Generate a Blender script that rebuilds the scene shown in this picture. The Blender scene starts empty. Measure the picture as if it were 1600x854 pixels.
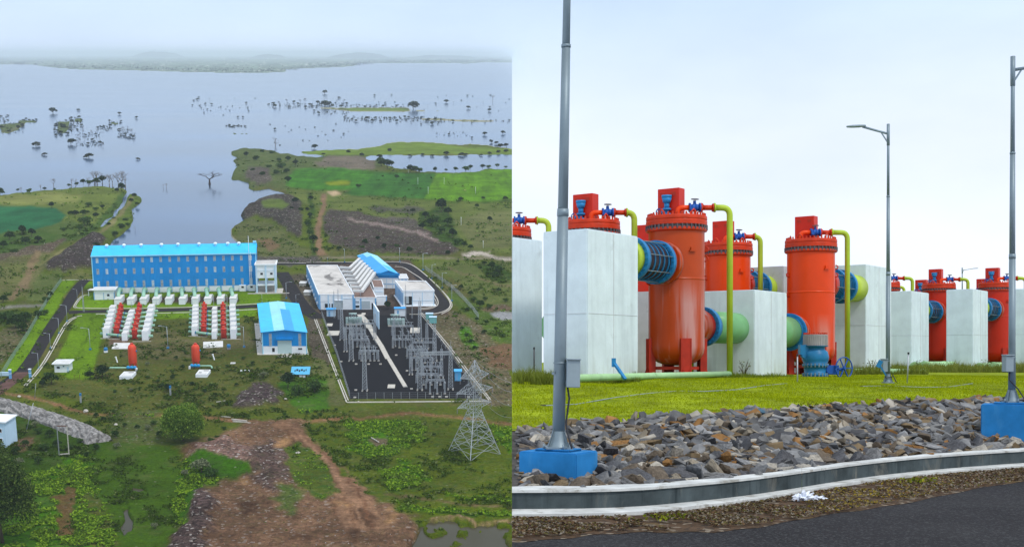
import bpy, bmesh, math, random
import numpy as np
from mathutils import Matrix, Vector
R = math.radians
random.seed(7)
rng = np.random.default_rng(11)

# ------------------------------------------------------------------ camera, sky, sun
sc = bpy.context.scene
col = sc.collection
F = 1900.0            # focal length in photograph pixels (1600 wide)
CX, CY = 700.0, 560.0 # principal point
EYE = 1.75
CAM = Vector((0, 0, EYE))
cam_d = bpy.data.cameras.new('camera')
cam = bpy.data.objects.new('camera', cam_d)
col.objects.link(cam)
cam.location = CAM
cam.rotation_euler = (R(90), 0, 0)
cam_d.sensor_width = 36
cam_d.lens = F / 1600 * 36
cam_d.shift_x = (800 - CX) / 1600
cam_d.shift_y = (CY - 427) / 1600
cam_d.clip_start = 0.1
cam_d.clip_end = 300000
sc.camera = cam

SUN_EL, SUN_AZ = R(52), R(145)      # azimuth clockwise from +Y: behind the camera, to its right
w = bpy.data.worlds.new('World')
sc.world = w
w.use_nodes = True
nt = w.node_tree
nt.nodes.clear()
def N(tree, t, **kw):
    n = tree.nodes.new(t)
    for k, v in kw.items():
        setattr(n, k, v)
    return n
sky = N(nt, 'ShaderNodeTexSky', sky_type='NISHITA', sun_disc=False, sun_elevation=SUN_EL, sun_rotation=SUN_AZ)
bg1 = N(nt, 'ShaderNodeBackground'); bg1.inputs[1].default_value = 0.1
nt.links.new(sky.outputs[0], bg1.inputs[0])
tc = N(nt, 'ShaderNodeTexCoord')
sep = N(nt, 'ShaderNodeSeparateXYZ'); nt.links.new(tc.outputs['Generated'], sep.inputs[0])
mp = N(nt, 'ShaderNodeMapping'); mp.inputs['Scale'].default_value = (1.0, 1.0, 2.6)
nt.links.new(tc.outputs['Generated'], mp.inputs[0])
no = N(nt, 'ShaderNodeTexNoise'); no.inputs['Scale'].default_value = 3.2; no.inputs['Detail'].default_value = 6; no.inputs['Roughness'].default_value = .5
nt.links.new(mp.outputs[0], no.inputs['Vector'])
ramp = N(nt, 'ShaderNodeValToRGB')      # cloud colour with height above the horizon
e = ramp.color_ramp.elements
e[0].position = 0.0; e[0].color = (0.76, 0.85, 0.98, 1)
e[1].position = 1.0; e[1].color = (0.80, 0.86, 0.95, 1)
for p, c in ((0.08, (0.78, 0.835, 0.935)), (0.17, (0.75, 0.81, 0.92)), (0.27, (0.58, 0.71, 0.88)), (0.36, (0.50, 0.64, 0.86)), (0.6, (0.66, 0.76, 0.90))):
    q = ramp.color_ramp.elements.new(p); q.color = (*c, 1)
nt.links.new(sep.outputs[2], ramp.inputs[0])
bg2 = N(nt, 'ShaderNodeBackground'); bg2.inputs[1].default_value = 1.0
nt.links.new(ramp.outputs[0], bg2.inputs[0])
mr = N(nt, 'ShaderNodeMapRange'); mr.inputs[1].default_value = .3; mr.inputs[2].default_value = .62; mr.inputs[3].default_value = .72; mr.inputs[4].default_value = 1.0
nt.links.new(no.outputs[0], mr.inputs[0])
mx = N(nt, 'ShaderNodeMixShader')
nt.links.new(mr.outputs[0], mx.inputs[0]); nt.links.new(bg1.outputs[0], mx.inputs[1]); nt.links.new(bg2.outputs[0], mx.inputs[2])
wo = N(nt, 'ShaderNodeOutputWorld'); nt.links.new(mx.outputs[0], wo.inputs[0])

sl = bpy.data.lights.new('sun', 'SUN'); sl.energy = 1.5; sl.angle = R(11); sl.color = (1.0, 0.95, 0.88)
so = bpy.data.objects.new('sun', sl); col.objects.link(so)
sdir = Vector((math.sin(SUN_AZ) * math.cos(SUN_EL), math.cos(SUN_AZ) * math.cos(SUN_EL), math.sin(SUN_EL)))
so.rotation_euler = sdir.to_track_quat('Z', 'Y').to_euler()
so.location = (20, -20, 60)

sc.view_settings.view_transform = 'Standard'
sc.view_settings.look = 'None'
sc.view_settings.exposure = 0.36
sc.view_settings.gamma = 1
sc.render.engine = 'CYCLES'
cy = sc.cycles
cy.max_bounces = 6; cy.diffuse_bounces = 3; cy.glossy_bounces = 3; cy.transmission_bounces = 2; cy.volume_bounces = 4
cy.transparent_max_bounces = 8

# ------------------------------------------------------------------ the two grounds
# B: the works seen from its own road: world coordinates, z = 0 on the road.
# A: the valley seen from the air: a frame of its own, 150 m under the camera, its ground a long even incline.
BETA = math.atan((CY - 84) / F)
HA = 150.0
cb, sb = math.cos(BETA), math.sin(BETA)
MA = Matrix.Translation(CAM) @ Matrix.Rotation(BETA, 4, 'X') @ Matrix.Translation((0, 0, -HA))
def ga(px, py, h=0.0):
    a = (px - CX) / F; b = (py - CY) / F
    t = (HA - h) / (sb + b * cb)
    return (a * t, (cb - b * sb) * t)
def ga_np(px, py):
    a = (px - CX) / F; b = (py - CY) / F
    t = HA / (sb + b * cb)
    return a * t, (cb - b * sb) * t
def dep(py, h=0.0):
    return (HA - h) / (sb + (py - CY) / F * cb)
def mpp(py):            # metres per photo pixel across, on the ground at that row
    return dep(py) / F
def hta(px, pyb, pyt):  # height of something based at pyb whose top shows at pyt
    Y = ga(px, pyb)[1]
    k = (CY - pyt) / F
    return HA + Y * (k * cb - sb) / (cb + k * sb)
def gb(px, py, d):      # world point of the near place
    return Vector(((px - CX) / F * d, d, EYE - (py - CY) / F * d))

# ------------------------------------------------------------------ helpers
class MB:
    def __init__(s):
        s.v = []; s.f = []; s.sm = []
    def add(s, v, f, smooth=False):
        o = len(s.v)
        s.v += [tuple(p) for p in v]
        s.f += [tuple(i + o for i in q) for q in f]
        s.sm += [smooth] * len(f)
        return s
    def box(s, c, size, rz=0.0, tilt=None):
        x, y, z = [k / 2 for k in size]
        P = [Vector(p) for p in ((-x,-y,-z),(x,-y,-z),(x,y,-z),(-x,y,-z),(-x,-y,z),(x,-y,z),(x,y,z),(-x,y,z))]
        M = Matrix.Rotation(rz, 3, 'Z')
        if tilt is not None: M = tilt
        P = [M @ p + Vector(c) for p in P]
        return s.add(P, [(0,3,2,1),(4,5,6,7),(0,1,5,4),(1,2,6,5),(2,3,7,6),(3,0,4,7)])
    def prism(s, poly, z0, z1):
        n = len(poly)
        a = sum(poly[i][0] * poly[(i+1) % n][1] - poly[(i+1) % n][0] * poly[i][1] for i in range(n))
        if a < 0: poly = poly[::-1]
        v = [(p[0], p[1], z0) for p in poly] + [(p[0], p[1], z1) for p in poly]
        f = [tuple(range(n))[::-1], tuple(range(n, 2*n))] + [(i, (i+1) % n, n + (i+1) % n, n + i) for i in range(n)]
        return s.add(v, f)
    def bar(s, a, b, wd, ht=None):
        a = Vector(a); b = Vector(b); d = b - a; L = d.length
        if L < 1e-6: return s
        q = d.to_track_quat('Z', 'Y').to_matrix()
        return s.box((a + b) / 2, (wd, ht or wd, L), tilt=q)
    def cyl(s, a, b, r0, r1=None, n=12, caps=True, smooth=True):
        a = Vector(a); b = Vector(b); r1 = r0 if r1 is None else r1
        q = (b - a).to_track_quat('Z', 'Y').to_matrix()
        v = []
        for c, r in ((a, r0), (b, r1)):
            for i in range(n):
                t = 2 * math.pi * i / n
                v.append(c + q @ Vector((r * math.cos(t), r * math.sin(t), 0)))
        s.add(v, [(i, (i+1) % n, n + (i+1) % n, n + i) for i in range(n)], smooth)
        if caps:
            o = len(s.v) - 2*n
            s.f += [tuple(o + i for i in range(n))[::-1], tuple(o + n + i for i in range(n))]; s.sm += [False, False]
        return s
    def tube(s, pts, r, n=10):
        pts = [Vector(p) for p in pts]
        v = []; m = len(pts)
        rs = r if isinstance(r, (list, tuple)) else [r] * m
        ref = None
        for i, p in enumerate(pts):
            d = (pts[min(i+1, m-1)] - pts[max(i-1, 0)]).normalized()
            if ref is None:
                ref = d.orthogonal().normalized()
            u = (ref - d * ref.dot(d)).normalized(); ref = u
            w_ = d.cross(u)
            for k in range(n):
                t = 2 * math.pi * k / n
                v.append(p + (u * math.cos(t) + w_ * math.sin(t)) * rs[i])
        f = [(i*n + k, i*n + (k+1) % n, (i+1)*n + (k+1) % n, (i+1)*n + k) for i in range(m-1) for k in range(n)]
        s.add(v, f, True)
        o = len(s.v) - m*n
        s.f += [tuple(o + k for k in range(n))[::-1], tuple(o + (m-1)*n + k for k in range(n))]; s.sm += [False, False]
        return s
    def rev(s, prof, n=32, c=(0, 0, 0), axis=None, smooth=True):
        q = Matrix.Identity(3) if axis is None else Vector(axis).to_track_quat('Z', 'Y').to_matrix()
        v = []; m = len(prof); c = Vector(c)
        for r, z in prof:
            for k in range(n):
                t = 2 * math.pi * k / n
                v.append(c + q @ Vector((r * math.cos(t), r * math.sin(t), z)))
        f = [(i*n + k, i*n + (k+1) % n, (i+1)*n + (k+1) % n, (i+1)*n + k) for i in range(m-1) for k in range(n)]
        return s.add(v, f, smooth)

def elbow(pts, rad, seg=7):     # polyline with rounded corners
    pts = [Vector(p) for p in pts]; out = [pts[0]]
    for i in range(1, len(pts) - 1):
        a, b, c = pts[i-1], pts[i], pts[i+1]
        u = (a - b).normalized(); v = (c - b).normalized()
        p0, p1 = b + u * rad, b + v * rad
        for k in range(seg + 1):
            t = k / seg
            out.append(p0 * (1-t)**2 + b * 2*t*(1-t) + p1 * t*t)
    out.append(pts[-1])
    return out

def tag(o, label=None, cat=None, group=None, kind=None):
    if label: o['label'] = label
    if cat: o['category'] = cat
    if group: o['group'] = group
    if kind: o['kind'] = kind
    return o
def mesh_of(name, mb, mats):
    me = bpy.data.meshes.new(name)
    me.from_pydata(mb.v, [], mb.f)
    me.polygons.foreach_set('use_smooth', mb.sm)
    for m in (mats if isinstance(mats, (list, tuple)) else [mats]):
        me.materials.append(m)
    me.update()
    return me
def O(name, mb, mat, parent=None, **kw):
    me = mb if isinstance(mb, bpy.types.Mesh) else mesh_of(name, mb, mat)
    o = bpy.data.objects.new(name, me); col.objects.link(o)
    if parent is not None: o.parent = parent
    tag(o, **kw)
    return o
def T(name, label, cat, group=None):
    o = bpy.data.objects.new(name, None); col.objects.link(o)
    o.empty_display_size = .2
    return tag(o, label, cat, group)
def dup(o, label=None, group=None, parent=None):
    c = o.copy(); col.objects.link(c)
    if parent is not None:
        c.parent = parent
    for ch in list(o.children):
        dup(ch, parent=c)
    if label: c['label'] = label
    if group: c['group'] = group
    return c
def putA(o, X, Y, Z=0.0, rz=0.0, s=1.0, skew=0.0):
    # skew: the plan of the works is not square to the camera; a skewed plan, in the ground plane only
    S = Matrix.Diagonal((s, s, s, 1)) if not isinstance(s, tuple) else Matrix.Diagonal((*s, 1))
    if skew:
        K = Matrix.Identity(4); K[0][1] = skew
        for ch in o.children: ch.matrix_basis = K @ ch.matrix_basis
    o.matrix_world = MA @ Matrix.Translation((X, Y, Z)) @ Matrix.Rotation(rz, 4, 'Z') @ S
    return o
def putB(o, X, Y, Z=0.0, rz=0.0, s=1.0):
    S = Matrix.Diagonal((s, s, s, 1)) if not isinstance(s, tuple) else Matrix.Diagonal((*s, 1))
    o.matrix_world = Matrix.Translation((X, Y, Z)) @ Matrix.Rotation(rz, 4, 'Z') @ S
    return o

# ------------------------------------------------------------------ materials
MATS = {}
def mat(name, c, rough=.6, metal=0.0, var=.12, scale=2.0, bump=0.0, bscale=None, streak=0.0, streak_c=None, stretch=(1, 1, .12), coat=0.0, stain=None):
    m = bpy.data.materials.new(name); m.use_nodes = True
    t = m.node_tree; b = t.nodes['Principled BSDF']
    b.inputs['Roughness'].default_value = rough; b.inputs['Metallic'].default_value = metal
    b.inputs['Specular IOR Level'].default_value = .5 if metal else (.08 if rough > .7 else .22)
    b.inputs['Coat Weight'].default_value = coat; b.inputs['Coat Roughness'].default_value = .12
    tcn = N(t, 'ShaderNodeTexCoord')
    n1 = N(t, 'ShaderNodeTexNoise'); n1.inputs['Scale'].default_value = scale; n1.inputs['Detail'].default_value = 5; n1.inputs['Roughness'].default_value = .62
    t.links.new(tcn.outputs['Object'], n1.inputs['Vector'])
    r = N(t, 'ShaderNodeMapRange'); r.inputs[1].default_value = .3; r.inputs[2].default_value = .7
    r.inputs[3].default_value = 1 - var; r.inputs[4].default_value = 1 + var
    t.links.new(n1.outputs[0], r.inputs[0])
    mul = N(t, 'ShaderNodeVectorMath', operation='SCALE'); mul.inputs[0].default_value = c[:3]
    t.links.new(r.outputs[0], mul.inputs['Scale'])
    out = mul.outputs[0]
    if streak > 0:
        mpn = N(t, 'ShaderNodeMapping'); mpn.inputs['Scale'].default_value = stretch
        t.links.new(tcn.outputs['Object'], mpn.inputs[0])
        n2 = N(t, 'ShaderNodeTexNoise'); n2.inputs['Scale'].default_value = scale * 2.2; n2.inputs['Detail'].default_value = 6; n2.inputs['Roughness'].default_value = .6
        t.links.new(mpn.outputs[0], n2.inputs['Vector'])
        r2 = N(t, 'ShaderNodeMapRange'); r2.inputs[1].default_value = .52; r2.inputs[2].default_value = .72; r2.inputs[4].default_value = streak
        t.links.new(n2.outputs[0], r2.inputs[0])
        mm = N(t, 'ShaderNodeMix', data_type='RGBA'); mm.inputs['B'].default_value = (*(streak_c or (.2, .2, .2)), 1)
        t.links.new(r2.outputs[0], mm.inputs['Factor']); t.links.new(out, mm.inputs['A']); out = mm.outputs['Result']
    if stain:
        n3 = N(t, 'ShaderNodeTexNoise'); n3.inputs['Scale'].default_value = stain[1]; n3.inputs['Detail'].default_value = 8; n3.inputs['Roughness'].default_value = .7; n3.inputs['Distortion'].default_value = .6
        mpn = N(t, 'ShaderNodeMapping'); mpn.inputs['Scale'].default_value = stain[4] if len(stain) > 4 else (1, 1, 1)
        t.links.new(tcn.outputs['Object'], mpn.inputs[0]); t.links.new(mpn.outputs[0], n3.inputs['Vector'])
        r3 = N(t, 'ShaderNodeMapRange'); r3.inputs[1].default_value = stain[2]; r3.inputs[2].default_value = stain[2] + .1; r3.inputs[4].default_value = stain[3]
        t.links.new(n3.outputs[0], r3.inputs[0])
        mm = N(t, 'ShaderNodeMix', data_type='RGBA'); mm.inputs['B'].default_value = (*stain[0], 1)
        t.links.new(r3.outputs[0], mm.inputs['Factor']); t.links.new(out, mm.inputs['A']); out = mm.outputs['Result']
    t.links.new(out, b.inputs['Base Color'])
    if bump > 0:
        nb = N(t, 'ShaderNodeTexNoise'); nb.inputs['Scale'].default_value = bscale or scale * 4; nb.inputs['Detail'].default_value = 6
        t.links.new(tcn.outputs['Object'], nb.inputs['Vector'])
        bp = N(t, 'ShaderNodeBump'); bp.inputs['Strength'].default_value = .6; bp.inputs['Distance'].default_value = bump
        t.links.new(nb.outputs[0], bp.inputs['Height']); t.links.new(bp.outputs[0], b.inputs['Normal'])
    MATS[name] = m
    return m
def attr_mat(name, rough=.85, var=.25, scale=3.0, bump=0.0, spec=.12, sheen=0, trans=0):
    m = bpy.data.materials.new(name); m.use_nodes = True
    t = m.node_tree; b = t.nodes['Principled BSDF']
    b.inputs['Roughness'].default_value = rough; b.inputs['Specular IOR Level'].default_value = spec
    a = N(t, 'ShaderNodeAttribute', attribute_name='Col')
    tcn = N(t, 'ShaderNodeTexCoord')
    n1 = N(t, 'ShaderNodeTexNoise'); n1.inputs['Scale'].default_value = scale; n1.inputs['Detail'].default_value = 6
    t.links.new(tcn.outputs['Object'], n1.inputs['Vector'])
    r = N(t, 'ShaderNodeMapRange'); r.inputs[1].default_value = .3; r.inputs[2].default_value = .7
    r.inputs[3].default_value = 1 - var; r.inputs[4].default_value = 1 + var
    t.links.new(n1.outputs[0], r.inputs[0])
    mul = N(t, 'ShaderNodeVectorMath', operation='SCALE')
    t.links.new(a.outputs['Color'], mul.inputs[0]); t.links.new(r.outputs[0], mul.inputs['Scale'])
    t.links.new(mul.outputs[0], b.inputs['Base Color'])
    if bump:
        bp = N(t, 'ShaderNodeBump'); bp.inputs['Distance'].default_value = bump; bp.inputs['Strength'].default_value = .8
        t.links.new(n1.outputs[0], bp.inputs['Height']); t.links.new(bp.outputs[0], b.inputs['Normal'])
    if trans:
        tr = N(t, 'ShaderNodeBsdfTranslucent'); t.links.new(mul.outputs[0], tr.inputs[0])
        mxs = N(t, 'ShaderNodeMixShader'); mxs.inputs[0].default_value = trans
        t.links.new(b.outputs[0], mxs.inputs[1]); t.links.new(tr.outputs[0], mxs.inputs[2])
        t.links.new(mxs.outputs[0], t.nodes['Material Output'].inputs[0])
    return m
foliage = attr_mat('foliage', rough=.85, var=.2, scale=.8, spec=.05, trans=.25)
# ---- numpy mesh building
def np_mesh(name, V, Fq, m, colr=None, smooth=False, extra=None):
    me = bpy.data.meshes.new(name)
    V = np.asarray(V, np.float32); Fq = np.asarray(Fq, np.int32)
    k = Fq.shape[1]
    me.vertices.add(len(V)); me.vertices.foreach_set('co', V.ravel())
    me.loops.add(Fq.size); me.loops.foreach_set('vertex_index', Fq.ravel())
    me.polygons.add(len(Fq)); me.polygons.foreach_set('loop_start', np.arange(0, Fq.size, k, dtype=np.int32))
    me.polygons.foreach_set('loop_total', np.full(len(Fq), k, np.int32))
    me.polygons.foreach_set('use_smooth', np.full(len(Fq), smooth))
    for nm, arr in (('Col', colr), ('Det', extra)):
        if arr is not None:
            at = me.color_attributes.new(nm, 'FLOAT_COLOR', 'POINT')
            c4 = np.ones((len(V), 4), np.float32); c4[:, :3] = arr
            at.data.foreach_set('color', c4.ravel())
    me.materials.append(m)
    me.update(calc_edges=True)
    return me
def leaves(name, P, S, C, m=None, up=.4, asp=.6, seed=1, droop=0.0):
    """a mesh of leaf sprays: P centres (n,3), S sizes (n), C colours (n,3)"""
    g = np.random.default_rng(seed)
    P = np.asarray(P, float); n = len(P); S = np.asarray(S, float).reshape(-1, 1)
    nr = g.normal(size=(n, 3)); nr[:, 2] = np.abs(nr[:, 2]) + up; nr /= np.linalg.norm(nr, axis=1, keepdims=True)
    a = np.cross(nr, g.normal(size=(n, 3))); a /= np.linalg.norm(a, axis=1, keepdims=True)
    b = np.cross(nr, a)
    V = np.stack([P - a*S*.5, P + b*S*asp*.5 + nr*S*.12, P + a*S*.5 - np.array([0, 0, 1])*S*droop, P - b*S*asp*.5 + nr*S*.12], 1).reshape(-1, 3)
    Fq = np.arange(4*n).reshape(n, 4)
    return np_mesh(name, V, Fq, m or foliage, np.repeat(np.asarray(C), 4, 0))
# ---- value noise
_tab = rng.random((256, 256))
def vnoise(x, y):
    xi = np.floor(x).astype(int); yi = np.floor(y).astype(int); fx = x - xi; fy = y - yi
    fx = fx*fx*(3-2*fx); fy = fy*fy*(3-2*fy)
    t = lambda i, j: _tab[i & 255, j & 255]
    return (t(xi, yi)*(1-fx) + t(xi+1, yi)*fx)*(1-fy) + (t(xi, yi+1)*(1-fx) + t(xi+1, yi+1)*fx)*fy
def fbm(x, y, o=4):
    s = 0; a = .5
    for i in range(o):
        s = s + a*vnoise(x*2**i + 17.3*i, y*2**i + 9.1*i); a *= .5
    return s / (1 - .5**o)
# ================================================================== THE VALLEY FROM THE AIR
X0, X1, Y0, Y1 = -260, 1320, 84, 1030
RW, RH = X1 - X0, Y1 - Y0
gx, gy = np.meshgrid(np.arange(X0, X1) + .5, np.arange(Y0, Y1) + .5)
def inpoly(poly, x=None, y=None):
    x = gx if x is None else x; y = gy if y is None else y
    ins = np.zeros(x.shape, bool)
    n = len(poly)
    for i in range(n):
        x0, y0 = poly[i]; x1, y1 = poly[(i+1) % n]
        if y0 == y1: continue
        c = ((y0 > y) != (y1 > y)) & (x < (x1-x0)*(y-y0)/(y1-y0) + x0)
        ins ^= c
    return ins
def ribbon(pts, wpx):     # a band in photo coordinates; width across, flattened by the view
    L = []; Rr = []
    for i, p in enumerate(pts):
        a = pts[max(i-1, 0)]; b = pts[min(i+1, len(pts)-1)]
        dx, dy = b[0]-a[0], (b[1]-a[1])*2.6
        l = math.hypot(dx, dy) or 1
        nx, ny = -dy/l, dx/l
        ww = wpx[i] if isinstance(wpx, (list, tuple)) else wpx
        L.append((p[0]+nx*ww/2, p[1]+ny*ww/2/2.6)); Rr.append((p[0]-nx*ww/2, p[1]-ny*ww/2/2.6))
    return L + Rr[::-1]
def blur(a, r):
    r = int(r)
    if r < 1: return a.astype(np.float32)
    a = a.astype(np.float32)
    for _ in range(2):
        for ax in (0, 1):
            k = r if ax == 1 else max(1, r // 2)
            p = np.pad(a, [(k+1, k) if i == ax else (0, 0) for i in (0, 1)], mode='edge')
            c = np.cumsum(p, ax)
            if ax == 0: a = (c[2*k+1:] - c[:-2*k-1]) / (2*k+1)
            else: a = (c[:, 2*k+1:] - c[:, :-2*k-1]) / (2*k+1)
    return a
# ragged sampling of polygons
nzx = (fbm(gx/16, gy/7, 6) - .5)*1.6 + (rng.random((RH, RW))-.5)*.25; nzy = (fbm(gx/16+50, gy/7+50, 6) - .5)*1.6 + (rng.random((RH, RW))-.5)*.2
_k = 1 + np.clip((gy-640)/60, 0, 1)*.9; nzx *= _k; nzy *= _k
def mask(poly, rag=0, bl=1):
    if rag:
        m_ = inpoly(poly, gx + nzx*rag*2, gy + nzy*rag)
    else:
        m_ = inpoly(poly)
    return blur(m_, bl)
OLIVE = (.075, .096, .018)
COL = np.zeros((RH, RW, 3), np.float32); COL[:] = OLIVE
DET = np.zeros((RH, RW, 3), np.float32); DET[:, :, 0] = .45
HGT = np.zeros((RH, RW), np.float32)
def zone(poly, c, det=None, h=None, rag=6, bl=1, a=1.0, hb=6):
    if rag >= 8 and bl == 1: bl = 3
    m_ = mask(poly, rag, bl)[..., None] * a
    global COL, DET, HGT
    COL[:] = COL*(1-m_) + np.array(c, np.float32)*m_
    if det is not None: DET[:] = DET*(1-m_) + np.array(det, np.float32)*m_
    if h is not None: HGT[:] = HGT + blur(mask(poly, rag, 1), hb) * h
def band(pts, wpx, c, det=None, h=None, rag=4, bl=1, a=1.0, hb=3):
    zone(ribbon(pts, wpx), c, det, h, rag, bl, a, hb)
GRASS = (.085, .105, .030); DRY = (.13, .125, .055); LAWN = (.12, .20, .016); WEED = (.06, .14, .018)
ROCK = (.040, .031, .030); BROWN = (.128, .080, .055); TRACK = (.19, .110, .070); DK = (.030, .055, .007)
PINK = (.20, .155, .135); PALE = (.36, .33, .29); DIRT = (.085, .07, .052)
# broad variation of the open ground
v = fbm(gx/60, gy/22, 4)[..., None]
COL[:] = COL*(1-np.clip((v-.5)*4, 0, 1)) + np.array((.105, .095, .042))*np.clip((v-.5)*4, 0, 1)
# ---- upper left
zone([(-260,300),(0,303),(60,296),(140,288),(198,292),(180,320),(155,350),(110,370),(40,388),(-260,400)], (.115,.14,.042), (.3,0,0))
zone([(-260,308),(20,306),(90,300),(130,303),(120,315),(60,320),(-260,326)], (.17,.18,.07), (.1,0,0))
zone([(-260,325),(50,322),(88,325),(103,335),(95,347),(50,361),(0,369),(-260,380)], (.028,.10,.045), (0,0,.5), rag=2)
zone([(40,360),(110,345),(150,352),(140,372),(100,380),(40,395),(-260,420),(-260,385)], (.07,.10,.03), (.7,0,0))
zone([(-260,375),(0,370),(60,362),(100,366),(60,385),(10,398),(-260,410)], (.05,.085,.02), (.9,0,0))
band([(-200,440),(0,412),(60,395),(110,372),(150,352),(175,330),(197,300)], 12, (.05,.085,.022), (.8,0,0))
zone([(200,303),(222,307),(222,313),(205,325),(208,340),(203,352),(186,366),(171,382),(150,384),(140,372),(165,350),(185,325)], (.085,.115,.03), (.5,0,0), rag=3, h=1.5, hb=4)
band([(207,310),(190,335),(170,355),(140,375),(100,392),(60,415),(48,445)], [5,8,8,9,10,12,14], (.16,.145,.075), (.1,0,.2), rag=3)
zone([(60,418),(95,400),(125,378),(150,369),(168,380),(150,395),(146,420),(110,427),(75,425)], ROCK, (.15,.7,0), h=5)
zone([(-40,412),(30,392),(90,375),(110,372),(80,392),(45,408),(0,416)], (.085,.062,.048), (.3,.6,0), h=2)
zone([(0,410),(80,395),(60,440),(130,425),(145,432),(125,436),(90,450),(20,470),(-200,480),(-200,420)], (.115,.115,.05), (.4,.2,0), a=.8)
band([(58,395),(45,425),(38,445),(15,470)], [10,14,16,12], (.17,.13,.08), (.1,.1,.3))
band([(-100,480),(0,480),(40,478),(75,476)], 9, (.19,.18,.17), (0,.4,0), rag=3)
zone([(-200,486),(0,485),(45,486),(50,498),(20,508),(-200,520)], DK, (.9,0,0))
zone([(0,515),(40,500),(60,500),(30,545),(0,570),(-200,600),(-200,520)], (.10,.088,.05), (.6,.4,0))
zone([(60,430),(100,425),(95,445),(60,470),(40,470)], (.10,.12,.045), (.5,0,0))
# ---- far strip across the water and the spit
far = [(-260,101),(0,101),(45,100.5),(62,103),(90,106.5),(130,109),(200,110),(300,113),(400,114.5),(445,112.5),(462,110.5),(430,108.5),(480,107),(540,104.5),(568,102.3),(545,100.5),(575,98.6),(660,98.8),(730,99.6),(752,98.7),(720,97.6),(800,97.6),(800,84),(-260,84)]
# ---- upper right
zone([(362,236),(376,231),(400,231),(440,239),(470,236),(600,244),(600,262),(560,270),(450,278),(455,300),(430,292),(388,294),(386,282),(360,280)], (.075,.09,.032), (.8,.3,0), h=1.5)
zone([(490,254),(520,243),(560,242),(585,250),(590,264),(540,268),(500,262)], (.13,.105,.085), (.3,.5,0))
zone([(388,262),(420,262),(425,284),(405,292),(388,284)], (.07,.055,.05), (.3,.7,0), h=2)
zone([(466,238),(500,233),(560,231),(592,227),(606,222),(655,220),(690,223),(722,230),(800,232),(800,240),(700,240.5),(600,241),(480,243)], (.13,.18,.045), (.25,0,0), rag=2)
zone([(462,266),(520,263),(590,268),(580,280),(560,296),(500,298),(447,292),(450,278)], (.045,.12,.02), (0,0,.9), rag=2)
zone([(507,285),(530,282),(548,283),(546,289),(515,289)], (.17,.20,.03), (0,0,.3), rag=1)
zone([(590,268),(640,270),(682,270),(665,311),(600,308),(528,306),(556,292)], (.036,.10,.020), (.08,0,.9), rag=1)
zone([(683,271),(720,270),(760,265),(810,262),(810,308),(760,316),(700,313),(663,311)], (.085,.17,.022), (.05,0,.9), rag=1)
band([(535,309),(600,309),(665,313),(740,317),(800,312)], 5, DK, (.9,0,0))
zone([(445,296),(505,297),(560,306),(640,312),(700,318),(800,316),(800,395),(740,392),(560,330),(470,320)], (.105,.125,.04), (.35,0,0))
zone([(510,300),(525,298),(534,303),(520,306)], (.42,.32,.22), (0,.2,0), rag=1)
zone([(372,335),(385,322),(400,313),(447,303),(470,318),(474,350),(468,372),(445,362),(425,345),(400,338),(380,346)], ROCK, (.25,.7,0), h=4)
zone([(410,318),(435,315),(455,325),(440,335),(415,330)], (.10,.13,.04), (.4,0,0))
zone([(362,352),(395,342),(425,350),(455,372),(480,395),(482,403),(430,403),(395,400),(372,375)], (.095,.10,.042), (.5,.2,0))
zone([(400,372),(425,370),(440,385),(420,392)], (.14,.095,.06), (.3,.3,0))
band([(486,300),(489,330),(484,352),(485,378),(491,400)], 6, DK, (.9,0,0))
band([(507,303),(506,318),(500,340),(496,365),(497,385),(505,400)], [8,8,9,10,12,16], (.17,.115,.075), (0,.2,.2), rag=3)
zone([(514,326),(545,330),(580,338),(640,350),(690,372),(724,392),(700,399),(620,397),(545,393),(512,378),(505,352)], (.052,.038,.036), (.35,.6,0), h=1.5)
band([(538,343),(580,352),(620,358),(655,366),(690,380)], [8,9,10,9,7], (.21,.165,.15), (.1,.9,0), rag=5)
zone([(575,322),(640,323),(668,328),(650,333),(590,331)], (.06,.055,.045), (.4,.5,0))
zone([(602,341),(640,338),(662,350),(650,360),(620,350)], (.075,.06,.055), (.4,.6,0))
zone([(655,335),(690,320),(710,340),(708,362),(725,380),(712,388),(680,370),(660,352)], DK, (1,0,0))
zone([(710,345),(760,330),(800,330),(800,388),(740,388)], (.12,.125,.055), (.35,.1,0))
band([(380,404),(430,406),(480,404),(560,401),(640,402),(720,404),(800,402)], 7, (.19,.165,.125), (0,.4,.1), rag=2)
band([(725,398),(750,395),(775,402),(805,407)], 12, (.36,.32,.28), (0,.7,0), rag=6)
zone([(395,400),(500,400),(500,412),(452,416),(430,412),(400,410)], (.075,.065,.06), (.2,.6,0))
# right side
zone([(655,412),(700,408),(800,410),(800,480),(770,480),(735,460),(700,430)], (.10,.115,.042), (.5,.1,0))
band([(700,418),(740,432),(800,448)], 6, (.14,.11,.07), (.2,.1,.2))
zone([(740,412),(780,412),(800,430),(790,440),(760,432)], DK, (.9,0,0))
zone([(700,450),(735,470),(760,480),(800,478),(800,545),(745,520),(735,495),(700,470)], (.075,.11,.028), (.7,.2,0))
zone([(745,480),(800,476),(800,487),(760,486)], (.12,.085,.06), (.3,.5,0))
zone([(765,488),(785,486),(805,488),(805,499),(785,500),(770,494)], (.30,.30,.30), (0,0,0), rag=1)
zone([(655,490),(700,484),(745,500),(790,560),(810,610),(810,650),(760,640),(700,560)], (.105,.088,.055), (.3,.5,0))
zone([(715,508),(735,515),(748,540),(738,548),(720,528)], WEED, (.8,.4,0))
zone([(750,545),(800,535),(810,580),(770,570)], (.135,.085,.055), (.2,.3,0))
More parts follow.
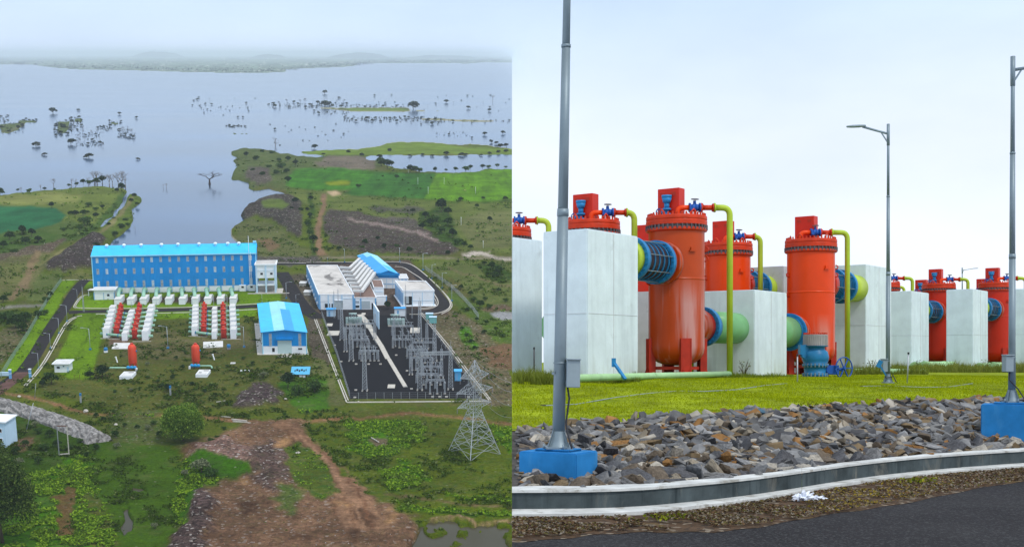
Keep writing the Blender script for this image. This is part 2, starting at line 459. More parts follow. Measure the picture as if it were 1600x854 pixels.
# ---- the works
zone([(440,428),(480,428),(498,484),(520,560),(500,610),(484,560),(482,500),(455,470),(440,455)], DIRT, (.15,.4,0), rag=4)
zone([(478,410),(640,405),(700,470),(700,492),(660,492),(560,495),(500,497),(480,440)], (.07,.052,.042), (.1,.4,0), rag=2)
zone([(166,496),(400,489),(404,545),(500,560),(540,630),(420,640),(180,640),(60,612),(60,596),(120,590),(158,560)], (.082,.086,.026), (.62,.1,0), rag=6)
zone([(166,530),(240,505),(300,530),(380,505),(400,540),(300,560),(200,560)], (.10,.09,.045), (.4,.2,0), rag=8)
zone([(488,560),(510,560),(540,632),(500,640),(470,620)], (.105,.11,.048), (.4,.1,0))
zone([(97,437),(120,437),(95,470),(33,580),(8,582),(4,578),(50,508)], LAWN, (.15,0,0), rag=1)
zone([(126,481),(160,484),(300,483),(390,478),(404,487),(402,494),(300,497),(238,498),(166,496),(158,530),(150,560),(145,592),(108,590),(84,578),(92,552),(108,522)], LAWN, (.22,0,0), rag=2)
zone([(117,483),(126,462),(150,455),(400,455),(440,457),(438,472),(400,477),(300,480),(128,482)], LAWN, (.1,0,0), rag=1)
zone([(132,438),(146,440),(146,447),(134,452),(130,446)], LAWN, (.1,0,0), rag=1)
band([(150,484),(140,510),(128,540),(122,560)], 1.6, DK, (0,0,0), rag=6)
zone([(178,464),(372,462),(372,472),(178,474)], (.06,.045,.04), (.2,.1,0), rag=2)
zone([(170,530),(200,525),(205,538),(175,540)], (.13,.095,.07), (0,.4,0))
# ---- foreground
zone([(-260,612),(60,616),(130,640),(250,640),(420,640),(540,632),(810,632),(810,700),(600,700),(480,670),(300,700),(160,690),(-260,660)], (.080,.095,.022), (.5,.1,0))
zone([(375,612),(395,598),(425,598),(442,612),(430,632),(385,640),(365,636)], (.06,.045,.045), (.25,.8,0), h=2.5)
zone([(435,595),(500,585),(512,600),(512,640),(470,643),(445,620)], (.055,.12,.02), (.9,0,0))
band([(-100,600),(0,612),(60,622),(110,640),(150,648),(250,648),(330,652),(420,662),(470,658),(560,652),(640,645),(720,650),(810,664),(1000,690)], [9,9,8,9,9,8,9,14,9,8,8,8,9,9], TRACK, (0,.3,.3), rag=4)
zone([(20,640),(100,660),(165,690),(190,700),(140,722),(60,740),(-260,760),(-260,650)], DK, (.8,0,0), rag=8)
zone([(20,690),(60,680),(50,700),(20,706)], (.13,.085,.055), (.2,.2,0))
zone([(160,690),(200,670),(275,700),(290,740),(300,765),(275,850),(240,1010),(120,1010),(150,854),(135,760)], (.045,.082,.006), (.6,0,0), rag=10)
zone([(60,740),(110,715),(145,712),(150,760),(160,854),(150,1010),(-260,1010),(-260,790)], (.055,.13,.012), (.85,0,0), rag=10)
zone([(88,770),(105,755),(118,770),(115,835),(90,838)], (.13,.085,.045), (.3,.1,0), rag=6)
zone([(130,762),(165,790),(180,854),(160,900),(140,860),(128,800)], (.085,.095,.03), (.7,.2,0), rag=8)
zone([(178,640),(250,640),(250,690),(175,692),(170,660)], (.07,.082,.03), (.7,.3,0), rag=8)
zone([(275,707),(300,695),(340,683),(380,665),(425,655),(480,658),(484,690),(520,735),(570,772),(620,795),(655,812),(652,840),(640,870),(640,1010),(180,1010),(262,856),(285,830),(300,800),(308,768),(340,752),(388,745),(332,740),(285,725)], BROWN, (.12,.40,.2), h=.8, rag=9, bl=4)
zone([(305,765),(330,758),(340,790),(322,854),(300,1010),(190,1010),(262,856),(290,820)], (.060,.043,.040), (.05,1,0), rag=8, h=1.5)
zone([(300,700),(350,690),(400,705),(395,735),(340,738),(300,722)], (.15,.10,.085), (.1,.9,0), rag=8, h=2)
zone([(392,700),(430,692),(445,705),(450,745),(430,770),(400,760),(388,730)], (.075,.052,.045), (.15,.8,0), rag=8, h=1)
band([(425,662),(455,672),(480,692),(505,722),(530,752),(548,785),(575,830)], [26,28,34,42,50,58,66], (.20,.125,.085), (0,.05,.7), rag=5)
zone([(448,700),(466,692),(492,706),(512,735),(528,765),(500,780),(470,760),(452,735)], (.085,.10,.035), (.5,.1,0), rag=5)
zone([(430,770),(455,760),(470,775),(460,805),(438,800)], (.08,.10,.035), (.6,.3,0), rag=8)
for p in ([(552,800),(578,798),(588,815),(575,828),(555,820)], [(540,832),(560,830),(565,850),(545,850)], [(455,694),(480,694),(484,702),(460,703)], [(450,838),(490,830),(485,842),(450,850)], [(380,785),(400,790),(395,806),(375,800)]):
    zone(p, (.07,.042,.028), (0,.1,0), rag=8)
for p in ([(368,752),(380,748),(386,756),(374,760)], [(436,685),(455,682),(452,696),(440,700)], [(525,790),(535,784),(545,792),(530,800)], [(505,762),(530,770),(545,782),(520,776)], [(600,805),(615,800),(618,815),(604,820)]):
    zone(p, (.30,.19,.11), (0,.2,0), rag=8, a=.8)
zone([(485,665),(560,656),(720,655),(810,668),(810,810),(690,800),(640,795),(590,780),(540,740),(500,700)], (.078,.098,.020), (.6,.1,0), rag=6)
zone([(540,658),(640,656),(668,668),(650,690),(610,714),(570,712),(545,690)], WEED, (.8,0,0), rag=9)
zone([(575,686),(600,684),(612,694),(590,700)], (.11,.085,.06), (.2,.4,0), rag=4)
zone([(603,735),(640,720),(668,740),(650,765),(610,758)], WEED, (.8,0,0), rag=8)
zone([(768,668),(810,668),(810,705),(785,698)], WEED, (.8,0,0), rag=6)
band([(690,770),(740,778),(810,785)], 9, WEED, (.8,0,0), rag=6)
band([(600,770),(660,778),(720,788),(810,792)], 8, (.11,.085,.05), (.1,.1,.6), rag=3)
band([(625,790),(680,795),(740,802),(810,806)], 12, WEED, (.9,0,0), rag=6)
band([(672,811),(690,807),(718,805),(740,812),(745,820),(765,814),(812,813)], 6, (.29,.20,.135), (0,.4,0), rag=3, h=.6)
# wheel tracks and mottling of the bare dirt
for i, (o_, c) in enumerate(((-16, (.10,.055,.035)), (-9, (.22,.14,.095)), (-3, (.12,.07,.045)), (4, (.25,.16,.11)), (11, (.12,.065,.042)), (20, (.21,.135,.09)))):
    band([(425+o_*.3,660+o_*.3),(455+o_*.8,672+o_*.3),(478+o_,693-o_*.1),(503+o_*1.1,722-o_*.2),(528+o_*1.3,752-o_*.3),(550+o_*1.6,790-o_*.3),(560+o_*2,830)], 3.5, c, None, rag=2.5, a=.9)
for i, (o_, c) in enumerate(((-2, (.15,.085,.055)), (2, (.26,.16,.10)))):
    band([(0,612+o_),(60,622+o_),(110,640+o_),(150,648+o_),(250,648+o_),(330,652+o_),(420,662+o_),(470,658+o_),(560,652+o_),(640,645+o_),(720,650+o_),(810,664+o_)], 2, c, None, rag=1.5, a=.6)
_b = mask([(275,707),(340,683),(425,655),(484,690),(570,772),(655,812),(640,870),(640,1010),(180,1010),(262,856),(300,800),(308,768),(388,745),(332,740)], 4, 3)[..., None]
_n = (.55 + .95*fbm(gx/22+3, gy/9+3, 5))[..., None]
COL[:] = COL*(1-_b) + COL*_n*_b
zone([(285,722),(310,712),(345,722),(390,733),(392,744),(350,748),(318,760),(300,790),(288,830),(272,800),(280,750)], (.040,.095,.012), (.95,0,0), rag=4)
zone([(446,702),(466,694),(494,708),(516,738),(530,768),(500,784),(468,764),(450,738)], (.070,.090,.022), (.8,.05,0), rag=4)
for p in ([(506,497),(547,623),(752,623),(661,488),(604,477),(497,484)], [(40,596),(118,440),(146,436),(146,444),(118,480),(404,472),(404,488),(112,492),(36,606)], [(478,411),(640,408),(706,470),(704,492),(500,497)]):
    DET[inpoly(p), 0] = 0
# ---- water
WM = np.ones((RH, RW), np.float32)   # 1 = land
W1 = [(-260,304),(0,304),(20,301),(60,296),(110,292),(140,289),(175,291),(193,292),(198,298),(190,315),(176,335),(158,348),(154,351),
      (160,352),(180,336),(192,322),(203,301),(222,307),(222,313),(205,325),(208,340),(204,352),(190,365),(176,375),(168,386),(200,440),(380,440),(386,392),(374,380),(360,366),(358,357),(366,352),(380,342),(376,334),(388,321),(402,311),(430,304),(447,305),(440,298),(418,294),(400,296),(388,292),(387,282),(361,280),(365,266),(372,258),(363,252),(372,246),(362,242),(362,236),(376,231),(402,230.5),(425,233),(440,240),(452,238),(468,236),(500,233.5),(560,231),(592,227),(606,222),(655,219.5),(690,222),(700,224),(760,224),(775,228),(800,230),(830,231),(830,97.6)] 
w1 = inpoly(W1 + [(720,97.6),(752,98.7),(730,99.6),(660,98.8),(575,98.6),(545,100.5),(568,102.3),(540,104.5),(480,107),(430,108.5),(462,110.5),(445,112.5),(400,114.5),(300,113),(200,110),(130,109),(90,106.5),(62,103),(45,100.5),(0,101),(-260,101)], gx + nzx*np.clip((gy-150)/40, 0, 4), gy + nzy*np.clip((gy-110)/60, 0, 3))
bay = inpoly([(570,243),(590,241),(620,241.5),(700,242),(800,240),(830,239),(830,263),(760,262),(745,266),(710,268),(690,268),(660,266),(640,263),(620,262),(605,256),(590,252),(575,248)], gx + nzx*6, gy + nzy*3)
inl = inpoly([(447,236),(470,238),(500,241),(510,244),(480,244),(455,241)], gx + nzx*6, gy + nzy*2)
WM[w1 | bay | inl] = 0
pond = inpoly([(652,826),(668,814),(690,810),(715,809),(735,815),(745,822),(765,818),(812,818),(860,840),(860,1000),(700,1000),(640,920),(640,850)], gx + nzx*8, gy + nzy*8)
isl = inpoly([(660,822),(690,822),(698,832),(670,832)], gx+nzx*8, gy+nzy*8) | inpoly([(702,826),(735,824),(738,832),(710,835)], gx+nzx*8, gy+nzy*8) | inpoly([(785,825),(830,815),(830,860),(790,850)], gx+nzx*12, gy+nzy*12) | inpoly([(705,842),(725,842),(722,848),(708,848)], gx+nzx*8, gy+nzy*8)
puddle = inpoly([(193,792),(199,792),(203,806),(211,814),(206,826),(192,830),(188,820),(195,808)], gx + nzx*4, gy + nzy*4) | inpoly([(203,759),(222,760),(231,765),(218,767),(206,763)], gx + nzx*4, gy + nzy*3)
WM[(pond & ~isl) | puddle] = 0
for p in ([(500,167),(640,167.5),(640,174),(560,174.5),(530,172),(500,169)], [(640,171),(720,173),(720,174),(640,173.4)], [(655,183.8),(745,186),(800,188),(800,189),(740,189.5),(660,187)],
          [(0,193),(36,190),(37,195),(25,204),(12,208),(0,207)], [(360,206),(400,207.5),(385,209.5),(365,209.5)], [(395,196),(445,198.5),(445,200),(400,198)], [(418,184),(443,184.5),(430,185.5)],
          [(352,194.5),(382,195),(370,196.5)], [(690,213),(730,213.5),(728,215),(692,214.5)], [(90,190),(108,188),(110,200),(98,208),(88,204)], [(115,185),(128,184),(128,190),(116,190)], [(28,187),(55,188),(57,192),(30,191)],
          [(420,165),(500,167.5),(500,169),(440,168)], [(172,190),(188,191),(186,194),(174,193.5)], [(600,184),(655,184.6),(655,186),(600,186)]):
    m_ = inpoly(p, gx + nzx*5, gy + nzy*1.6)
    WM[m_] = 1
    COL[m_] = (.085, .105, .045); DET[m_] = (.6, 0, 0)
mm = inpoly([(540,168.5),(625,169),(640,172),(625,174),(555,174),(540,171)]); COL[mm] = (.13,.18,.045)
band([(655,185),(700,186.4),(745,187.6),(800,189)], 3, (.20,.19,.12), (0,.3,0), rag=1)
band([(0,205),(15,207),(36,193)], 4, (.12,.11,.07), (0,.3,0), rag=2)
zone(far, (.16,.20,.15), (.35,.2,0), rag=0)  # far shore lightened: part of the haze fade is put into its colour
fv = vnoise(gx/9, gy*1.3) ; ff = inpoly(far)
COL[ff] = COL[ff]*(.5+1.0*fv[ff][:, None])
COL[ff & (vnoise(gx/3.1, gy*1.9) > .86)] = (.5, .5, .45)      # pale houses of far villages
# pale mud and foam along some shores
shore = (blur(WM, 1) < .85) & (WM > .5)
for p, c in (([(540,215),(830,215),(830,236),(700,232),(540,236)], (.55,.52,.47)), ([(350,350),(388,350),(388,395),(350,395)], (.45,.42,.38)), ([(500,160),(830,160),(830,192),(500,192)], (.30,.28,.2))):
    COL[shore & inpoly(p)] = c
LM = blur(WM, 1)
_g = COL.mean(2, keepdims=True); COL[:] = np.clip(_g + (COL-_g)*1.32, 0.002, 1)*np.where(_g > .3, 1, .94)
FLAT = np.zeros((RH, RW), np.float32)     # levelled ground of the works
for p in ([(60,430),(140,425),(460,400),(650,396),(720,440),(730,480),(700,500),(780,632),(530,640),(400,612),(150,610),(-60,660),(-60,560)], ):
    FLAT[inpoly(p)] = 1
FLAT = blur(FLAT, 5)
# ---- the sheet itself: rows and columns dense where the photograph is
def sheet(name, xs, ys, label=None):
    PX, PY = np.meshgrid(xs, ys)
    def samp(A):
        fx = np.clip(PX - X0 - .5, 0, RW-1.001); fy = np.clip(PY - Y0 - .5, 0, RH-1.001)
        xi = fx.astype(int); yi = fy.astype(int); fx = fx-xi; fy = fy-yi
        if A.ndim == 3: fx = fx[..., None]; fy = fy[..., None]
        return (A[yi, xi]*(1-fx)+A[yi, xi+1]*fx)*(1-fy) + (A[yi+1, xi]*(1-fx)+A[yi+1, xi+1]*fx)*fy
    X, Y = ga_np(PX, PY)
    lm = samp(LM); hg = samp(HGT); d = samp(DET); c = samp(COL)
    rough = (fbm(X/9, Y/9, 4)-.5)*1.2 + (fbm(X/2.5+9, Y/2.5, 3)-.5)*.5
    keep = np.clip(d[..., 0] + d[..., 1]*1.5, 0, 1) * (1 - samp(FLAT))
    hg = hg * (1 - samp(FLAT))
    Z = hg*(.55+.9*fbm(X/14, Y/14, 4)) + rough*keep*np.clip((1.4-hg*0), 0, 1)
    Z = np.where(lm < .995, Z*np.clip(lm*2-1, 0, 1) - 3.0*(1-lm), Z) - .06
    Z = np.minimum(Z, 14)
    rr, cc = PX.shape
    V = np.stack([X, Y, Z], -1).reshape(-1, 3)
    i = np.arange(rr*cc).reshape(rr, cc)
    Fq = np.stack([i[1:, :-1], i[1:, 1:], i[:-1, 1:], i[:-1, :-1]], -1).reshape(-1, 4)
    me = np_mesh(name, V, Fq, GROUND, c.reshape(-1, 3), True, d.reshape(-1, 3))
    o = bpy.data.objects.new(name, me); col.objects.link(o); o.matrix_world = MA
    tag(o, kind='structure')
    return o
def ground_material():
    m = bpy.data.materials.new('ground'); m.use_nodes = True
    t = m.node_tree; L = t.links.new; b = t.nodes['Principled BSDF']; b.inputs['Roughness'].default_value = .95; b.inputs['Specular IOR Level'].default_value = .04
    a = N(t, 'ShaderNodeAttribute', attribute_name='Col'); dt = N(t, 'ShaderNodeAttribute', attribute_name='Det')
    sp = N(t, 'ShaderNodeSeparateColor'); L(dt.outputs['Color'], sp.inputs[0])
    tcn = N(t, 'ShaderNodeTexCoord')
    def noise(s, d=5, r=.6, stretch=None):
        n = N(t, 'ShaderNodeTexNoise'); n.inputs['Scale'].default_value = s; n.inputs['Detail'].default_value = d; n.inputs['Roughness'].default_value = r
        if stretch:
            mpn = N(t, 'ShaderNodeMapping'); mpn.inputs['Scale'].default_value = stretch; mpn.inputs['Rotation'].default_value = (0, 0, .5)
            L(tcn.outputs['Object'], mpn.inputs[0]); L(mpn.outputs[0], n.inputs['Vector'])
        else: L(tcn.outputs['Object'], n.inputs['Vector'])
        return n.outputs[0]
    def rng_(x, a0, a1, b0, b1):
        r = N(t, 'ShaderNodeMapRange'); r.inputs[1].default_value = a0; r.inputs[2].default_value = a1; r.inputs[3].default_value = b0; r.inputs[4].default_value = b1
        L(x, r.inputs[0]); return r.outputs[0]
    def mul(x, y):
        q = N(t, 'ShaderNodeMath', operation='MULTIPLY'); L(x, q.inputs[0]) 
        if isinstance(y, float): q.inputs[1].default_value = y
        else: L(y, q.inputs[1])
        return q.outputs[0]
    def mix(f, A, B):
        q = N(t, 'ShaderNodeMix', data_type='RGBA'); L(f, q.inputs['Factor'])
        L(A, q.inputs['A'])
        if isinstance(B, tuple): q.inputs['B'].default_value = (*B, 1)
        else: L(B, q.inputs['B'])
        return q.outputs['Result']
    def scale(c, f):
        q = N(t, 'ShaderNodeVectorMath', operation='SCALE'); L(c, q.inputs[0]); L(f, q.inputs['Scale']); return q.outputs[0]
    c = a.outputs['Color']
    c = scale(c, rng_(noise(.035, 6, .65), .3, .7, .72, 1.28))
    c = scale(c, rng_(noise(.6, 5, .7), .3, .7, .62, 1.38))
    c = scale(c, rng_(noise(2.2, 3, .7), .3, .7, .75, 1.25))
    # dry patches
    c = mix(mul(rng_(noise(.06, 6, .7), .52, .66, 0, .5), sp.outputs[0]), c, (.13, .115, .055))
    # green clumps
    n_ = noise(.28, 7, .72)
    c = mix(mul(rng_(n_, .50, .58, 0, 1), sp.outputs[0]), c, (.038, .085, .010))
    n2 = noise(.9, 5, .7)
    c = mix(mul(rng_(n2, .58, .66, 0, .9), sp.outputs[0]), c, (.016, .036, .006))
    # stones
    vo = N(t, 'ShaderNodeTexVoronoi'); vo.inputs['Scale'].default_value = 1.1; L(tcn.outputs['Object'], vo.inputs['Vector'])
    sv = N(t, 'ShaderNodeSeparateColor'); L(vo.outputs['Color'], sv.inputs[0])
    c2 = scale(c, rng_(sv.outputs[0], 0, 1, .45, 1.7))
    c = mix(sp.outputs[1], c, c2)
    c = mix(mul(rng_(sv.outputs[1], .93, .96, 0, .75), sp.outputs[1]), c, (.42, .38, .34))
    vo2 = N(t, 'ShaderNodeTexVoronoi'); vo2.inputs['Scale'].default_value = .55; L(tcn.outputs['Object'], vo2.inputs['Vector'])
    s2 = N(t, 'ShaderNodeSeparateColor'); L(vo2.outputs['Color'], s2.inputs[0])
    c = mix(mul(mul(rng_(s2.outputs[1], .955, .965, 0, .6), rng_(vo2.outputs['Distance'], .15, .35, 1, 0)), sp.outputs[0]), c, (.34, .32, .26))
    # field rows, wheel ruts
    c = scale(c, rng_(mul(noise(.5, 3, .5, (.06, 1, 1)), 1.0), .35, .65, .93, 1.07))
    c = mix(sp.outputs[2], c, scale(c, rng_(noise(.8, 4, .6, (.05, 1, 1)), .35, .65, .75, 1.25)))
    c = mix(sp.outputs[2], c, scale(c, rng_(noise(.09, 4, .6, (1, .10, 1)), .35, .65, .72, 1.28)))
    c = scale(c, rng_(noise(.012, 5, .6), .3, .7, .82, 1.18))
    L(c, b.inputs['Base Color'])
    bp = N(t, 'ShaderNodeBump'); bp.inputs['Distance'].default_value = .6; bp.inputs['Strength'].default_value = .9
    L(n2, bp.inputs['Height'])
    bp2 = N(t, 'ShaderNodeBump'); bp2.inputs['Distance'].default_value = .9; bp2.inputs['Strength'].default_value = .6
    L(n_, bp2.inputs['Height']); L(bp.outputs[0], bp2.inputs['Normal']); L(bp2.outputs[0], b.inputs['Normal'])
    return m
GROUND = ground_material()
ysA = np.concatenate([np.arange(86.5, 96, .8), np.arange(96, 116, .5), np.arange(116, 160, 1.2), np.arange(160, 215, .7), np.arange(215, 420, .9), np.arange(420, 640, 1.1), np.arange(640, 1026, 1.25)])
xsA = np.concatenate([np.arange(-255, -10, 6.0), np.arange(-10, 799, 1.35), [800.0]])
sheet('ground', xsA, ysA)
sheet('ground', np.arange(800, 1301, 5.0), np.arange(640, 1026, 4.0))

# ---- water
def water_mat(name, c, rough, bump, bs, str_=1.0, ior=1.28):
    m = bpy.data.materials.new(name); m.use_nodes = True
    t = m.node_tree; b = t.nodes['Principled BSDF']; L = t.links.new
    b.inputs['Roughness'].default_value = rough; b.inputs['IOR'].default_value = ior
    tcn = N(t, 'ShaderNodeTexCoord')
    mpn = N(t, 'ShaderNodeMapping'); mpn.inputs['Scale'].default_value = (.35, 1, 1)
    L(tcn.outputs['Object'], mpn.inputs[0])
    n1 = N(t, 'ShaderNodeTexNoise'); n1.inputs['Scale'].default_value = .004; n1.inputs['Detail'].default_value = 7; L(mpn.outputs[0], n1.inputs[0])
    r = N(t, 'ShaderNodeMapRange'); r.inputs[1].default_value = .35; r.inputs[2].default_value = .65; r.inputs[3].default_value = .6; r.inputs[4].default_value = 1.5
    L(n1.outputs[0], r.inputs[0])
    q = N(t, 'ShaderNodeVectorMath', operation='SCALE'); q.inputs[0].default_value = c; L(r.outputs[0], q.inputs['Scale']); L(q.outputs[0], b.inputs['Base Color'])
    r2 = N(t, 'ShaderNodeMapRange'); r2.inputs[1].default_value = .35; r2.inputs[2].default_value = .65; r2.inputs[3].default_value = rough*.95; r2.inputs[4].default_value = rough*1.05
    L(n1.outputs[0], r2.inputs[0]); L(r2.outputs[0], b.inputs['Roughness'])
    n2 = N(t, 'ShaderNodeTexNoise'); n2.inputs['Scale'].default_value = bs; n2.inputs['Detail'].default_value = 4; L(tcn.outputs['Object'], n2.inputs[0])
    bp = N(t, 'ShaderNodeBump'); bp.inputs['Distance'].default_value = bump; bp.inputs['Strength'].default_value = str_
    L(n2.outputs[0], bp.inputs['Height']); L(bp.outputs[0], b.inputs['Normal'])
    return m
LAKE = water_mat('lake_water', (.022, .058, .125), .13, .05, .25)
POND = water_mat('pond_water', (.050, .045, .026), .14, .03, .5, 1.0, 1.16)
def quad_sheet(name, pts, z, m):
    mb = MB(); mb.add([(x, y, z) for x, y in pts], [(0, 1, 2, 3)])
    o = O(name, mb, m, kind='structure'); o.matrix_world = MA; return o
quad_sheet('water', [ga(-255, 430), ga(800, 430), ga(800, 90), ga(-255, 90)], -1.25, LAKE)
quad_sheet('pond_water', [ga(610, 1020), ga(1200, 1020), ga(1200, 790), ga(610, 790)], -1.2, POND)
quad_sheet('pond_water', [ga(150, 850), ga(260, 850), ga(260, 745), ga(150, 745)], -1.25, POND)

# ---- hazy hills on the horizon
hm = mat('far_hill', (.07, .09, .06), .95, var=.3, scale=.002)
for cx_, hw, top, base, pr in ((560, 52, 81.5, 91, 1.0), (247, 42, 79.5, 90, .7), (420, 30, 84, 91, .5), (690, 60, 85.5, 91, .5)):
    X, Y = ga(cx_, base); s = mpp(base); H = hta(cx_, base, top); mb = MB()
    n = 40; V = []
    for j, (yy, k) in enumerate(((-.9, 0), (-.45, .6), (0, 1), (.5, .55), (1.0, 0))):
        for i in range(n):
            u = i/(n-1)*2-1
            prof = max(0, (1-abs(u)**2.2))**.9 * (.72 + .5*float(fbm(np.array(u*3+cx_), np.array(j*.6)))) * (1 if abs(u+.15) < .9 else .9)
            V.append((u*hw*s, yy*hw*s*.9, max(-20, H*k*prof) - 5))
    Fq = [(j*n+i, j*n+i+1, (j+1)*n+i+1, (j+1)*n+i) for j in range(4) for i in range(n-1)]
    mb.add(V, Fq, True)
    o = O('hills', mb, hm, kind='structure'); putA(o, X, Y)
# ------------------------------------------------------------------ site materials
m_asph = mat('asphalt', (.024, .021, .022), .9, var=.25, scale=.25)
m_gravel = mat('dark_gravel', (.012, .0115, .014), .95, var=.3, scale=1.5, bump=.03)
m_kerb = mat('pale_concrete', (.50, .47, .41), .85, var=.2, scale=.8)
m_white = mat('white_wall', (.80, .84, .87), .7, var=.06, scale=.4)
m_paleblue = mat('pale_blue_wall', (.50, .68, .82), .7, var=.06, scale=.4)
m_bluepil = mat('blue_paint', (.16, .40, .68), .6, var=.08, scale=.5)
m_roofgrey = mat('stained_roof', (.55, .52, .48), .9, var=.18, scale=.12, stain=((.035, .03, .03), .055, .57, .9, (1, .45, 1)))
m_roofwhite = mat('pale_roof', (.62, .62, .60), .85, var=.12, scale=.4)
m_roofrust = mat('brown_roof', (.22, .15, .125), .9, var=.3, scale=.3)
def sheetmat(name, c, rib=0, axis=0):
    m = mat(name, c, .42, var=.10, scale=.12, coat=.0, streak=.22, streak_c=tuple(x*.55+.02 for x in c), stretch=(1, 1, .15))
    t = m.node_tree; b = t.nodes['Principled BSDF']
    tcn = N(t, 'ShaderNodeTexCoord'); wv = N(t, 'ShaderNodeTexWave', wave_type='BANDS', bands_direction='X' if axis == 0 else 'Y')
    wv.inputs['Scale'].default_value = rib; t.links.new(tcn.outputs['Object'], wv.inputs[0])
    bp = N(t, 'ShaderNodeBump'); bp.inputs['Distance'].default_value = .12; bp.inputs['Strength'].default_value = .5
    t.links.new(wv.outputs[1], bp.inputs['Height']); t.links.new(bp.outputs[0], b.inputs['Normal'])
    return m
m_clad = sheetmat('blue_cladding', (.001, .24, .62), .35)
m_roofblue = sheetmat('bright_blue_roof', (.03, .50, .92), .35)
m_roofcyan = sheetmat('pale_cyan_roof', (.30, .70, .88), .35)
m_roofmid = sheetmat('mid_blue_roof', (.015, .34, .76), .35)
m_win = mat('dusty_window', (.30, .34, .38), .35, var=.35, scale=.6, streak=.5, streak_c=(.40, .31, .29), stretch=(1, 1, .4))
m_winlight = mat('light_window', (.42, .52, .60), .35, var=.3, scale=.9)
m_dark = mat('dark_opening', (.012, .013, .016), .5, var=.1)
m_shutter = mat('grey_shutter', (.40, .47, .50), .6, var=.08, scale=1)
m_red = mat('red_tank_paint', (.52, .035, .02), .45, var=.12, scale=.5)
m_redor = mat('orange_red_paint', (.68, .06, .022), .42, var=.1, scale=.3, streak=.3, streak_c=(.60, .18, .13))
m_pgreen = mat('pale_green_paint', (.30, .52, .38), .5, var=.1, scale=1)
m_bvalve = mat('blue_valve_paint', (.02, .18, .42), .45, var=.1)
m_galv = mat('galvanised_steel', (.40, .43, .46), .45, metal=.35, var=.15, scale=.5)
m_galvd = mat('weathered_steel', (.27, .29, .31), .5, metal=.3, var=.2, scale=1)
m_ins = mat('brown_insulator', (.12, .10, .11), .3, var=.1)
m_insg = mat('grey_insulator', (.33, .37, .40), .4, var=.1)
m_trans = mat('transformer_green', (.33, .45, .43), .5, var=.15, scale=.8)
m_pole = mat('lamp_pole_steel', (.40, .45, .48), .45, metal=.3, var=.1)
m_fence = mat('green_fence_mesh', (.20, .30, .22), .7, var=.2)
m_rust = mat('rusty_steel', (.14, .07, .05), .8, var=.3)

# ---- roads: sheets with kerbs
def offs(pts, wl):
    out = []
    for i, p in enumerate(pts):
        a = Vector(pts[max(i-1, 0)]); b = Vector(pts[min(i+1, len(pts)-1)])
        d = (b-a).normalized(); n = Vector((-d.y, d.x))
        w_ = wl[i] if isinstance(wl, (list, tuple)) else wl
        out.append((p[0] + n.x*w_, p[1] + n.y*w_))
    return out
def smooth_pts(pts, it=2):
    for _ in range(it):
        o = [pts[0]]
        for a, b in zip(pts[:-1], pts[1:]):
            o += [(a[0]*.75+b[0]*.25, a[1]*.75+b[1]*.25), (a[0]*.25+b[0]*.75, a[1]*.25+b[1]*.75)]
        pts = o + [pts[-1]]
    return pts
def strip(name, pts, width, z, m, h=0.0, kind='structure', **kw):
    L_ = offs(pts, width/2); R_ = offs(pts, -width/2); n = len(pts); mb = MB()
    v = [(x, y, z+h) for x, y in L_] + [(x, y, z+h) for x, y in R_]
    f = [(i, n+i, n+i+1, i+1) for i in range(n-1)]
    if h > 0:
        v += [(x, y, z-.3) for x, y in L_] + [(x, y, z-.3) for x, y in R_]
        f += [(i, i+1, 2*n+i+1, 2*n+i) for i in range(n-1)] + [(n+i+1, n+i, 3*n+i, 3*n+i+1) for i in range(n-1)]
        f += [(0, 2*n, 3*n, n), (n-1, 2*n-1, 4*n-1, 3*n-1)]
    mb.add(v, f)
    o = O(name, mb, m, kind=kind, **kw); o.matrix_world = MA
    return o
def pxs(l, h=0): return [ga(x, y, h) for x, y in l]
r1 = smooth_pts(pxs([(-60,640),(0,603),(22,590),(38,578),(54,556),(73,522),(92,493),(104,478),(113,461),(124,446),(131,439),(137,436)]))
strip('road', r1, 7.2, 0, m_asph)
r2 = smooth_pts(pxs([(107,488),(128,486.5),(160,486),(230,485),(300,483),(360,480.5),(398,478),(430,477)]))
strip('road', r2, 9.5, .004, m_asph)
r3 = smooth_pts(pxs([(440,425),(448,438),(458,456),(468,472),(478,484),(490,492),(500,497)]))
strip('road', r3, 9.5, .008, m_asph)
r4 = smooth_pts(pxs([(425,412.5),(482,411.6),(530,411.2),(600,410.5),(625,411.5),(640,416),(655,429),(671,447),(685,464),(692,473),(692,479),(684,484.5),(668,487.5),(650,488),(632,488)]))
strip('road', r4, 8.5, .012, m_asph)
strip('path', smooth_pts(pxs([(-10,616),(18,596),(36,581)])), 6.5, .02, mat('red_brown_track', (.11,.06,.05), .95, var=.3, scale=.2))
def kerb(pts, wd=.7, h=.25, label=None, n=2):
    p = smooth_pts(pxs(pts), n)
    strip('kerb', p, wd, 0, m_kerb, h)
kerb([(38,602),(62,575),(80,545),(93,520),(105,501),(118,494.5),(128,493)], .5)
kerb([(40,604),(65,576),(83,546),(96,521),(108,502),(120,495.5)], .5)
kerb([(119,481),(115,480.5),(116,476),(124,465),(130,461.5),(140,460)], .5)
kerb([(121,480.6),(118,479.5),(119,475),(126,466),(131,462.5)], .4)
kerb([(121,481),(160,482),(230,481.3),(300,480),(360,477),(402,474.5)], .9)
kerb([(150,490.5),(230,489.7),(300,488),(360,485.5),(402,483)], .9)
kerb([(479,410),(530,409.6),(600,408.8),(632,409.5),(647,415),(664.7,429),(687.5,450),(703.5,470),(704,481),(688,489.2),(663,491.2),(640,491)], .7)
kerb([(690,453),(706,471),(706.5,482),(690,490.5)], .5)
kerb([(617,416.4),(630,417),(642,425),(663,438),(679,460),(685,470),(684,478),(670,482.5),(655,483.2)], .6)
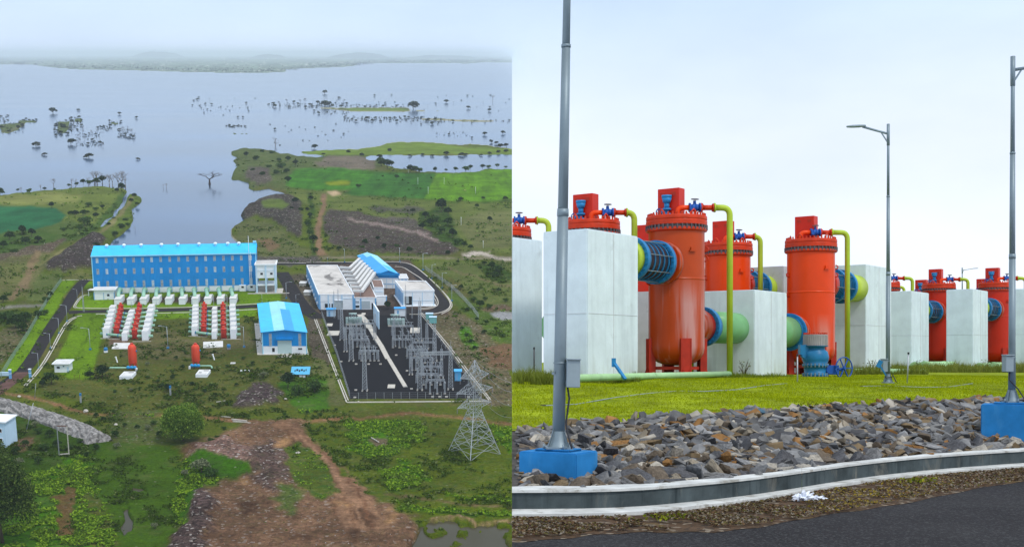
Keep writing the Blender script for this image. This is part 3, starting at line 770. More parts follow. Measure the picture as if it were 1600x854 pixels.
kerb([(676,462),(682,471),(681,477),(668,481),(655,481.5)], .4)
kerb([(96,438),(110,437.2),(146,437)], .6)
kerb([(387,459),(420,458.7),(452,458.2)], 1.0, .5)
kerb([(402,410),(440,410.5),(478,411)], .8)

# ---- generic building pieces
def wallbox(name, poly, z0, z1, m, parent=None, **kw):
    return O(name, MB().prism(poly, z0, z1), m, parent, **kw)
def window(parent, c, size, rz=0, name='window', m=None, fr=None):
    # c centre on the wall, size (w, depth, h); frame stands proud, pane inside it
    w_, d_, h_ = size
    mb = MB()
    M = Matrix.Rotation(rz, 3, 'Z')
    for dx, dz, sx, sz in ((-w_/2, 0, .12, h_+.12), (w_/2, 0, .12, h_+.12), (0, h_/2, w_-.12, .12), (0, -h_/2, w_-.12, .12)):
        mb.box(Vector(c) + M @ Vector((dx, 0, dz)), (sx, d_, sz), rz)
    f = O(name, mb, fr or m_paleblue, parent)
    O('pane', MB().box(c, (w_-.1, d_*.6, h_-.1), rz), m or m_win, f)
    return f

SK = -.19
# ---- pump house --------------------------------------------------------------
def pump_house():
    sc_ = mpp(460)
    xl, xr = 147.5, 399.5
    XL, Y0_ = ga(xl, 459.5); XR, Y1_ = ga(xr, 458.3)
    W_ = math.hypot(XR-XL, Y1_-Y0_); rz = math.atan2(Y1_-Y0_, XR-XL)
    He = hta(270, 459, 399.2); D = 26.0
    Hp = hta(270, 459, 449.5)
    # ridge height so that the ridge shows at row 384
    Yb = ga(270, 459)[1] + D/2; k = (CY - 384)/F
    Hr = HA + Yb*(k*cb - sb)/(cb + k*sb)
    t = T('pump_house', 'long tall blue metal-clad pump house on the water edge with three rows of narrow windows', 'pump house')
    O('cladding', MB().prism([(0, 0), (W_, 0), (W_, D), (0, D)], Hp, He), m_clad, t)
    for x in (0.0, W_):
        O('gable', MB().add([(x, 0, He), (x, D, He), (x, D/2, Hr)], [(0, 1, 2)]), m_clad, t)
    rf = MB(); ov = .6; tt = .25
    for s in (0, 1):
        ya, yb = (-ov, D/2) if s == 0 else (D+ov, D/2)
        za = He - ov*(Hr-He)/(D/2)
        rf.add([(-ov, ya, za+tt), (W_+ov, ya, za+tt), (W_+ov, yb, Hr+tt), (-ov, yb, Hr+tt), (-ov, ya, za), (W_+ov, ya, za), (W_+ov, yb, Hr), (-ov, yb, Hr)],
               [(0,1,2,3), (4,5,6,7), (0,1,5,4), (1,2,6,5), (3,0,4,7)])
    roof = O('roof', rf, m_roofblue, t)
    O('roof_edge', MB().box((W_/2, -ov-.08, He-.25), (W_+1.3, .14, .7)), m_roofcyan, roof)
    for x in (-.1, W_+.1): O('corner_trim', MB().box((x, -.12, (He+Hp)/2), (.5, .2, He-Hp)), m_roofcyan, t)
    # plinth of pale panels between pilasters
    O('plinth', MB().prism([(0, .25), (W_, .25), (W_, D-.3), (0, D-.3)], 0, Hp-.003), m_paleblue, t)
    for k_ in range(13):
        x = W_*(.165 + k_*.0765)
        if x < W_: O('pilaster', MB().box((x, 0.03, Hp/2), (.9, .5, Hp-.02)), m_bluepil, t)
    for k_ in range(11):
        x = W_*(.165 + (k_+.5)*.0765)
        if x < W_-2: O('panel', MB().box((x, .17, Hp*.5), (W_*.0765-1.5, .2, Hp*.78)), m_white, t)
    # windows
    pxm = W_/(xr-xl)
    def zrow(py): return hta(270, 459, py)
    for (a, b) in ((402.5, 410.8), (419.5, 428.5), (438.6, 449.2)):
        z1, z0 = zrow(a), zrow(b)
        for c_ in range(18):
            x = (155.2 + 13.87*c_ - xl)*pxm
            window(t, (x, -.02, (z0+z1)/2), (1.65 if c_ < 17 else 2.1, .16, z1-z0-.2), m=m_winlight if (c_ == 17 or (c_*7+int(a)) % 6 == 0) else m_win, fr=m_bluepil)
    # turbine vents along the ridge
    for px in (167.5, 194, 220.5, 252, 277.5, 310.5, 336, 355.5, 373):
        x = (px - xl)*pxm; y = D/2 - 2.9; z = Hr - 2.9*(Hr-He)/(D/2) + tt
        v_ = MB().cyl((x, y, z-.4), (x, y, z+.9), .75, n=10)
        vo = O('roof_vent', v_, m_roofcyan, t)
        O('vent_head', MB().rev([(.001, 2.35), (.7, 2.25), (1.15, 1.8), (1.25, 1.4), (.85, .9)], 12, (x, y, z)), m_white, vo)
    O('gutter_box', MB().box((W_-.8, D/2, Hr+1.0), (2.2, 1.6, 1.2)), m_roofcyan, t)
    # two small white bays at the right end of the plinth
    for px in (377.5, 391.5):
        x = (px-xl)*pxm
        b_ = O('bay', MB().box((x, -.55, Hp*.52), (4.2, 1.6, Hp*1.02)), m_white, t)
        O('opening', MB().box((x, -1.37, Hp*.72), (1.6, .1, Hp*.3)), m_dark, b_)
    # white ladder / cable tray on the last bay
    lad = MB()
    x = (389.2-xl)*pxm
    lad.box((x, -.35, (He+2)/2+1), (.28, .3, He+4)); lad.box((x+1.0, -.35, (He+2)/2), (.28, .3, He-1))
    for q in range(18): lad.box((x+.5, -.35, 2+q*He/19), (1.0, .12, .16))
    O('ladder', lad, m_white, t)
    mst = MB().tube([(x, -.4, He), (x, -.4, hta(270, 459, 372))], .14, 6)
    O('mast', mst, m_white, t)
    putA(t, XL, Y0_, 0, rz, skew=SK)
    return (XL, Y0_, rz, W_, pxm, xl)
PH = pump_house()
# discharge pipes and their concrete blocks
def discharge(i):
    px = 188.5 + 19.28*i
    bx = 183.8 + (362.3+.0*i - 183.8)/9*i*1.0
    X, Y = ga(px, 459.0); 
    Xb, Yb = ga(bx + (1.5 if i > 4 else 0), 476.2 - i*.12)
    s = mpp(470)
    wdt = 9.6*s; h = hta(bx, 476, 467.5)
    dpt = (Y - Yb)*.42
    t = T('thrust_block', 'white thrust block before the pump house, %s from the left' % ORD[i], 'concrete block', 'thrust blocks along the pump house')
    O('block_body', MB().box((0, dpt*.5, h/2), (wdt, dpt, h)), m_white, t)
    O('cap_slab', MB().box((0, dpt*.5, h+.12), (wdt+.35, dpt+.3, .22)), m_roofwhite, t)
    putA(t, Xb, Yb, skew=SK)
    p = T('discharge_pipe', 'pale green bent pipe leaving the pump house wall, %s from the left' % ORD[i], 'pipe', 'pale green discharge pipes of the pump house')
    path = elbow([(0, 1.5, 2.9), (0, -2.6, 2.9), (Xb-X-.19*dpt*.7, Yb+dpt*.72-Y, h+1.3), (Xb-X-.19*dpt*.55, Yb+dpt*.55-Y, h-.6)], 1.5)
    O('bend', MB().tube(path, 1.15, 12), m_pgreen, p)
    fl = MB().cyl((0, -.4, 2.9), (0, -.75, 2.9), 1.7, n=16)
    O('wall_flange', fl, m_pgreen, p)
    putA(p, X, Y)
ORD = ['first', 'second', 'third', 'fourth', 'fifth', 'sixth', 'seventh', 'eighth', 'ninth', 'tenth', 'eleventh', 'twelfth']
for i in range(10): discharge(i)

# ---- flat roofed blocks
def flat_building(name, label, cat, base_px, Hh, depth, roofm=m_roofgrey, wallm=m_white, par=.6, over=.0, windows=(), pil=0, pilm=None, rz_=None, widthL=None, group=None, backslope=0.0):
    """base_px: the two front base corners in the photograph"""
    (xa, ya), (xb, yb) = base_px
    A = ga(xa, ya); B = ga(xb, yb)
    W_ = math.hypot(B[0]-A[0], B[1]-A[1]); rz = math.atan2(B[1]-A[1], B[0]-A[0])
    t = T(name, label, cat, group)
    k = backslope*depth
    fp = [(0, 0), (W_, 0), (W_+k, depth), (k, depth)]
    O('wall', MB().prism(fp, 0, Hh), wallm, t)
    ov = over
    outer = [(-ov, -ov), (W_+ov, -ov), (W_+k+ov, depth+ov), (k-ov, depth+ov)]
    O('roof', MB().prism(outer, Hh+.002, Hh+.25), roofm, t)
    mb = MB(); 
    for i in range(4):
        a = Vector((*outer[i], 0)); b = Vector((*outer[(i+1) % 4], 0)); 
        d = (b-a).normalized()
        mb.bar(a + d*.18 + Vector((0, 0, Hh+.25+par/2)), b - d*.18 + Vector((0, 0, Hh+.25+par/2)), .35, par)
    O('parapet', mb, m_white, t)
    if pil:
        mb = MB()
        for q in range(pil+1):
            u = q/pil
            mb.box((k*u-.08, .3+u*(depth-.6), Hh/2), (.35, .7, Hh-.02))
        O('pilaster', mb, pilm or m_bluepil, t)
    for wd in windows:
        kind, u, z, ww, hh = wd[:5]
        if kind == 'dark': 
            window(t, (u*W_, -.02, z), (ww, .14, hh), m=m_dark)
        elif kind == 'shutter':
            o_ = O('roller_shutter', MB().box((u*W_, -.03, z), (ww, .12, hh)), m_shutter, t)
            r_ = MB()
            for j in range(int(hh/.35)): r_.box((u*W_, -.10, z-hh/2+.2+j*.35), (ww-.1, .05, .10))
            O('slat_line', r_, m_galv, o_)
        elif kind == 'panel':
            O('panel', MB().box((u*W_, -.04, z), (ww, .1, hh)), wd[5] if len(wd) > 5 else m_paleblue, t)
        elif kind == 'pil':
            O('pilaster', MB().box((u*W_, -.06, z), (ww, .3, hh)), m_bluepil, t)
    putA(t, A[0], A[1], 0, rz, skew=SK)
    return t, W_, rz
flat_building('annex', 'small white annex with flat roof against the left end of the pump house', 'building', ((147.5,468.3),(178.5,468.3)), hta(160,468,453.5), 8.5, roofm=m_roofwhite, par=.4, over=.8,
    windows=[('dark', .70, 2.9, 1.6, 1.5), ('pil', .0, 2.3, .5, 4.6), ('pil', .47, 2.3, .25, 4.4), ('pil', 1.0, 2.3, .5, 4.6)])
t_ = T('concrete_canopy', 'thin pale concrete canopy slab sticking out left of the small white annex', 'canopy')
X, Y = ga(143, 462); Hc = hta(143, 463, 454)
O('slab', MB().box((0, 2, Hc), (4.0, 6, .3)), m_roofwhite, t_); 
for x in (-1.6,): O('post', MB().box((x, -.5, Hc/2-.1), (.25, .25, Hc-.1)), m_white, t_)
putA(t_, X, Y)
# tall open annex at the right end
def right_annex():
    A = ga(400.8, 458); B = ga(431.5, 458); W_ = B[0]-A[0]; H = hta(415, 458, 414.5); D = 14
    t = T('stair_annex', 'white annex on tall open columns at the right end of the pump house', 'building')
    z1 = hta(415, 458, 434.5); z2 = hta(415, 458, 445.5)
    O('upper_wall', MB().prism([(0, 0), (W_, 0), (W_, D), (0, D)], z1, H), m_white, t)
    O('middle_slab', MB().prism([(0, 0), (W_, 0), (W_, D), (0, D)], z2-.35, z2+.35), m_white, t)
    O('floor_slab', MB().prism([(-1, -1), (W_+4, -1), (W_+4, D), (-1, D)], 0, .35), m_kerb, t)
    for x, y in ((.4, .3), (W_/2, .3), (W_-.4, .3), (.4, D-.4), (W_-.4, D-.4), (W_/2, D-.4), (W_-.4, D/2)):
        O('column', MB().box((x, y-.35, H/2-.05), (1.0, .8, H-.15)), m_paleblue, t)
    O('back_wall', MB().prism([(.9, D*.7), (W_-.9, D*.7), (W_-.9, D*.75), (.9, D*.75)], .36, z2-.36), m_dark if False else m_roofgrey, t)
    O('roof', MB().prism([(-.6, -.6), (W_+.8, -.6), (W_+.8, D+.6), (-.6, D+.6)], H+.003, H+.9), m_white, t)
    O('roof_surface', MB().prism([(0, 0), (W_, 0), (W_, D), (0, D)], H+.903, H+.96), m_roofgrey, t)
    O('belt', MB().box((W_/2, -.42, (H+z1)/2+.9), (W_, .12, .3)), m_paleblue, t)
    for u in (.2, .69):
        window(t, (W_*u+1.2, -.03, (H+z1)/2-1.3), (1.7, .16, 1.5), m=m_dark, fr=m_white)
    putA(t, A[0], A[1], skew=SK)
right_annex()

# ---- control building group
def poly_building(name, label, cat, roof_px, base_py, wallm=m_white, roofm=m_roofgrey, par=.5):
    """roof_px: front-left, front-right, back-right, back-left corners of the roof; base_py: row of the front wall's foot"""
    fl, fr, br, bl = roof_px
    H = hta(fl[0], base_py, fl[1])
    P4 = [ga(*p, H) for p in roof_px]
    ox, oy = P4[0]
    L4 = [(x-ox, y-oy) for x, y in P4]
    t = T(name, label, cat)
    O('wall', MB().prism(L4, 0, H-.5), wallm, t)
    O('roof', MB().prism(L4, H-.498, H-.3), roofm, t)
    mb = MB()
    for i in range(4):
        a = Vector((*L4[i], H-.25)); b = Vector((*L4[(i+1) % 4], H-.25)); mb.bar(a, b, .45, par)
    O('parapet', mb, m_white, t)
    putA(t, ox, oy)
    return t, L4, H
def on_face(L4, i, u, z, w_, d_, h_, out=.08):
    a = Vector((*L4[i], 0)); b = Vector((*L4[(i+1) % 4], 0)); d = (b-a); n = Vector((d.y, -d.x, 0)).normalized()
    rz = math.atan2(d.y, d.x)
    return (a + d*u + n*out + Vector((0, 0, z)), (w_, d_, h_), rz)
def face_part(t, L4, i, u, z, w_, h_, m, name, d_=.2, out=.06):
    c, s, rz = on_face(L4, i, u, z, w_, d_, h_, out)
    return O(name, MB().box(c, s, rz), m, t)
t, L4, H = poly_building('control_building', 'large white building with a broad flat roof marked by black stains', 'building', [(498.2,459.2),(552.6,459.2),(527,413.8),(479.4,413.8)], 483.4)
fw = Vector(L4[1]).length
for u in (.02, .27, .42, .66, .985): face_part(t, L4, 0, u, H*.48, .9, H*.94, m_bluepil if u in (.02, .985) else m_paleblue, 'pilaster')
for u in (.14,): face_part(t, L4, 0, u, H*.72, fw*.2, H*.4, m_white, 'panel')
for u, w_ in ((.24, 3.2), (.39, 1.4)):
    c, s, rz = on_face(L4, 0, u, H*.26, w_, .16, 2.6); window(t, c, s, rz, m=m_dark)
s_ = face_part(t, L4, 0, .565, H*.31, 5.0, H*.5, m_shutter, 'roller_shutter'); 
face_part(t, L4, 0, .565, H*.6, 5.4, .35, m_white, 'shutter_box', .5, .2)
face_part(t, L4, 0, .82, H*.72, fw*.28, .25, m_paleblue, 'belt')
lw = (Vector(L4[3])).length
for k_ in range(16):
    face_part(t, L4, 3, (k_+.5)/16, H*.46, lw/16*.42, H*.88, m_bluepil, 'pilaster', .5, .2)
    if k_ % 2 == 0: face_part(t, L4, 3, (k_+1)/16, H*.3, lw/16*.3, 1.4, m_white, 'air_duct', 1.2, .5)
face_part(t, L4, 3, .5, H*.93, lw, .5, m_paleblue, 'belt', .3, .12)
t, L4, H = poly_building('control_annex', 'lower white wing with a brownish roof and large grey roller shutter', 'building', [(553.3,464.2),(587.8,464.2),(577,441),(547,441)], 483.2, roofm=m_roofrust)
fw = Vector(L4[1]).length
for u in (.03, .3, .97): face_part(t, L4, 0, u, H*.48, .8, H*.94, m_bluepil, 'pilaster')
face_part(t, L4, 0, .52, H*.40, 5.2, H*.6, m_shutter, 'roller_shutter')
for u, z in ((.13, .62), (.14, .25)):
    c, s, rz = on_face(L4, 0, u, H*z, 2.4, .16, 1.5); window(t, c, s, rz, m=m_win if z > .5 else m_dark)
face_part(t, L4, 0, .86, H*.28, 1.9, H*.5, m_dark, 'door')
t, L4, H = poly_building('utility_block', 'small white block with a reddish roof tucked under the blue gabled hall', 'building', [(584,448.4),(599.8,448.4),(596,436.5),(580,436.5)], 471, roofm=m_roofrust)
face_part(t, L4, 0, .5, H*.7, 5, .3, m_paleblue, 'belt')
t, L4, H = poly_building('yard_wall', 'white boundary wall panel beside the dark bush behind the switchyard', 'wall', [(588.5,462),(604.3,461.5),(604,460.6),(588.5,461)], 477, roofm=m_white, par=.2)
face_part(t, L4, 0, .96, H*.5, .6, H*.9, m_bluepil, 'pilaster')
t, L4, H = poly_building('switch_room', 'white switch room with a grey topped flat roof inside the ring road bend', 'building', [(629.8,454),(678.4,453.4),(664.6,438.8),(617.4,438.3)], 478.2, roofm=m_roofgrey, par=1.0)
fw = Vector(L4[1]).length
for u in (.01, .30, .62, .99): face_part(t, L4, 0, u, H*.45, .5, H*.86, m_paleblue, 'pilaster')
face_part(t, L4, 0, .5, H*.35, fw, .22, m_paleblue, 'belt')
face_part(t, L4, 0, .17, H*.36, 4.4, H*.55, m_dark, 'doorway')
face_part(t, L4, 0, .14, H*.40, 1.6, H*.46, m_shutter, 'door_leaf', .3, .12)
lw = Vector(L4[3]).length
for k_ in range(6):
    face_part(t, L4, 3, (k_+.5)/6, H*.42, lw/6*.4, H*.8, m_bluepil, 'pilaster', .4, .15)
O('plinth_slab', MB().prism([(L4[0][0]-1.2, -1.2), (L4[1][0]+1.2, L4[1][1]-1.2), (L4[2][0]+1, L4[2][1]), (L4[3][0]-1, L4[3][1])], 0, .4), m_white, t)
t, L4, H = poly_building('store_shed', 'low white store with grilles beside the blue gabled hall', 'building', [(624.5,434.5),(638,434.3),(634.5,427.3),(622,427.5)], 438.5, roofm=m_roofwhite, par=.3)
for u in (.3, .7): face_part(t, L4, 0, u, H*.5, 1.6, H*.4, m_bluepil, 'grille')
def gable_hall(name, label, fl, fr, bl, base_py, ridge_front, ridge_back, wallsplit, patches=()):
    H = hta(fl[0], base_py, fl[1]);
    A = ga(*fl, H); B = ga(*fr, H); C_ = ga(*bl, H)
    W_ = math.hypot(B[0]-A[0], B[1]-A[1]); rz = math.atan2(B[1]-A[1], B[0]-A[0])
    dx, dy = C_[0]-A[0], C_[1]-A[1]
    c, s = math.cos(-rz), math.sin(-rz)
    kx, D = dx*c - dy*s, dx*s + dy*c
    kx = 0 if abs(kx) < .1*D else kx
    # ridge height from the front peak row
    Yp = (A[1]+B[1])/2; k = (CY - ridge_front[1])/F
    Hr = HA + Yp*(k*cb - sb)/(cb + k*sb)
    t = T(name, label, 'building')
    fp = [(0, 0), (W_, 0), (W_+kx, D), (kx, D)]
    zs = H*wallsplit
    O('lower_wall', MB().prism([(x*.999+.01, y+.04) for x, y in fp], 0, zs), m_white, t)
    mb = MB()
    mb.prism(fp, zs+.003, H)
    O('upper_wall', mb, m_clad, t)
    g = MB(); g.add([(0, 0, H+.002), (W_, 0, H+.002), (W_/2, 0, Hr)], [(0, 1, 2)]); g.add([(kx, D, H), (W_+kx, D, H), (W_/2+kx, D, Hr)], [(2, 1, 0)])
    O('gable', g, m_clad, t)
    ov = .7; tt = .22
    def slab(u0, u1, v0, v1, dz, th):   # u across 0..1 (0.5 ridge), v along 0..1
        P = []
        for u, v_ in ((u0, v0), (u1, v0), (u1, v1), (u0, v1)):
            z = H + (Hr-H)*(1-abs(u-.5)*2)
            x = u*W_ + (-ov if u == 0 else ov if u == 1 else 0) + kx*v_
            y = v_*D + (-ov if v_ == 0 else ov if v_ == 1 else 0)
            if u in (0, 1): z -= ov*(Hr-H)/(W_/2)
            P.append((x, y, z+dz))
        return P + [(x, y, z+th) for x, y, z in P]
    mb = MB()
    fs = [(0,3,2,1), (4,5,6,7), (0,1,5,4), (1,2,6,5), (2,3,7,6), (3,0,4,7)]
    mb.add(slab(0, .5, 0, 1, .02, tt), fs); mb.add(slab(.5, 1, 0, 1, .02, tt), fs)
    roof = O('roof', mb, m_roofblue, t)
    for (u0, u1, v0, v1, m_) in patches:
        O('roof_sheet', MB().add(slab(u0, u1, v0, v1, .02+tt+.01, .03), fs), m_, roof)
    mb = MB(); mb.bar((W_/2, -ov, Hr+tt+.1), (W_/2+kx, D+ov, Hr+tt+.1), .5, .12)
    O('ridge_cap', mb, m_roofcyan, roof)
    A2 = A
    putA(t, A[0], A[1], 0, rz)
    return t, W_, D, H, Hr, kx
# big shed
t, W_, D, H, Hr, kx = gable_hall('workshop_shed', 'bright blue shed with gabled striped roof and a big pale roller door', (409.8,518.7), (478.5,518.7), (403.3,474.5), 553, (444.5,515.2), (0,0), .37,
    patches=[(.27, .5, 0, 1, m_roofcyan), (.5, .74, .0, .72, m_roofmid), (.5, .66, .72, 1, m_roofcyan)])
O('roller_door', MB().box((W_*.5, -.06, H*.31), (W_*.32, .2, H*.62)), mat('pale_roller_door', (.46, .60, .60), .5, var=.05), t)
O('door_hood', MB().box((W_*.5, -.5, H*.70), (W_*.38, 1.2, .8)), m_clad, t)
rp = MB(); rp.add([(W_*.34, -.2, .35), (W_*.66, -.2, .35), (W_*.68, -6.5, 0), (W_*.37, -6.5, 0), (W_*.34, -.2, -.3), (W_*.66, -.2, -.3), (W_*.68, -6.5, -.3), (W_*.37, -6.5, -.3)], [(0,3,2,1), (0,1,5,4), (1,2,6,5), (2,3,7,6), (3,0,4,7)])
O('ramp', rp, m_kerb, t)
for u in (.18, .85):
    window(t, (W_*u, -.04, H*.66), (1.5, .16, H*.56), m=m_win, fr=m_bluepil)
window(t, (W_*.24, -.02, H*.2), (1.5, .2, 2.3), name='side_door', m=m_dark, fr=m_white)
window(t, (W_*.85, -.02, H*.25), (2.2, .2, 1.0), m=m_dark, fr=m_white)
O('apron', MB().prism([(-2.8, -1.2), (W_+1.2, -1.2), (W_+1.2+kx, D+1), (-2.8+kx, D+1)], -.2, .12), m_kerb, t)
for x in (.0, W_): O('corner_trim', MB().box((x, -.05, H/2), (.4, .3, H-.1)), m_roofcyan, t)
side = MB()
for k_ in range(9): side.box((-.1+kx*(k_+.5)/9, D*(k_+.5)/9, H*.65), (.25, 1.0, H*.5))
O('side_window_strip', side, m_win, t)
dn = MB()
for k_ in range(4): dn.box((-.25+kx*k_/3.3, D*k_/3.3+1, H*.5), (.25, .25, H*.95))
O('downpipe', dn, m_white, t)
# blue gabled hall
t, W_, D, H, Hr, kx = gable_hall('gabled_hall', 'white hall with a patchy blue gabled roof where the white ducts end', (591.5,427.5), (623,428), (559,399.3), 450, (601.5,422.5), (0,0), .72,
    patches=[(0, .26, 0, 1, m_roofmid), (.26, .5, 0, .78, m_roofmid), (.5, 1, .35, 1, m_roofcyan), (.26, .5, .80, 1, m_roofcyan), (.0, .26, .985, 1, m_roofcyan), (.5, .56, 0, .35, m_roofcyan)])
O('fascia', MB().box((W_/2, -.75, H-.1), (W_+1.5, .2, 1.6)), m_clad, t)
O('belt', MB().box((W_/2, -.02, H*.3), (W_, .15, .4)), m_bluepil, t)
for u in (.05, .4, .7, .98): O('pilaster', MB().box((W_*u, .0, H*.35), (.4, .25, H*.7)), m_paleblue, t)
# seven white ducts
for i in range(7):
    u = i/6
    a = (531+ (551.5-531)*u, 417.5 + (453.5-417.5)*u); b = (546.5 + (565.8-546.5)*u, 418.8 + (454.5-418.8)*u); c_ = (562 + (585.5-562)*u, 406.5 + (428.6-406.5)*u)
    h0 = 10.3
    P = [Vector((*ga(*p, h0), h0)) for p in (a, b, c_)]
    P0 = P[0].copy()
    P = [p - P0 for p in P]
    t = T('roof_duct', 'white bent duct from flat roof to blue hall, %s from the far end' % ORD[i], 'duct', 'white ducts leading to the gabled hall')
    O('level_run', MB().bar(P[0], P[1]+(P[1]-P[0]).normalized()*.8, 1.6, 1.5), m_roofwhite, t)
    O('angled_run', MB().bar(P[1]+Vector((0, 0, .02)), P[2]+Vector((0, 0, 1.0)), 1.75, 1.55), m_roofwhite, t)
    mb = MB()
    for f in (.15, .8): q = P[0].lerp(P[1], f); mb.bar(q - Vector((0, 0, 1)), q - Vector((0, 0, h0)), .35)
    q = P[1].lerp(P[2], .5); mb.bar(q - Vector((0, 0, 1)), q - Vector((0, 0, h0)), .35)
    O('support_post', mb, m_galv, t)
    putA(t, P0.x, P0.y, h0)
# water tanks/ stair boxes left of the control building
for px, py, lb in ((473,447,'upper'), (480,461,'lower')):
    X, Y = ga(px, py); t = T('step_box', 'low grey concrete box beside the control building left wall, the %s of two' % lb, 'concrete box')
    O('box_body', MB().box((0, 3, 1.0), (4.2, 7.5, 2.0)), m_kerb, t); O('box_lid', MB().box((0, 3, 2.12), (4.8, 8, .22)), m_roofwhite, t)
    putA(t, X, Y)

# ---- guard house
t, W_, rz = flat_building('guard_house', 'small white guard house with a flat overhanging roof beside the road', 'guard house', ((85.5,581.5),(107,581.8)), hta(96,581,568.5), 7.0, roofm=m_roofwhite, par=.3, over=.8,
    windows=[('dark', .28, 2.5, 1.5, 1.1), ('dark', .66, 3.1, .8, .6), ('panel', .95, 1.4, .9, 2.6)])
t = T('entrance_sign', 'small pale blue sign cabinet beside the left gate post', 'sign')
X, Y = ga(8, 588)
O('cabinet', MB().box((0, 0, 1.4), (5.0, .8, 1.8)), m_paleblue, t); O('white_end', MB().box((-3.6, 0, 1.1), (1.5, .9, 1.4)), m_white, t)
for x in (-2, 2): O('leg', MB().box((x, 0, .25), (.25, .3, .5)), m_galv, t)
putA(t, X, Y)
for px, py, lb in ((16.5,591,'left'), (47.5,590,'right')):
    t = T('gate_post', 'blue gate post with white cap on the %s side of the entrance road' % lb, 'gate post')
    h = 4.2
    O('post_body', MB().box((0, 0, h/2), (1.0, 1.0, h)), m_bluepil, t)
    O('post_cap', MB().box((0, 0, h+.15), (1.3, 1.3, .3)), m_white, t)
    O('band', MB().box((0, 0, h*.6), (1.04, 1.04, .25)), m_white, t)
    putA(t, *ga(px, py))
t = T('barrier', 'dark red gate leaning low across the entrance road', 'gate'); a = Vector((*ga(18,590), 0)); b = Vector((*ga(46,589), 0)); d = b-a
mb = MB(); mb.bar((0, 0, 1.0), d + Vector((0, 0, 1.0)), .18); mb.bar((0, 0, .3), d + Vector((0, 0, .3)), .12)
for k_ in range(13): mb.bar(d*k_/12 + Vector((0, 0, .3)), d*k_/12 + Vector((0, 0, 1.0)), .08)
O('gate_frame', mb, m_rust, t); putA(t, a.x, a.y)

# ---- blue canopy sign near the yard
t = T('blue_canopy', 'small blue canopy with dark marks on it standing in the bushes', 'canopy'); X, Y = ga(470, 589)
O('roof_panel', MB().box((0, 0, 3.3), (9.0, 5.5, .25), tilt=Matrix.Rotation(R(28), 3, 'X')), mat('canopy_blue', (.10, .42, .66), .5), t)
mk = MB(); Mx = Matrix.Rotation(R(28), 3, 'X')
for k_, (x, ww) in enumerate(((-2.6, .5), (-1.6, .9), (-.5, .7), (.6, .9), (1.7, .6), (2.6, .5))):
    mk.box(Mx @ Vector((x, .6*((k_ % 2)-.5), .15)) + Vector((0, 0, 3.3)), (ww, 1.3, .06), tilt=Mx)
O('dark_mark', mk, m_dark, t)
for x in (-3.5, 3.5):
    for y in (-1.5, 1.5): O('leg', MB().box((x, y, 1.5), (.2, .2, 3.0 + y*.4)), m_galv, t)
putA(t, X, Y)
for i, px in enumerate((470, 475)):
    t = T('white_box', 'small white box under the blue canopy, the %s one' % ('left', 'right')[i], 'box')
    O('case', MB().box((0, 0, .7), (1.2, 1, 1.4)), m_white, t); O('lid', MB().box((0, 0, 1.45), (1.35, 1.15, .12)), m_roofwhite, t); putA(t, *ga(px, 590.5))

# ---- valve tanks in two clusters ------------------------------------------------
def site_tank(H=7.2, r=1.55):
    t = T('valve_tank', 'x', 'tank')
    O('tank_body', MB().rev([(.01, .55), (r*.6, .6), (r, 1.0), (r, H*.74)], 16), m_red, t)
    O('tank_flange', MB().rev([(r, H*.735), (r*1.12, H*.74), (r*1.12, H*.8), (.01, H*.82)], 16), m_red, t)
    O('top_box', MB().box((0, 0, H*.9), (1.25, .9, H*.19)), m_redor, t)
    O('leg', MB().box((-r*.8, 0, .6), (.4, .4, 1.2)), m_red, t); O('leg', MB().box((r*.8, 0, .6), (.4, .4, 1.2)), m_red, t)
    mb = MB().tube(elbow([(.3, 0, H*.8), (.3, 0, H*.86), (2.1, 0, H*.86), (2.1, 0, .3)], .25, 3), .12, 6)
    O('vent_pipe', mb, m_pgreen, t)
    return t
tank0 = site_tank(); used_t = [False]
def site_block(label, w_, d_, h_):
    t = T('anchor_block', label, 'concrete block', 'white anchor blocks between the red tanks')
    O('block_body', MB().box((0, d_/2, h_/2), (w_, d_, h_)), m_white, t)
    O('block_top', MB().box((0, d_/2, h_+.06), (w_*.98, d_*.98, .12)), m_roofwhite, t)
    return t
blocks = {}
ROW = ['nearest', 'second nearest', 'third from the front', 'third from the back', 'second farthest', 'farthest']
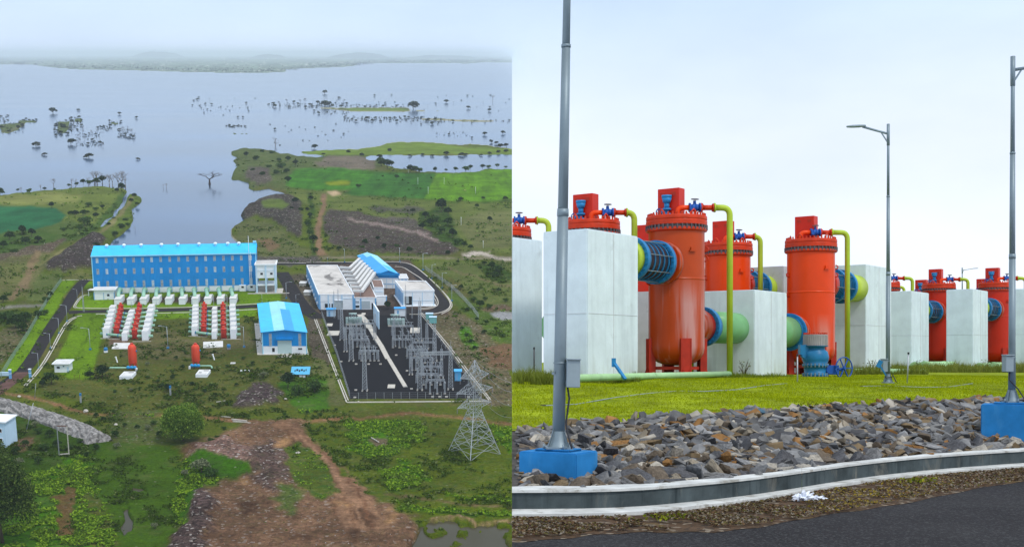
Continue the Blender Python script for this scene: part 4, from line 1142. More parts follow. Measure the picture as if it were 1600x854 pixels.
for cl, cname in ((0, 'left'), (1, 'right')):
    if cl == 0:
        tcols = [((182.5,526.5), (189.5,491)), ((211,530), (218.5,490.5))]
        bcols = [((166,527.5), (175.5,492.5), 9.6), ((194.8,532), (204.8,497.5), 8.4), ((227,531.5), (235.5,491.5), 9.8)]
    else:
        tcols = [((318.6,524), (319.8,489.5)), ((350,529), (349,489.5))]
        bcols = [((304.2,524.5), (305,491.5), 9.0), ((334.8,529.5), (334.8,493.5), 7.6), ((364.7,529), (362.8,491), 9.0)]
    for ci, (a, b) in enumerate(tcols):
        A = ga(*a); B = ga(*b)
        for k_ in range(6):
            u = k_/5
            lb = 'red valve tank, %s in the %s column of the %s cluster' % (ROW[k_], ('left', 'right')[ci], cname)
            if used_t[0]: o = dup(tank0, lb, 'red valve tanks in two clusters')
            else: o = tank0; used_t[0] = True; o['label'] = lb; o['group'] = 'red valve tanks in two clusters'
            putA(o, A[0]+(B[0]-A[0])*u, A[1]+(B[1]-A[1])*u, 0, 0 if ci else 3.14159)
    for ci, (a, b, wpx) in enumerate(bcols):
        A = ga(*a); B = ga(*b)
        hh = hta(a[0], a[1], a[1] - (14.5 if ci != 1 else 11.5))
        for k_ in range(6):
            u = k_/5
            lb = 'white concrete anchor block, %s in the %s column of the %s cluster' % (ROW[k_], ('left', 'middle', 'right')[ci], cname)
            dd = (B[1]-A[1])/5*.62
            o = site_block(lb, wpx*mpp(a[1]), dd, hh*(1.0 if k_ == 0 or ci == 1 else .94))
            putA(o, A[0]+(B[0]-A[0])*u, A[1]+(B[1]-A[1])*u, skew=SK)
    # cross pipes, one line per row
    for k_ in range(6):
        u = k_/5
        xs_ = []
        for (a, b, wpx) in bcols:
            A = ga(*a); B = ga(*b); xs_.append((A[0]+(B[0]-A[0])*u, A[1]+(B[1]-A[1])*u + 2.6))
        xs_[0] = (xs_[0][0]-3.6, xs_[0][1]); xs_[-1] = (xs_[-1][0]+3.6, xs_[-1][1])
        t = T('cross_pipe', 'pale green pipe line crossing the %s cluster, %s row' % (cname, ROW[k_]), 'pipe', 'pale green cross pipes of the tank clusters')
        ox, oy = xs_[0]
        O('pipe_run', MB().tube([(x-ox, y-oy, 1.9) for x, y in xs_], .75, 10), m_pgreen, t)
        mb = MB()
        for j in range(2):
            a_, b_ = Vector((xs_[j][0]-ox, xs_[j][1]-oy, 1.9)), Vector((xs_[j+1][0]-ox, xs_[j+1][1]-oy, 1.9))
            for f in (.28, .72):
                q = a_.lerp(b_, f); d = (b_-a_).normalized()*.15; mb.cyl(q-d, q+d, 1.0, n=12)
        O('pipe_flange', mb, m_bvalve, t)
        putA(t, ox, oy)
    # thin foundation kerb lines
for pts, lb in (([(157,528.5),(187,529.5)], 0), ([(207,533.5),(236,533)], 0), ([(294,525),(324,526)], 0), ([(346,530),(376,529.5)], 0)):
    kerb(pts, .35, .2, n=0)
# concrete slabs in front
for pts, lb in (([(174.5,545),(204,545),(206,536),(178,536)], 'left'), ([(317.5,543.5),(348.5,542),(348.5,533),(317.5,534.5)], 'right')):
    P = pxs(pts); ox, oy = P[0]; t = T('concrete_slab', 'flat pale concrete slab in front of the %s tank cluster' % lb, 'slab')
    O('slab_top', MB().prism([(x-ox, y-oy) for x, y in P], -.2, .3), m_roofwhite, t); 
    O('hatch', MB().box((2.2, 1.6, .32), (2.4, .9, .1)), m_dark, t); putA(t, ox, oy)
# two tall surge vessels
def surge(px, pyb, lb, side):
    s = mpp(pyb); H = hta(px, pyb, 537); r = 6.2*s
    t = T('surge_vessel', 'tall orange-red surge vessel standing in front of the %s tank cluster' % lb, 'surge vessel', 'tall surge vessels in front of the tank clusters')
    O('vessel_shell', MB().rev([(.01, 2.2), (r*.5, 2.25), (r*.85, 2.6), (r, 3.3), (r, H-2.0), (r*.88, H-1.0), (r*.55, H-.25), (.01, H)], 24), m_redor, t)
    O('top_flange', MB().rev([(.01, H+.5), (.7, H+.5), (.75, H+.3), (.75, H-.2)], 12), m_red, t)
    for a in (45, 135, 225, 315):
        O('leg', MB().box((math.cos(R(a))*r*.8, math.sin(R(a))*r*.8, 1.6), (.5, .5, 3.2)), m_redor, t)
    O('side_nozzle', MB().cyl((r*.9, 0, H*.72), (r*1.25, 0, H*.72), .45), m_bvalve, t)
    ld = MB()
    for dx in (-.25, .25): ld.bar((side*r*1.05, dx, 1), (side*r*1.05, dx, H-1), .08)
    for q in range(20): ld.bar((side*r*1.05, -.25, 1+q*(H-2)/20), (side*r*1.05, .25, 1+q*(H-2)/20), .06)
    O('ladder', ld, m_redor, t)
    putA(t, *ga(px, pyb))
    v_ = T('valve_set', 'blue valve set with white stand under the %s tall surge vessel' % lb, 'valves')
    mb = MB()
    for x in (-1.6, 0, 1.6): mb.cyl((x, -r-.8, .7), (x, -r-.8, 2.2), .55, n=10); mb.cyl((x-.8, -r-.8, 1.4), (x+.8, -r-.8, 1.4), .6, n=10)
    O('valve_body', mb, mat('bright_blue_valve', (.02, .30, .62), .5) if 'bright_blue_valve' not in MATS else MATS['bright_blue_valve'], v_)
    O('stand', MB().box((side*2.6, -r-1.6, .7), (.8, .9, 1.4)), m_white, v_)
    putA(v_, *ga(px, pyb))
    p = T('branch_pipe', 'pale green pipe running sideways from the %s surge vessel into the ground' % lb, 'pipe')
    dr = -1 if side > 0 else 1
    if lb == 'left': ends = 166
    else: ends = 332
    X, Y = ga(px, pyb); Xe = ga(ends, pyb+3)[0] - X
    O('pipe_run', MB().tube(elbow([(0, -r-.8, 1.3), (Xe*.93, -r-.8, 1.3), (Xe, -r-2.6, .0)], 1.0), .42, 10), m_pgreen, p)
    putA(p, X, Y)
surge(208, 576, 'left', 1); surge(307, 573, 'right', -1)
for px, py, w_, lb in ((196.5,592,19,'left'), (315,589,18,'right')):
    t = T('valve_chamber', 'white concrete valve chamber in the grass under the %s surge vessel' % lb, 'valve chamber')
    s = mpp(py)
    O('chamber_wall', MB().box((0, 4, .8), (w_*s, 9, 1.6)), m_white, t); O('cover', MB().box((0, 4, 1.66), (w_*s-.8, 8.4, .12)), m_roofwhite, t)
    O('hatch', MB().box((1.2, 6.0, 1.75), (2.4, .8, .1)), m_dark, t)
    if lb == 'right': O('grating', MB().box((-1, 2.5, 1.75), (1.2, 1.8, .1)), m_galvd, t)
    putA(t, *ga(px, py))
for px, py, lb in ((165.5,550,'left'), (357.5,545,'right')):
    t = T('blue_drum', 'round blue drum on a white base by the %s concrete slab' % lb, 'drum')
    O('drum_shell', MB().rev([(.01, 2.6), (.7, 2.55), (1.0, 2.2), (1.0, 1.2), (.9, .9)], 12), m_bvalve, t); O('drum_base', MB().box((0, 0, .5), (1.7, 1.7, 1.0)), m_white if lb == 'left' else m_galvd, t)
    putA(t, *ga(px, py))
for px, py, lb in ((183.5,566,'left'), (335,562,'right')):
    t = T('leaning_post', 'short white post leaning in the grass beside the %s surge vessel' % lb, 'post')
    O('shaft', MB().bar((0, 0, 0), (-.8, .6, 2.6), .45), m_white, t); O('post_head', MB().box((-.8, .6, 2.7), (.8, .6, .4)), m_white, t); putA(t, *ga(px, py))
for px, py, lb in ((126.5,629,'left'), (266.5,617,'right')):
    t = T('survey_pillar', 'white pillar with a blue cap in the meadow, the %s of two' % lb, 'pillar')
    O('shaft', MB().box((0, 0, 1.8), (.7, .7, 3.6)), m_galv, t); O('cap', MB().box((0, 0, 3.9), (.8, .8, 1.1)), m_bvalve, t); putA(t, *ga(px, py))
for i, (px, py) in enumerate(((377,580), (383,580), (389,580))):
    t = T('white_marker', 'little white marker block in the grass, %s of three in a row' % ORD[i], 'marker')
    O('marker_body', MB().box((0, 0, .35), (.9, .7, .7)), m_white, t); O('marker_cap', MB().box((0, 0, .75), (.6, .5, .1)), m_roofwhite, t); putA(t, *ga(px, py))
t = T('concrete_plate', 'small pale concrete plate lying in the grass right of the surge vessels', 'plate'); O('plate_top', MB().box((0, 0, .2), (2.4, 2, .4)), m_roofwhite, t); O('lifting_ring', MB().box((0, 0, .45), (.5, .2, .12)), m_galvd, t); putA(t, *ga(364,567.5))

# ---- switchyard ----------------------------------------------------------------
quad_pts = pxs([(506.5,497),(547,622.5),(752,622),(661,489)])
mb = MB(); mb.add([(x, y, .03) for x, y in quad_pts], [(0, 1, 2, 3)])
o = O('ground', mb, m_gravel, kind='structure'); o.matrix_world = MA
mb = MB(); mb.add([(x, y, .034) for x, y in pxs([(498,484),(506.5,497),(661,489),(652,482.5),(604,478)])], [(0, 1, 2, 3, 4)]); o = O('ground', mb, m_asph, kind='structure'); o.matrix_world = MA
kerb([(491.5,499),(520,573),(541.5,628)], .55, n=0); kerb([(494.3,499),(523,573),(544,625)], .45, n=0)
kerb([(541.5,628.3),(640,627.6),(764,626.4)], .9, n=0)
kerb([(656,489),(700,543),(733,586),(764,625)], .45, n=0); kerb([(658.6,488.5),(703,542),(736,585),(766.5,624)], .45, n=0)
strip('path', pxs([(562,491.5),(571,501),(578,512.5)]), 3.6, .05, m_kerb, .25); strip('path', pxs([(578.2,513),(587,527),(596,541),(606,560.5)]), 2.6, .05, m_kerb, .25); strip('path', pxs([(607.5,561),(620,582),(633.5,604.5)]), 2.0, .05, m_kerb, .25)
for i, (x, y, w_, d_, lb) in enumerate(((611.5,603.5,11.5,5.5,'alone on the open black gravel of the yard'), (521,520.5,18,7,'at the left fence of the yard'), (515,507.5,9,4,'small, near the blue kiosk at the yard corner'), (648.5,516,15,8,'rounded, at the right edge of the yard'), (568,490.5,6,3,'at the head of the cable trench'))):
    X, Y = ga(x, y); s = mpp(y); t = T('foundation_slab', 'pale concrete foundation slab ' + lb, 'slab', 'foundation slabs of the switchyard')
    O('slab_body', MB().box((0, 0, .1), (w_*s, d_*dep(y)**2/(F*HA), .3)), m_kerb, t); putA(t, X, Y)
tp = T('plinth_block', 'x', 'plinth', 'small empty plinths on the gravel')
O('plinth_body', MB().box((0, 0, .2), (1.2, 1.1, .5)), m_kerb, tp); O('plinth_bolt', MB().box((0, 0, .5), (.3, .3, .15)), m_galvd, tp)
pl = [(523,539.5),(533,565),(556.5,569),(594.5,569),(576,569),(556,609.5),(554.5,621),(643,607.5),(636,579.5),(676,620),(687,620),(697.5,620),(732,620.5),(619,555),(611,492),(690,562)]
for i, p in enumerate(pl):
    o = tp if i == 0 else dup(tp)
    o['label'] = 'small pale plinth on the switchyard gravel'; putA(o, *ga(*p))
# lattice column
def lattice(mb, a, b, w0, w1, n, th=.09, thd=.05):
    a = Vector(a); b = Vector(b); d = b-a; q = d.to_track_quat('Z', 'Y').to_matrix()
    def cnr(u, k):
        w_ = (w0+(w1-w0)*u)/2; sx, sy = ((-1,-1),(1,-1),(1,1),(-1,1))[k]
        return a + d*u + q @ Vector((sx*w_, sy*w_, 0))
    for k in range(4): mb.bar(cnr(0, k), cnr(1, k), th)
    for i in range(n):
        u0, u1 = i/n, (i+1)/n
        for k in range(4):
            mb.bar(cnr(u0, k), cnr(u1, (k+1) % 4), thd); mb.bar(cnr(u0, (k+1) % 4), cnr(u1, k), thd)
            mb.bar(cnr(u1, k), cnr(u1, (k+1) % 4), thd)
def gantry_col(px, pyb, pyt, lb, w0=2.2, w1=1.1):
    H = hta(px, pyb, pyt); t = T('lattice_column', 'grey lattice steel column in the switchyard, ' + lb, 'lattice column', 'lattice columns of the switchyard')
    mb = MB(); lattice(mb, (0, 0, .3), (0, 0, H), w0, w1, max(5, int(H/1.6)), .15, .08)
    O('lattice', mb, m_galv, t)
    pk = MB(); pk.bar((0, 0, H), (0, 0, H+2.2), .14); O('peak_rod', pk, m_galv, t)
    for sx in (-1, 1):
        for sy in (-1, 1): O('foot', MB().box((sx*w0/2, sy*w0/2, .15), (.7, .7, .5)), m_kerb, t)
    X, Y = ga(px, pyb); putA(t, X, Y)
    return Vector((X, Y, H))
c1 = gantry_col(534.5,531,480.5,'at the far left of the yard'); c2 = gantry_col(549,563.5,504,'second from the left fence')
c3 = gantry_col(570,610,542,'standing alone in the open left half'); c4 = gantry_col(656,532,470,'tallest, beside the ring road end')
c5 = gantry_col(679,563.5,507,'close to the right kerb of the yard'); c6 = gantry_col(656,609,541,'front left support of the crossing beam'); c7 = gantry_col(704,608,541,'front right support of the crossing beam')
gantry_col(586,530,490,'slender, left of the cable trench', 1.4, .9); gantry_col(616,541,498,'slender, at the head of the right bays', 1.4, .9); gantry_col(642,585,538,'slender, left of the crossing beam', 1.4, .9); gantry_col(690,590,545,'slender, before the right kerb', 1.4, .9); gantry_col(540,549,511,'short, behind the second column from left', 1.5, 1.0); gantry_col(667,545,505,'slender, between the crossing beams', 1.5, 1.0)
def beam(a, b, z, lb):
    t = T('lattice_beam', 'horizontal grey lattice beam ' + lb, 'lattice beam', 'lattice beams of the switchyard')
    mb = MB(); lattice(mb, (0, 0, 0), Vector((b.x-a.x, b.y-a.y, 0)), 1.3, 1.3, 14, .15, .08); O('lattice', mb, m_galv, t); 
    s_ = MB()
    for f in (.2, .5, .8):
        q = Vector((b.x-a.x, b.y-a.y, 0))*f
        for j in range(6): s_.cyl(q + Vector((0, 0, -.8-j*.28)), q + Vector((0, 0, -.9-j*.28)), .22, n=8)
    O('insulator_string', s_, m_ins, t)
    putA(t, a.x, a.y, z)
zb = hta(656,609,552)
beam(c6, c7, zb, 'between the two front right columns'); 
# transformers
def transformer(px, py, lb, w_=8.5, flip=1):
    t = T('transformer', 'pale grey-green power transformer with radiators, ' + lb, 'transformer', 'power transformers of the yard')
    O('main_tank', MB().box((0, 0, 2.3), (w_*.62, 3.4, 3.4)), m_trans, t)
    O('plinth', MB().box((0, 0, .3), (w_*1.0, 6, .6)), m_kerb, t)
    for s in (-1, 1):
        rd = MB()
        for j in range(9): rd.box((s*w_*.43, -1.8+j*.45, 2.3), (w_*.17, .16, 3.0))
        O('radiator', rd, m_trans, t)
    rd = MB()
    for j in range(12): rd.box((-w_*.3+j*w_*.055, -2.3, 2.2), (.14, .9, 2.6))
    O('radiator', rd, m_trans, t)
    O('conservator', MB().cyl((-w_*.3, 1.7, 5.6), (w_*.2, 1.7, 5.6), .65), m_trans, t)
    st = MB()
    for x in (-w_*.2, w_*.1): st.box((x, 1.5, 4.6), (.15, .15, 1.4))
    O('conservator_stand', st, m_galv, t)
    for j in range(3):
        b_ = MB().cyl((-1.6+j*1.6, -.6, 4.0), (-1.9+j*1.8, -1.0, 6.2), .16, n=8)
        for q in range(6):
            p = Vector((-1.6+j*1.6, -.6, 4.0)).lerp(Vector((-1.9+j*1.8, -1.0, 6.2)), (q+1)/7); b_.cyl(p, p+Vector((0, 0, .12)), .32, n=8)
        O('bushing', b_, m_ins, t)
    for j in range(3): O('bushing', MB().cyl((-1.2+j*1.0, .9, 4.0), (-1.2+j*1.0, .9, 5.0), .13, n=8), m_insg, t)
    putA(t, *ga(px, py), 0, .1)
transformer(553, 506, 'at the head of the left yard', 9); transformer(619, 508, 'right of the pale blue fire wall', 9.5)
t = T('fire_wall', 'tall pale blue fire wall slab between the two transformers', 'wall'); a = ga(583.5,500); b = ga(591.5,514); Hh = hta(591,515,488)
d = Vector((b[0]-a[0], b[1]-a[1], 0)); mb = MB(); mb.bar((0, 0, Hh/2), d + Vector((0, 0, Hh/2)), Hh, .7) if False else mb.prism([(0, 0), (d.x, d.y), (d.x+.6, d.y+.1), (.6, .1)], 0, Hh)
O('wall_slab', mb, m_paleblue, t); O('coping', MB().prism([(-.1, .1), (d.x-.1, d.y-.1), (d.x+.7, d.y), (.7, .2)], Hh+.003, Hh+.2), m_white, t); putA(t, *a)
def kiosk(px, py, w_, h_, lb, m_=m_paleblue, roofm=m_roofmid):
    t = T('kiosk', lb, 'kiosk'); s = mpp(py); 
    O('kiosk_wall', MB().box((0, 2, h_/2), (w_*s, 3.6, h_)), m_, t); O('kiosk_roof', MB().box((0, 2, h_+.15), (w_*s+.8, 4.6, .3)), roofm, t)
    O('kiosk_door', MB().box((-w_*s*.18, .15, h_*.42), (1.0, .1, h_*.75)), m_bluepil if m_ is not m_bluepil else m_white, t)
    putA(t, *ga(px, py))
kiosk(517, 494.5, 13, 4.2, 'blue roofed kiosk with fans at the far left corner of the yard')
kiosk(625, 494, 17, 4.6, 'white kiosk with blue front roof behind the right transformer', m_white)
kiosk(715.5, 595, 10, 4.6, 'bright blue kiosk at the right front of the yard', mat('bright_kiosk_blue', (.09, .42, .72), .5), mat('bright_kiosk_roof', (.06, .40, .74), .5))
for px, py, lb in ((671,499.5,'rear'), (676.5,505,'front')):
    t = T('oil_tank', 'teal oil filter cabinet outside the yard kerb, the %s one' % lb, 'cabinet'); mt = MATS.get('teal_paint') or mat('teal_paint', (.16, .42, .42), .5)
    O('cabinet_body', MB().box((0, 1, 1.9), (4.2, 3.2, 3.4)), mt, t); O('cabinet_top', MB().box((0, 1, 3.7), (4.5, 3.5, .2)), m_paleblue, t); 
    for x in (-1.5, 1.5): O('cabinet_foot', MB().box((x, 1, .1), (.5, 2.8, .2)), m_kerb, t)
    putA(t, *ga(px, py))
# equipment posts
def post_proto(name, h, style):
    t = T(name, 'x', 'equipment post')
    mb = MB(); lattice(mb, (0, 0, .2), (0, 0, h*.5), .6, .5, 4, .1, .06); O('steel_stand', mb, m_galv, t)
    O('footing', MB().box((0, 0, .12), (1.1, 1.1, .3)), m_kerb, t)
    i_ = MB().cyl((0, 0, h*.5), (0, 0, h*.9), .15, n=8)
    for q in range(7): z = h*.5 + (q+.5)*h*.4/7; i_.cyl((0, 0, z), (0, 0, z+.1), .3, n=8)
    O('insulator', i_, m_insg if style != 1 else m_ins, t)
    if style == 0: O('head', MB().rev([(.01, h), (.4, h*.985), (.5, h*.94), (.3, h*.9)], 10), m_galv, t)
    if style == 1: O('head', MB().cyl((-.7, 0, h*.93), (.7, 0, h*.93), .28, n=10), m_galv, t)
    if style == 2: O('head', MB().bar((-1.1, 0, h*.92), (1.1, 0, h*.92), .14), m_galv, t)
    return t
protos = [post_proto('current_transformer', 5.6, 0), post_proto('voltage_transformer', 5.2, 1), post_proto('isolator_post', 5.0, 2)]
upr = [0, 0, 0]
NM = ['current transformer', 'voltage transformer', 'isolator post']
def post(px, py, st, where):
    o = protos[st] if not upr[st] else dup(protos[st]); upr[st] += 1
    o['label'] = 'grey %s %s' % (NM[st], where); o['group'] = NM[st] + 's ' + where; o['category'] = NM[st]
    putA(o, *ga(px, py), 0, random.uniform(-.1, .1))
for x in (565, 571.5, 578.5, 585, 591.5): post(x, 563.5, 0, 'in the front row of the left yard')
for x in (563, 570, 577, 584): post(x, 553, 2, 'in the second row of the left yard')
for x in (558, 566, 574): post(x, 542, 1, 'in the third row of the left yard')
for x in (541, 549, 557, 565): post(x, 530, 2, 'in the rear row of the left yard')
for x in (672, 683, 695): post(x, 615, 0, 'in the very front row of the right yard')
for x in (662, 674, 688): post(x, 601, 1, 'in the second row of the right yard')
for x in (652, 662, 673, 685): post(x, 589, 2, 'in the third row of the right yard')
for x in (644, 650, 660, 672): post(x, 578, 0, 'in the fourth row of the right yard')
for x in (641, 652, 664, 676): post(x, 567, 1, 'in the fifth row of the right yard')
for x in (636, 648, 660, 668): post(x, 556, 2, 'in the sixth row of the right yard')
for x in (614, 624, 634, 644): post(x, 543, 0, 'in the seventh row of the right yard')
for x in (614, 626, 638, 650): post(x, 530, 2, 'in the rear row of the right yard')
def frame_(pa, pb, h, lb):
    A = ga(*pa); B = ga(*pb); d = Vector((B[0]-A[0], B[1]-A[1], 0)); t = T('support_frame', 'low grey steel frame carrying insulators, ' + lb, 'steel frame', 'low steel frames of the switchyard')
    mb = MB(); lattice(mb, (0, 0, h), d+Vector((0, 0, h)), .7, .7, 8, .12, .07); O('cross_beam', mb, m_galv, t)
    for f in (0.02, .5, .98):
        mb = MB(); lattice(mb, d*f, d*f+Vector((0, 0, h-.3)), .8, .6, 4, .12, .07); O('leg', mb, m_galv, t)
    i_ = MB()
    for f in (.1, .3, .5, .7, .9):
        q = d*f
        i_.cyl(q+Vector((0, 0, h+.3)), q+Vector((0, 0, h+2.0)), .13, n=6)
        for z in (.6, 1.0, 1.4, 1.8): i_.cyl(q+Vector((0, 0, h+z)), q+Vector((0, 0, h+z+.1)), .26, n=6)
    O('insulator', i_, m_insg, t)
    b_ = MB().tube([d*.0+Vector((0, 0, h+2.1)), d+Vector((0, 0, h+2.1))], .09, 6); O('busbar', b_, m_galv, t)
    putA(t, *A)
frame_((561,561),(590,561),4.4,'front left bay'); frame_((551,544),(577,544),4.6,'middle left bay'); frame_((539,527),(566,527),5.2,'rear left bay')
frame_((613,543),(645,543),4.6,'rear right bay'); frame_((636,560),(668,560),4.6,'middle right bay'); frame_((658,586),(690,586),4.4,'second right bay'); frame_((665,607),(695,607),4.2,'front right bay'); frame_((640,573),(676,573),4.8,'centre right bay'); frame_((545,537),(572,537),5.4,'crowded left middle bay'); frame_((556,520),(585,520),5.4,'bay before the left transformer'); frame_((612,524),(646,524),5.4,'bay before the right transformer'); frame_((650,598),(684,598),4.4,'narrow right bay'); frame_((644,549),(680,549),5.0,'bay near the right kerb')
# diagonal bus runs
for i, (a, b, z) in enumerate((((552,513),(570,560),7.5), ((560,513),(580,560),7.5), ((568,513),(589,560),7.5), ((617,514),(668,604),7.2), ((625,514),(680,604),7.2), ((633,514),(692,604),7.2))):
    A = ga(*a); B = ga(*b); t = T('busbar_line', 'thin grey conductor strung above the switchyard bays, %s from the left' % ORD[i], 'conductor', 'conductors above the switchyard')
    d = Vector((B[0]-A[0], B[1]-A[1], 0)); pts = [d*(k_/8) + Vector((0, 0, z - 1.0*math.sin(math.pi*k_/8))) for k_ in range(9)]
    O('wire', MB().tube(pts, .06, 5), m_galv, t); putA(t, *A)
# tall slender masts
for px, pyb, pyt, lb in ((522.5,497,455,'left of the control building shutter'), (529,499,452,'in front of the control building'), (634,500,445,'in front of the switch room door'), (657.5,505,470,'near the ring road'), (131,487,448,'at the inner corner of the site road'), (644,497,475,'small, beside the right kiosk')):
    H = hta(px, pyb, pyt); t = T('slender_mast', 'tall thin grey mast ' + lb, 'mast', 'slender masts'); mb = MB(); lattice(mb, (0, 0, 0), (0, 0, H), .7, .25, int(H/1.5), .08, .045)
    O('mast_lattice', mb, m_galv, t); O('mast_tip', MB().bar((0, 0, H), (0, 0, H+1.5), .06), m_galv, t); putA(t, *ga(px, pyb))

# ---- fences
def fence(pts, h, lb, m_=None, step=3.0, rails=4, postm=None, smooth=0):
    P = [Vector((*p, 0)) for p in smooth_pts(pxs(pts), smooth)]; t = T('fence', lb, 'fence'); o_ = P[0].copy()
    P = [p - o_ for p in P]
    rl = MB(); n_posts = 0; segs = []
    for a, b in zip(P[:-1], P[1:]):
        L_ = (b-a).length; n = max(1, round(L_/step))
        for r in range(rails):
            z = .15 + (h-.25)*r/(rails-1); rl.bar(a+Vector((0, 0, z)), b+Vector((0, 0, z)), .05)
        for i in range(n): segs.append(a.lerp(b, i/n))
    segs.append(P[-1])
    O('wire_mesh', rl, m_ or m_galvd, t)
    if len(segs) <= 100:
        me = mesh_of('fence_post', MB().box((0, 0, h/2), (.16, .16, h)), postm or m_galv)
        for s_ in segs:
            p_ = bpy.data.objects.new('post', me); col.objects.link(p_); p_.parent = t; p_.location = s_
    putA(t, o_.x, o_.y)
fence([(503,493),(513,520),(527,557),(547,623)], 3.0, 'wire fence with grey posts along the left side of the switchyard', step=5)
fence([(547,623),(640,622.4),(752,621.5)], 3.0, 'wire fence with grey posts along the front of the switchyard', step=3.6)
fence([(752,621.5),(700,550),(661,494)], 2.6, 'wire fence along the right side of the switchyard', step=8, rails=3)
fence([(2,590),(16,566),(44,524),(63,490),(80,462),(96,440)], 3.0, 'green mesh fence on posts along the left lawn', m_fence, 3.5, 9, m_fence)
fence([(664,421),(685,436),(705,450),(722,466),(738,484),(748,497)], 3.0, 'pale mesh fence on posts across the right hand slope', m_galv, 4, 7, m_galv)
fence([(116,590),(150,591),(178,589)], 1.6, 'low dark fence at the foot of the lawn', m_rust, 3, 3, m_rust)

# ---- street lamps
def lamp_proto(H=8.0):
    t = T('street_lamp', 'x', 'street lamp')
    O('pole', MB().cyl((0, 0, 0), (0, 0, H), .13, .08, n=8), m_pole, t)
    a_ = O('arm', MB().tube([(0, 0, H-.15), (-1.1, 0, H+.1), (-2.0, 0, H+.25)], .06, 6), m_pole, t)
    O('lamp_head', MB().box((-2.5, 0, H+.3), (1.1, .35, .16)), m_pole, a_)
    O('footing', MB().box((0, 0, .25), (.8, .8, .5)), m_bvalve, t)
    return t
lp = lamp_proto(); nl = 0
def lamp(px, pyb, pyt, lb, rz=0):
    global nl
    o = lp if nl == 0 else dup(lp); nl += 1
    o['label'] = 'grey single-arm street lamp ' + lb; o['group'] = 'street lamps of the works'
    H = hta(px, pyb, pyt); putA(o, *ga(px, pyb), 0, rz, (max(H/8, .8), max(H/8, .8), H/8.0))
for a in ((60.5,575,551.5,'beside the road nearest the entrance'), (79,544,521,'second along the road from the entrance'), (92.5,520.5,497,'third along the road from the entrance'), (105,502,477,'at the outer road junction corner'), (121,468,452,'on the road bend near the annex'), (141,546,513,'standing alone on the big lawn'), (262.5,544,510,'in the middle of the rough ground between the clusters')):
    lamp(*a)
lamp(381.5,542,510,'right of the right tank cluster', 0); lamp(206,488,462,'on the kerb before the left cluster', 1.57); lamp(245,486,462,'on the kerb between the clusters', 1.57); lamp(334.5,486,460,'behind the right cluster', 1.57); lamp(355.5,485,460,'behind the right tank column', 1.57); lamp(301,487,462,'behind the left block column of the right cluster', 1.57)
lamp(409.5,472,459,'on the lawn in front of the stair annex', 1.57); lamp(447.5,466,441,'right of the stair annex', 3.14); lamp(462.5,472,460,'by the dark yard road', 3.14); lamp(512,411,402,'behind the control building', 1.57); lamp(538.5,409.5,388.5,'in the middle of the far ring road', 1.57); lamp(624.5,409,387,'at the far right of the ring road', 1.57)
lamp(661,422,395.5,'on the outer bend beyond the switch room', 2.4); lamp(675,435,413,'first down the right slope', 2.4); lamp(691,450,426,'second down the right slope', 2.4); lamp(706,470,445,'third down the right slope', 2.4)

# ---- field poles
pp = T('field_pole', 'x', 'pole'); O('shaft', MB().cyl((0, 0, 0), (0, 0, 12), .28, .2, n=6), m_white, pp); O('cross_arm', MB().box((0, 0, 11.4), (2.4, .2, .2)), m_white, pp)
for i, (px, pyb, pyt, lb) in enumerate(((653,288,277,'in the dark green crop field'), (694,288,277.5,'left in the bright green field'), (669,303,292,'on the border between two crop fields'), (743,303,292,'right in the bright green field'), (720.5,352,339,'on the grassy slope past the dark thicket'), (755,388,376,'above the pale rubble road'), (689,321,314,'below the fields near the thicket'), (638,270,264,'by the bay bank'))):
    o = pp if i == 0 else dup(pp); o['label'] = 'thin white pole standing ' + lb; o['group'] = 'white poles in the fields'; H = hta(px, pyb, pyt); putA(o, *ga(px, pyb), 0, random.random()*3, (H/12,)*3)

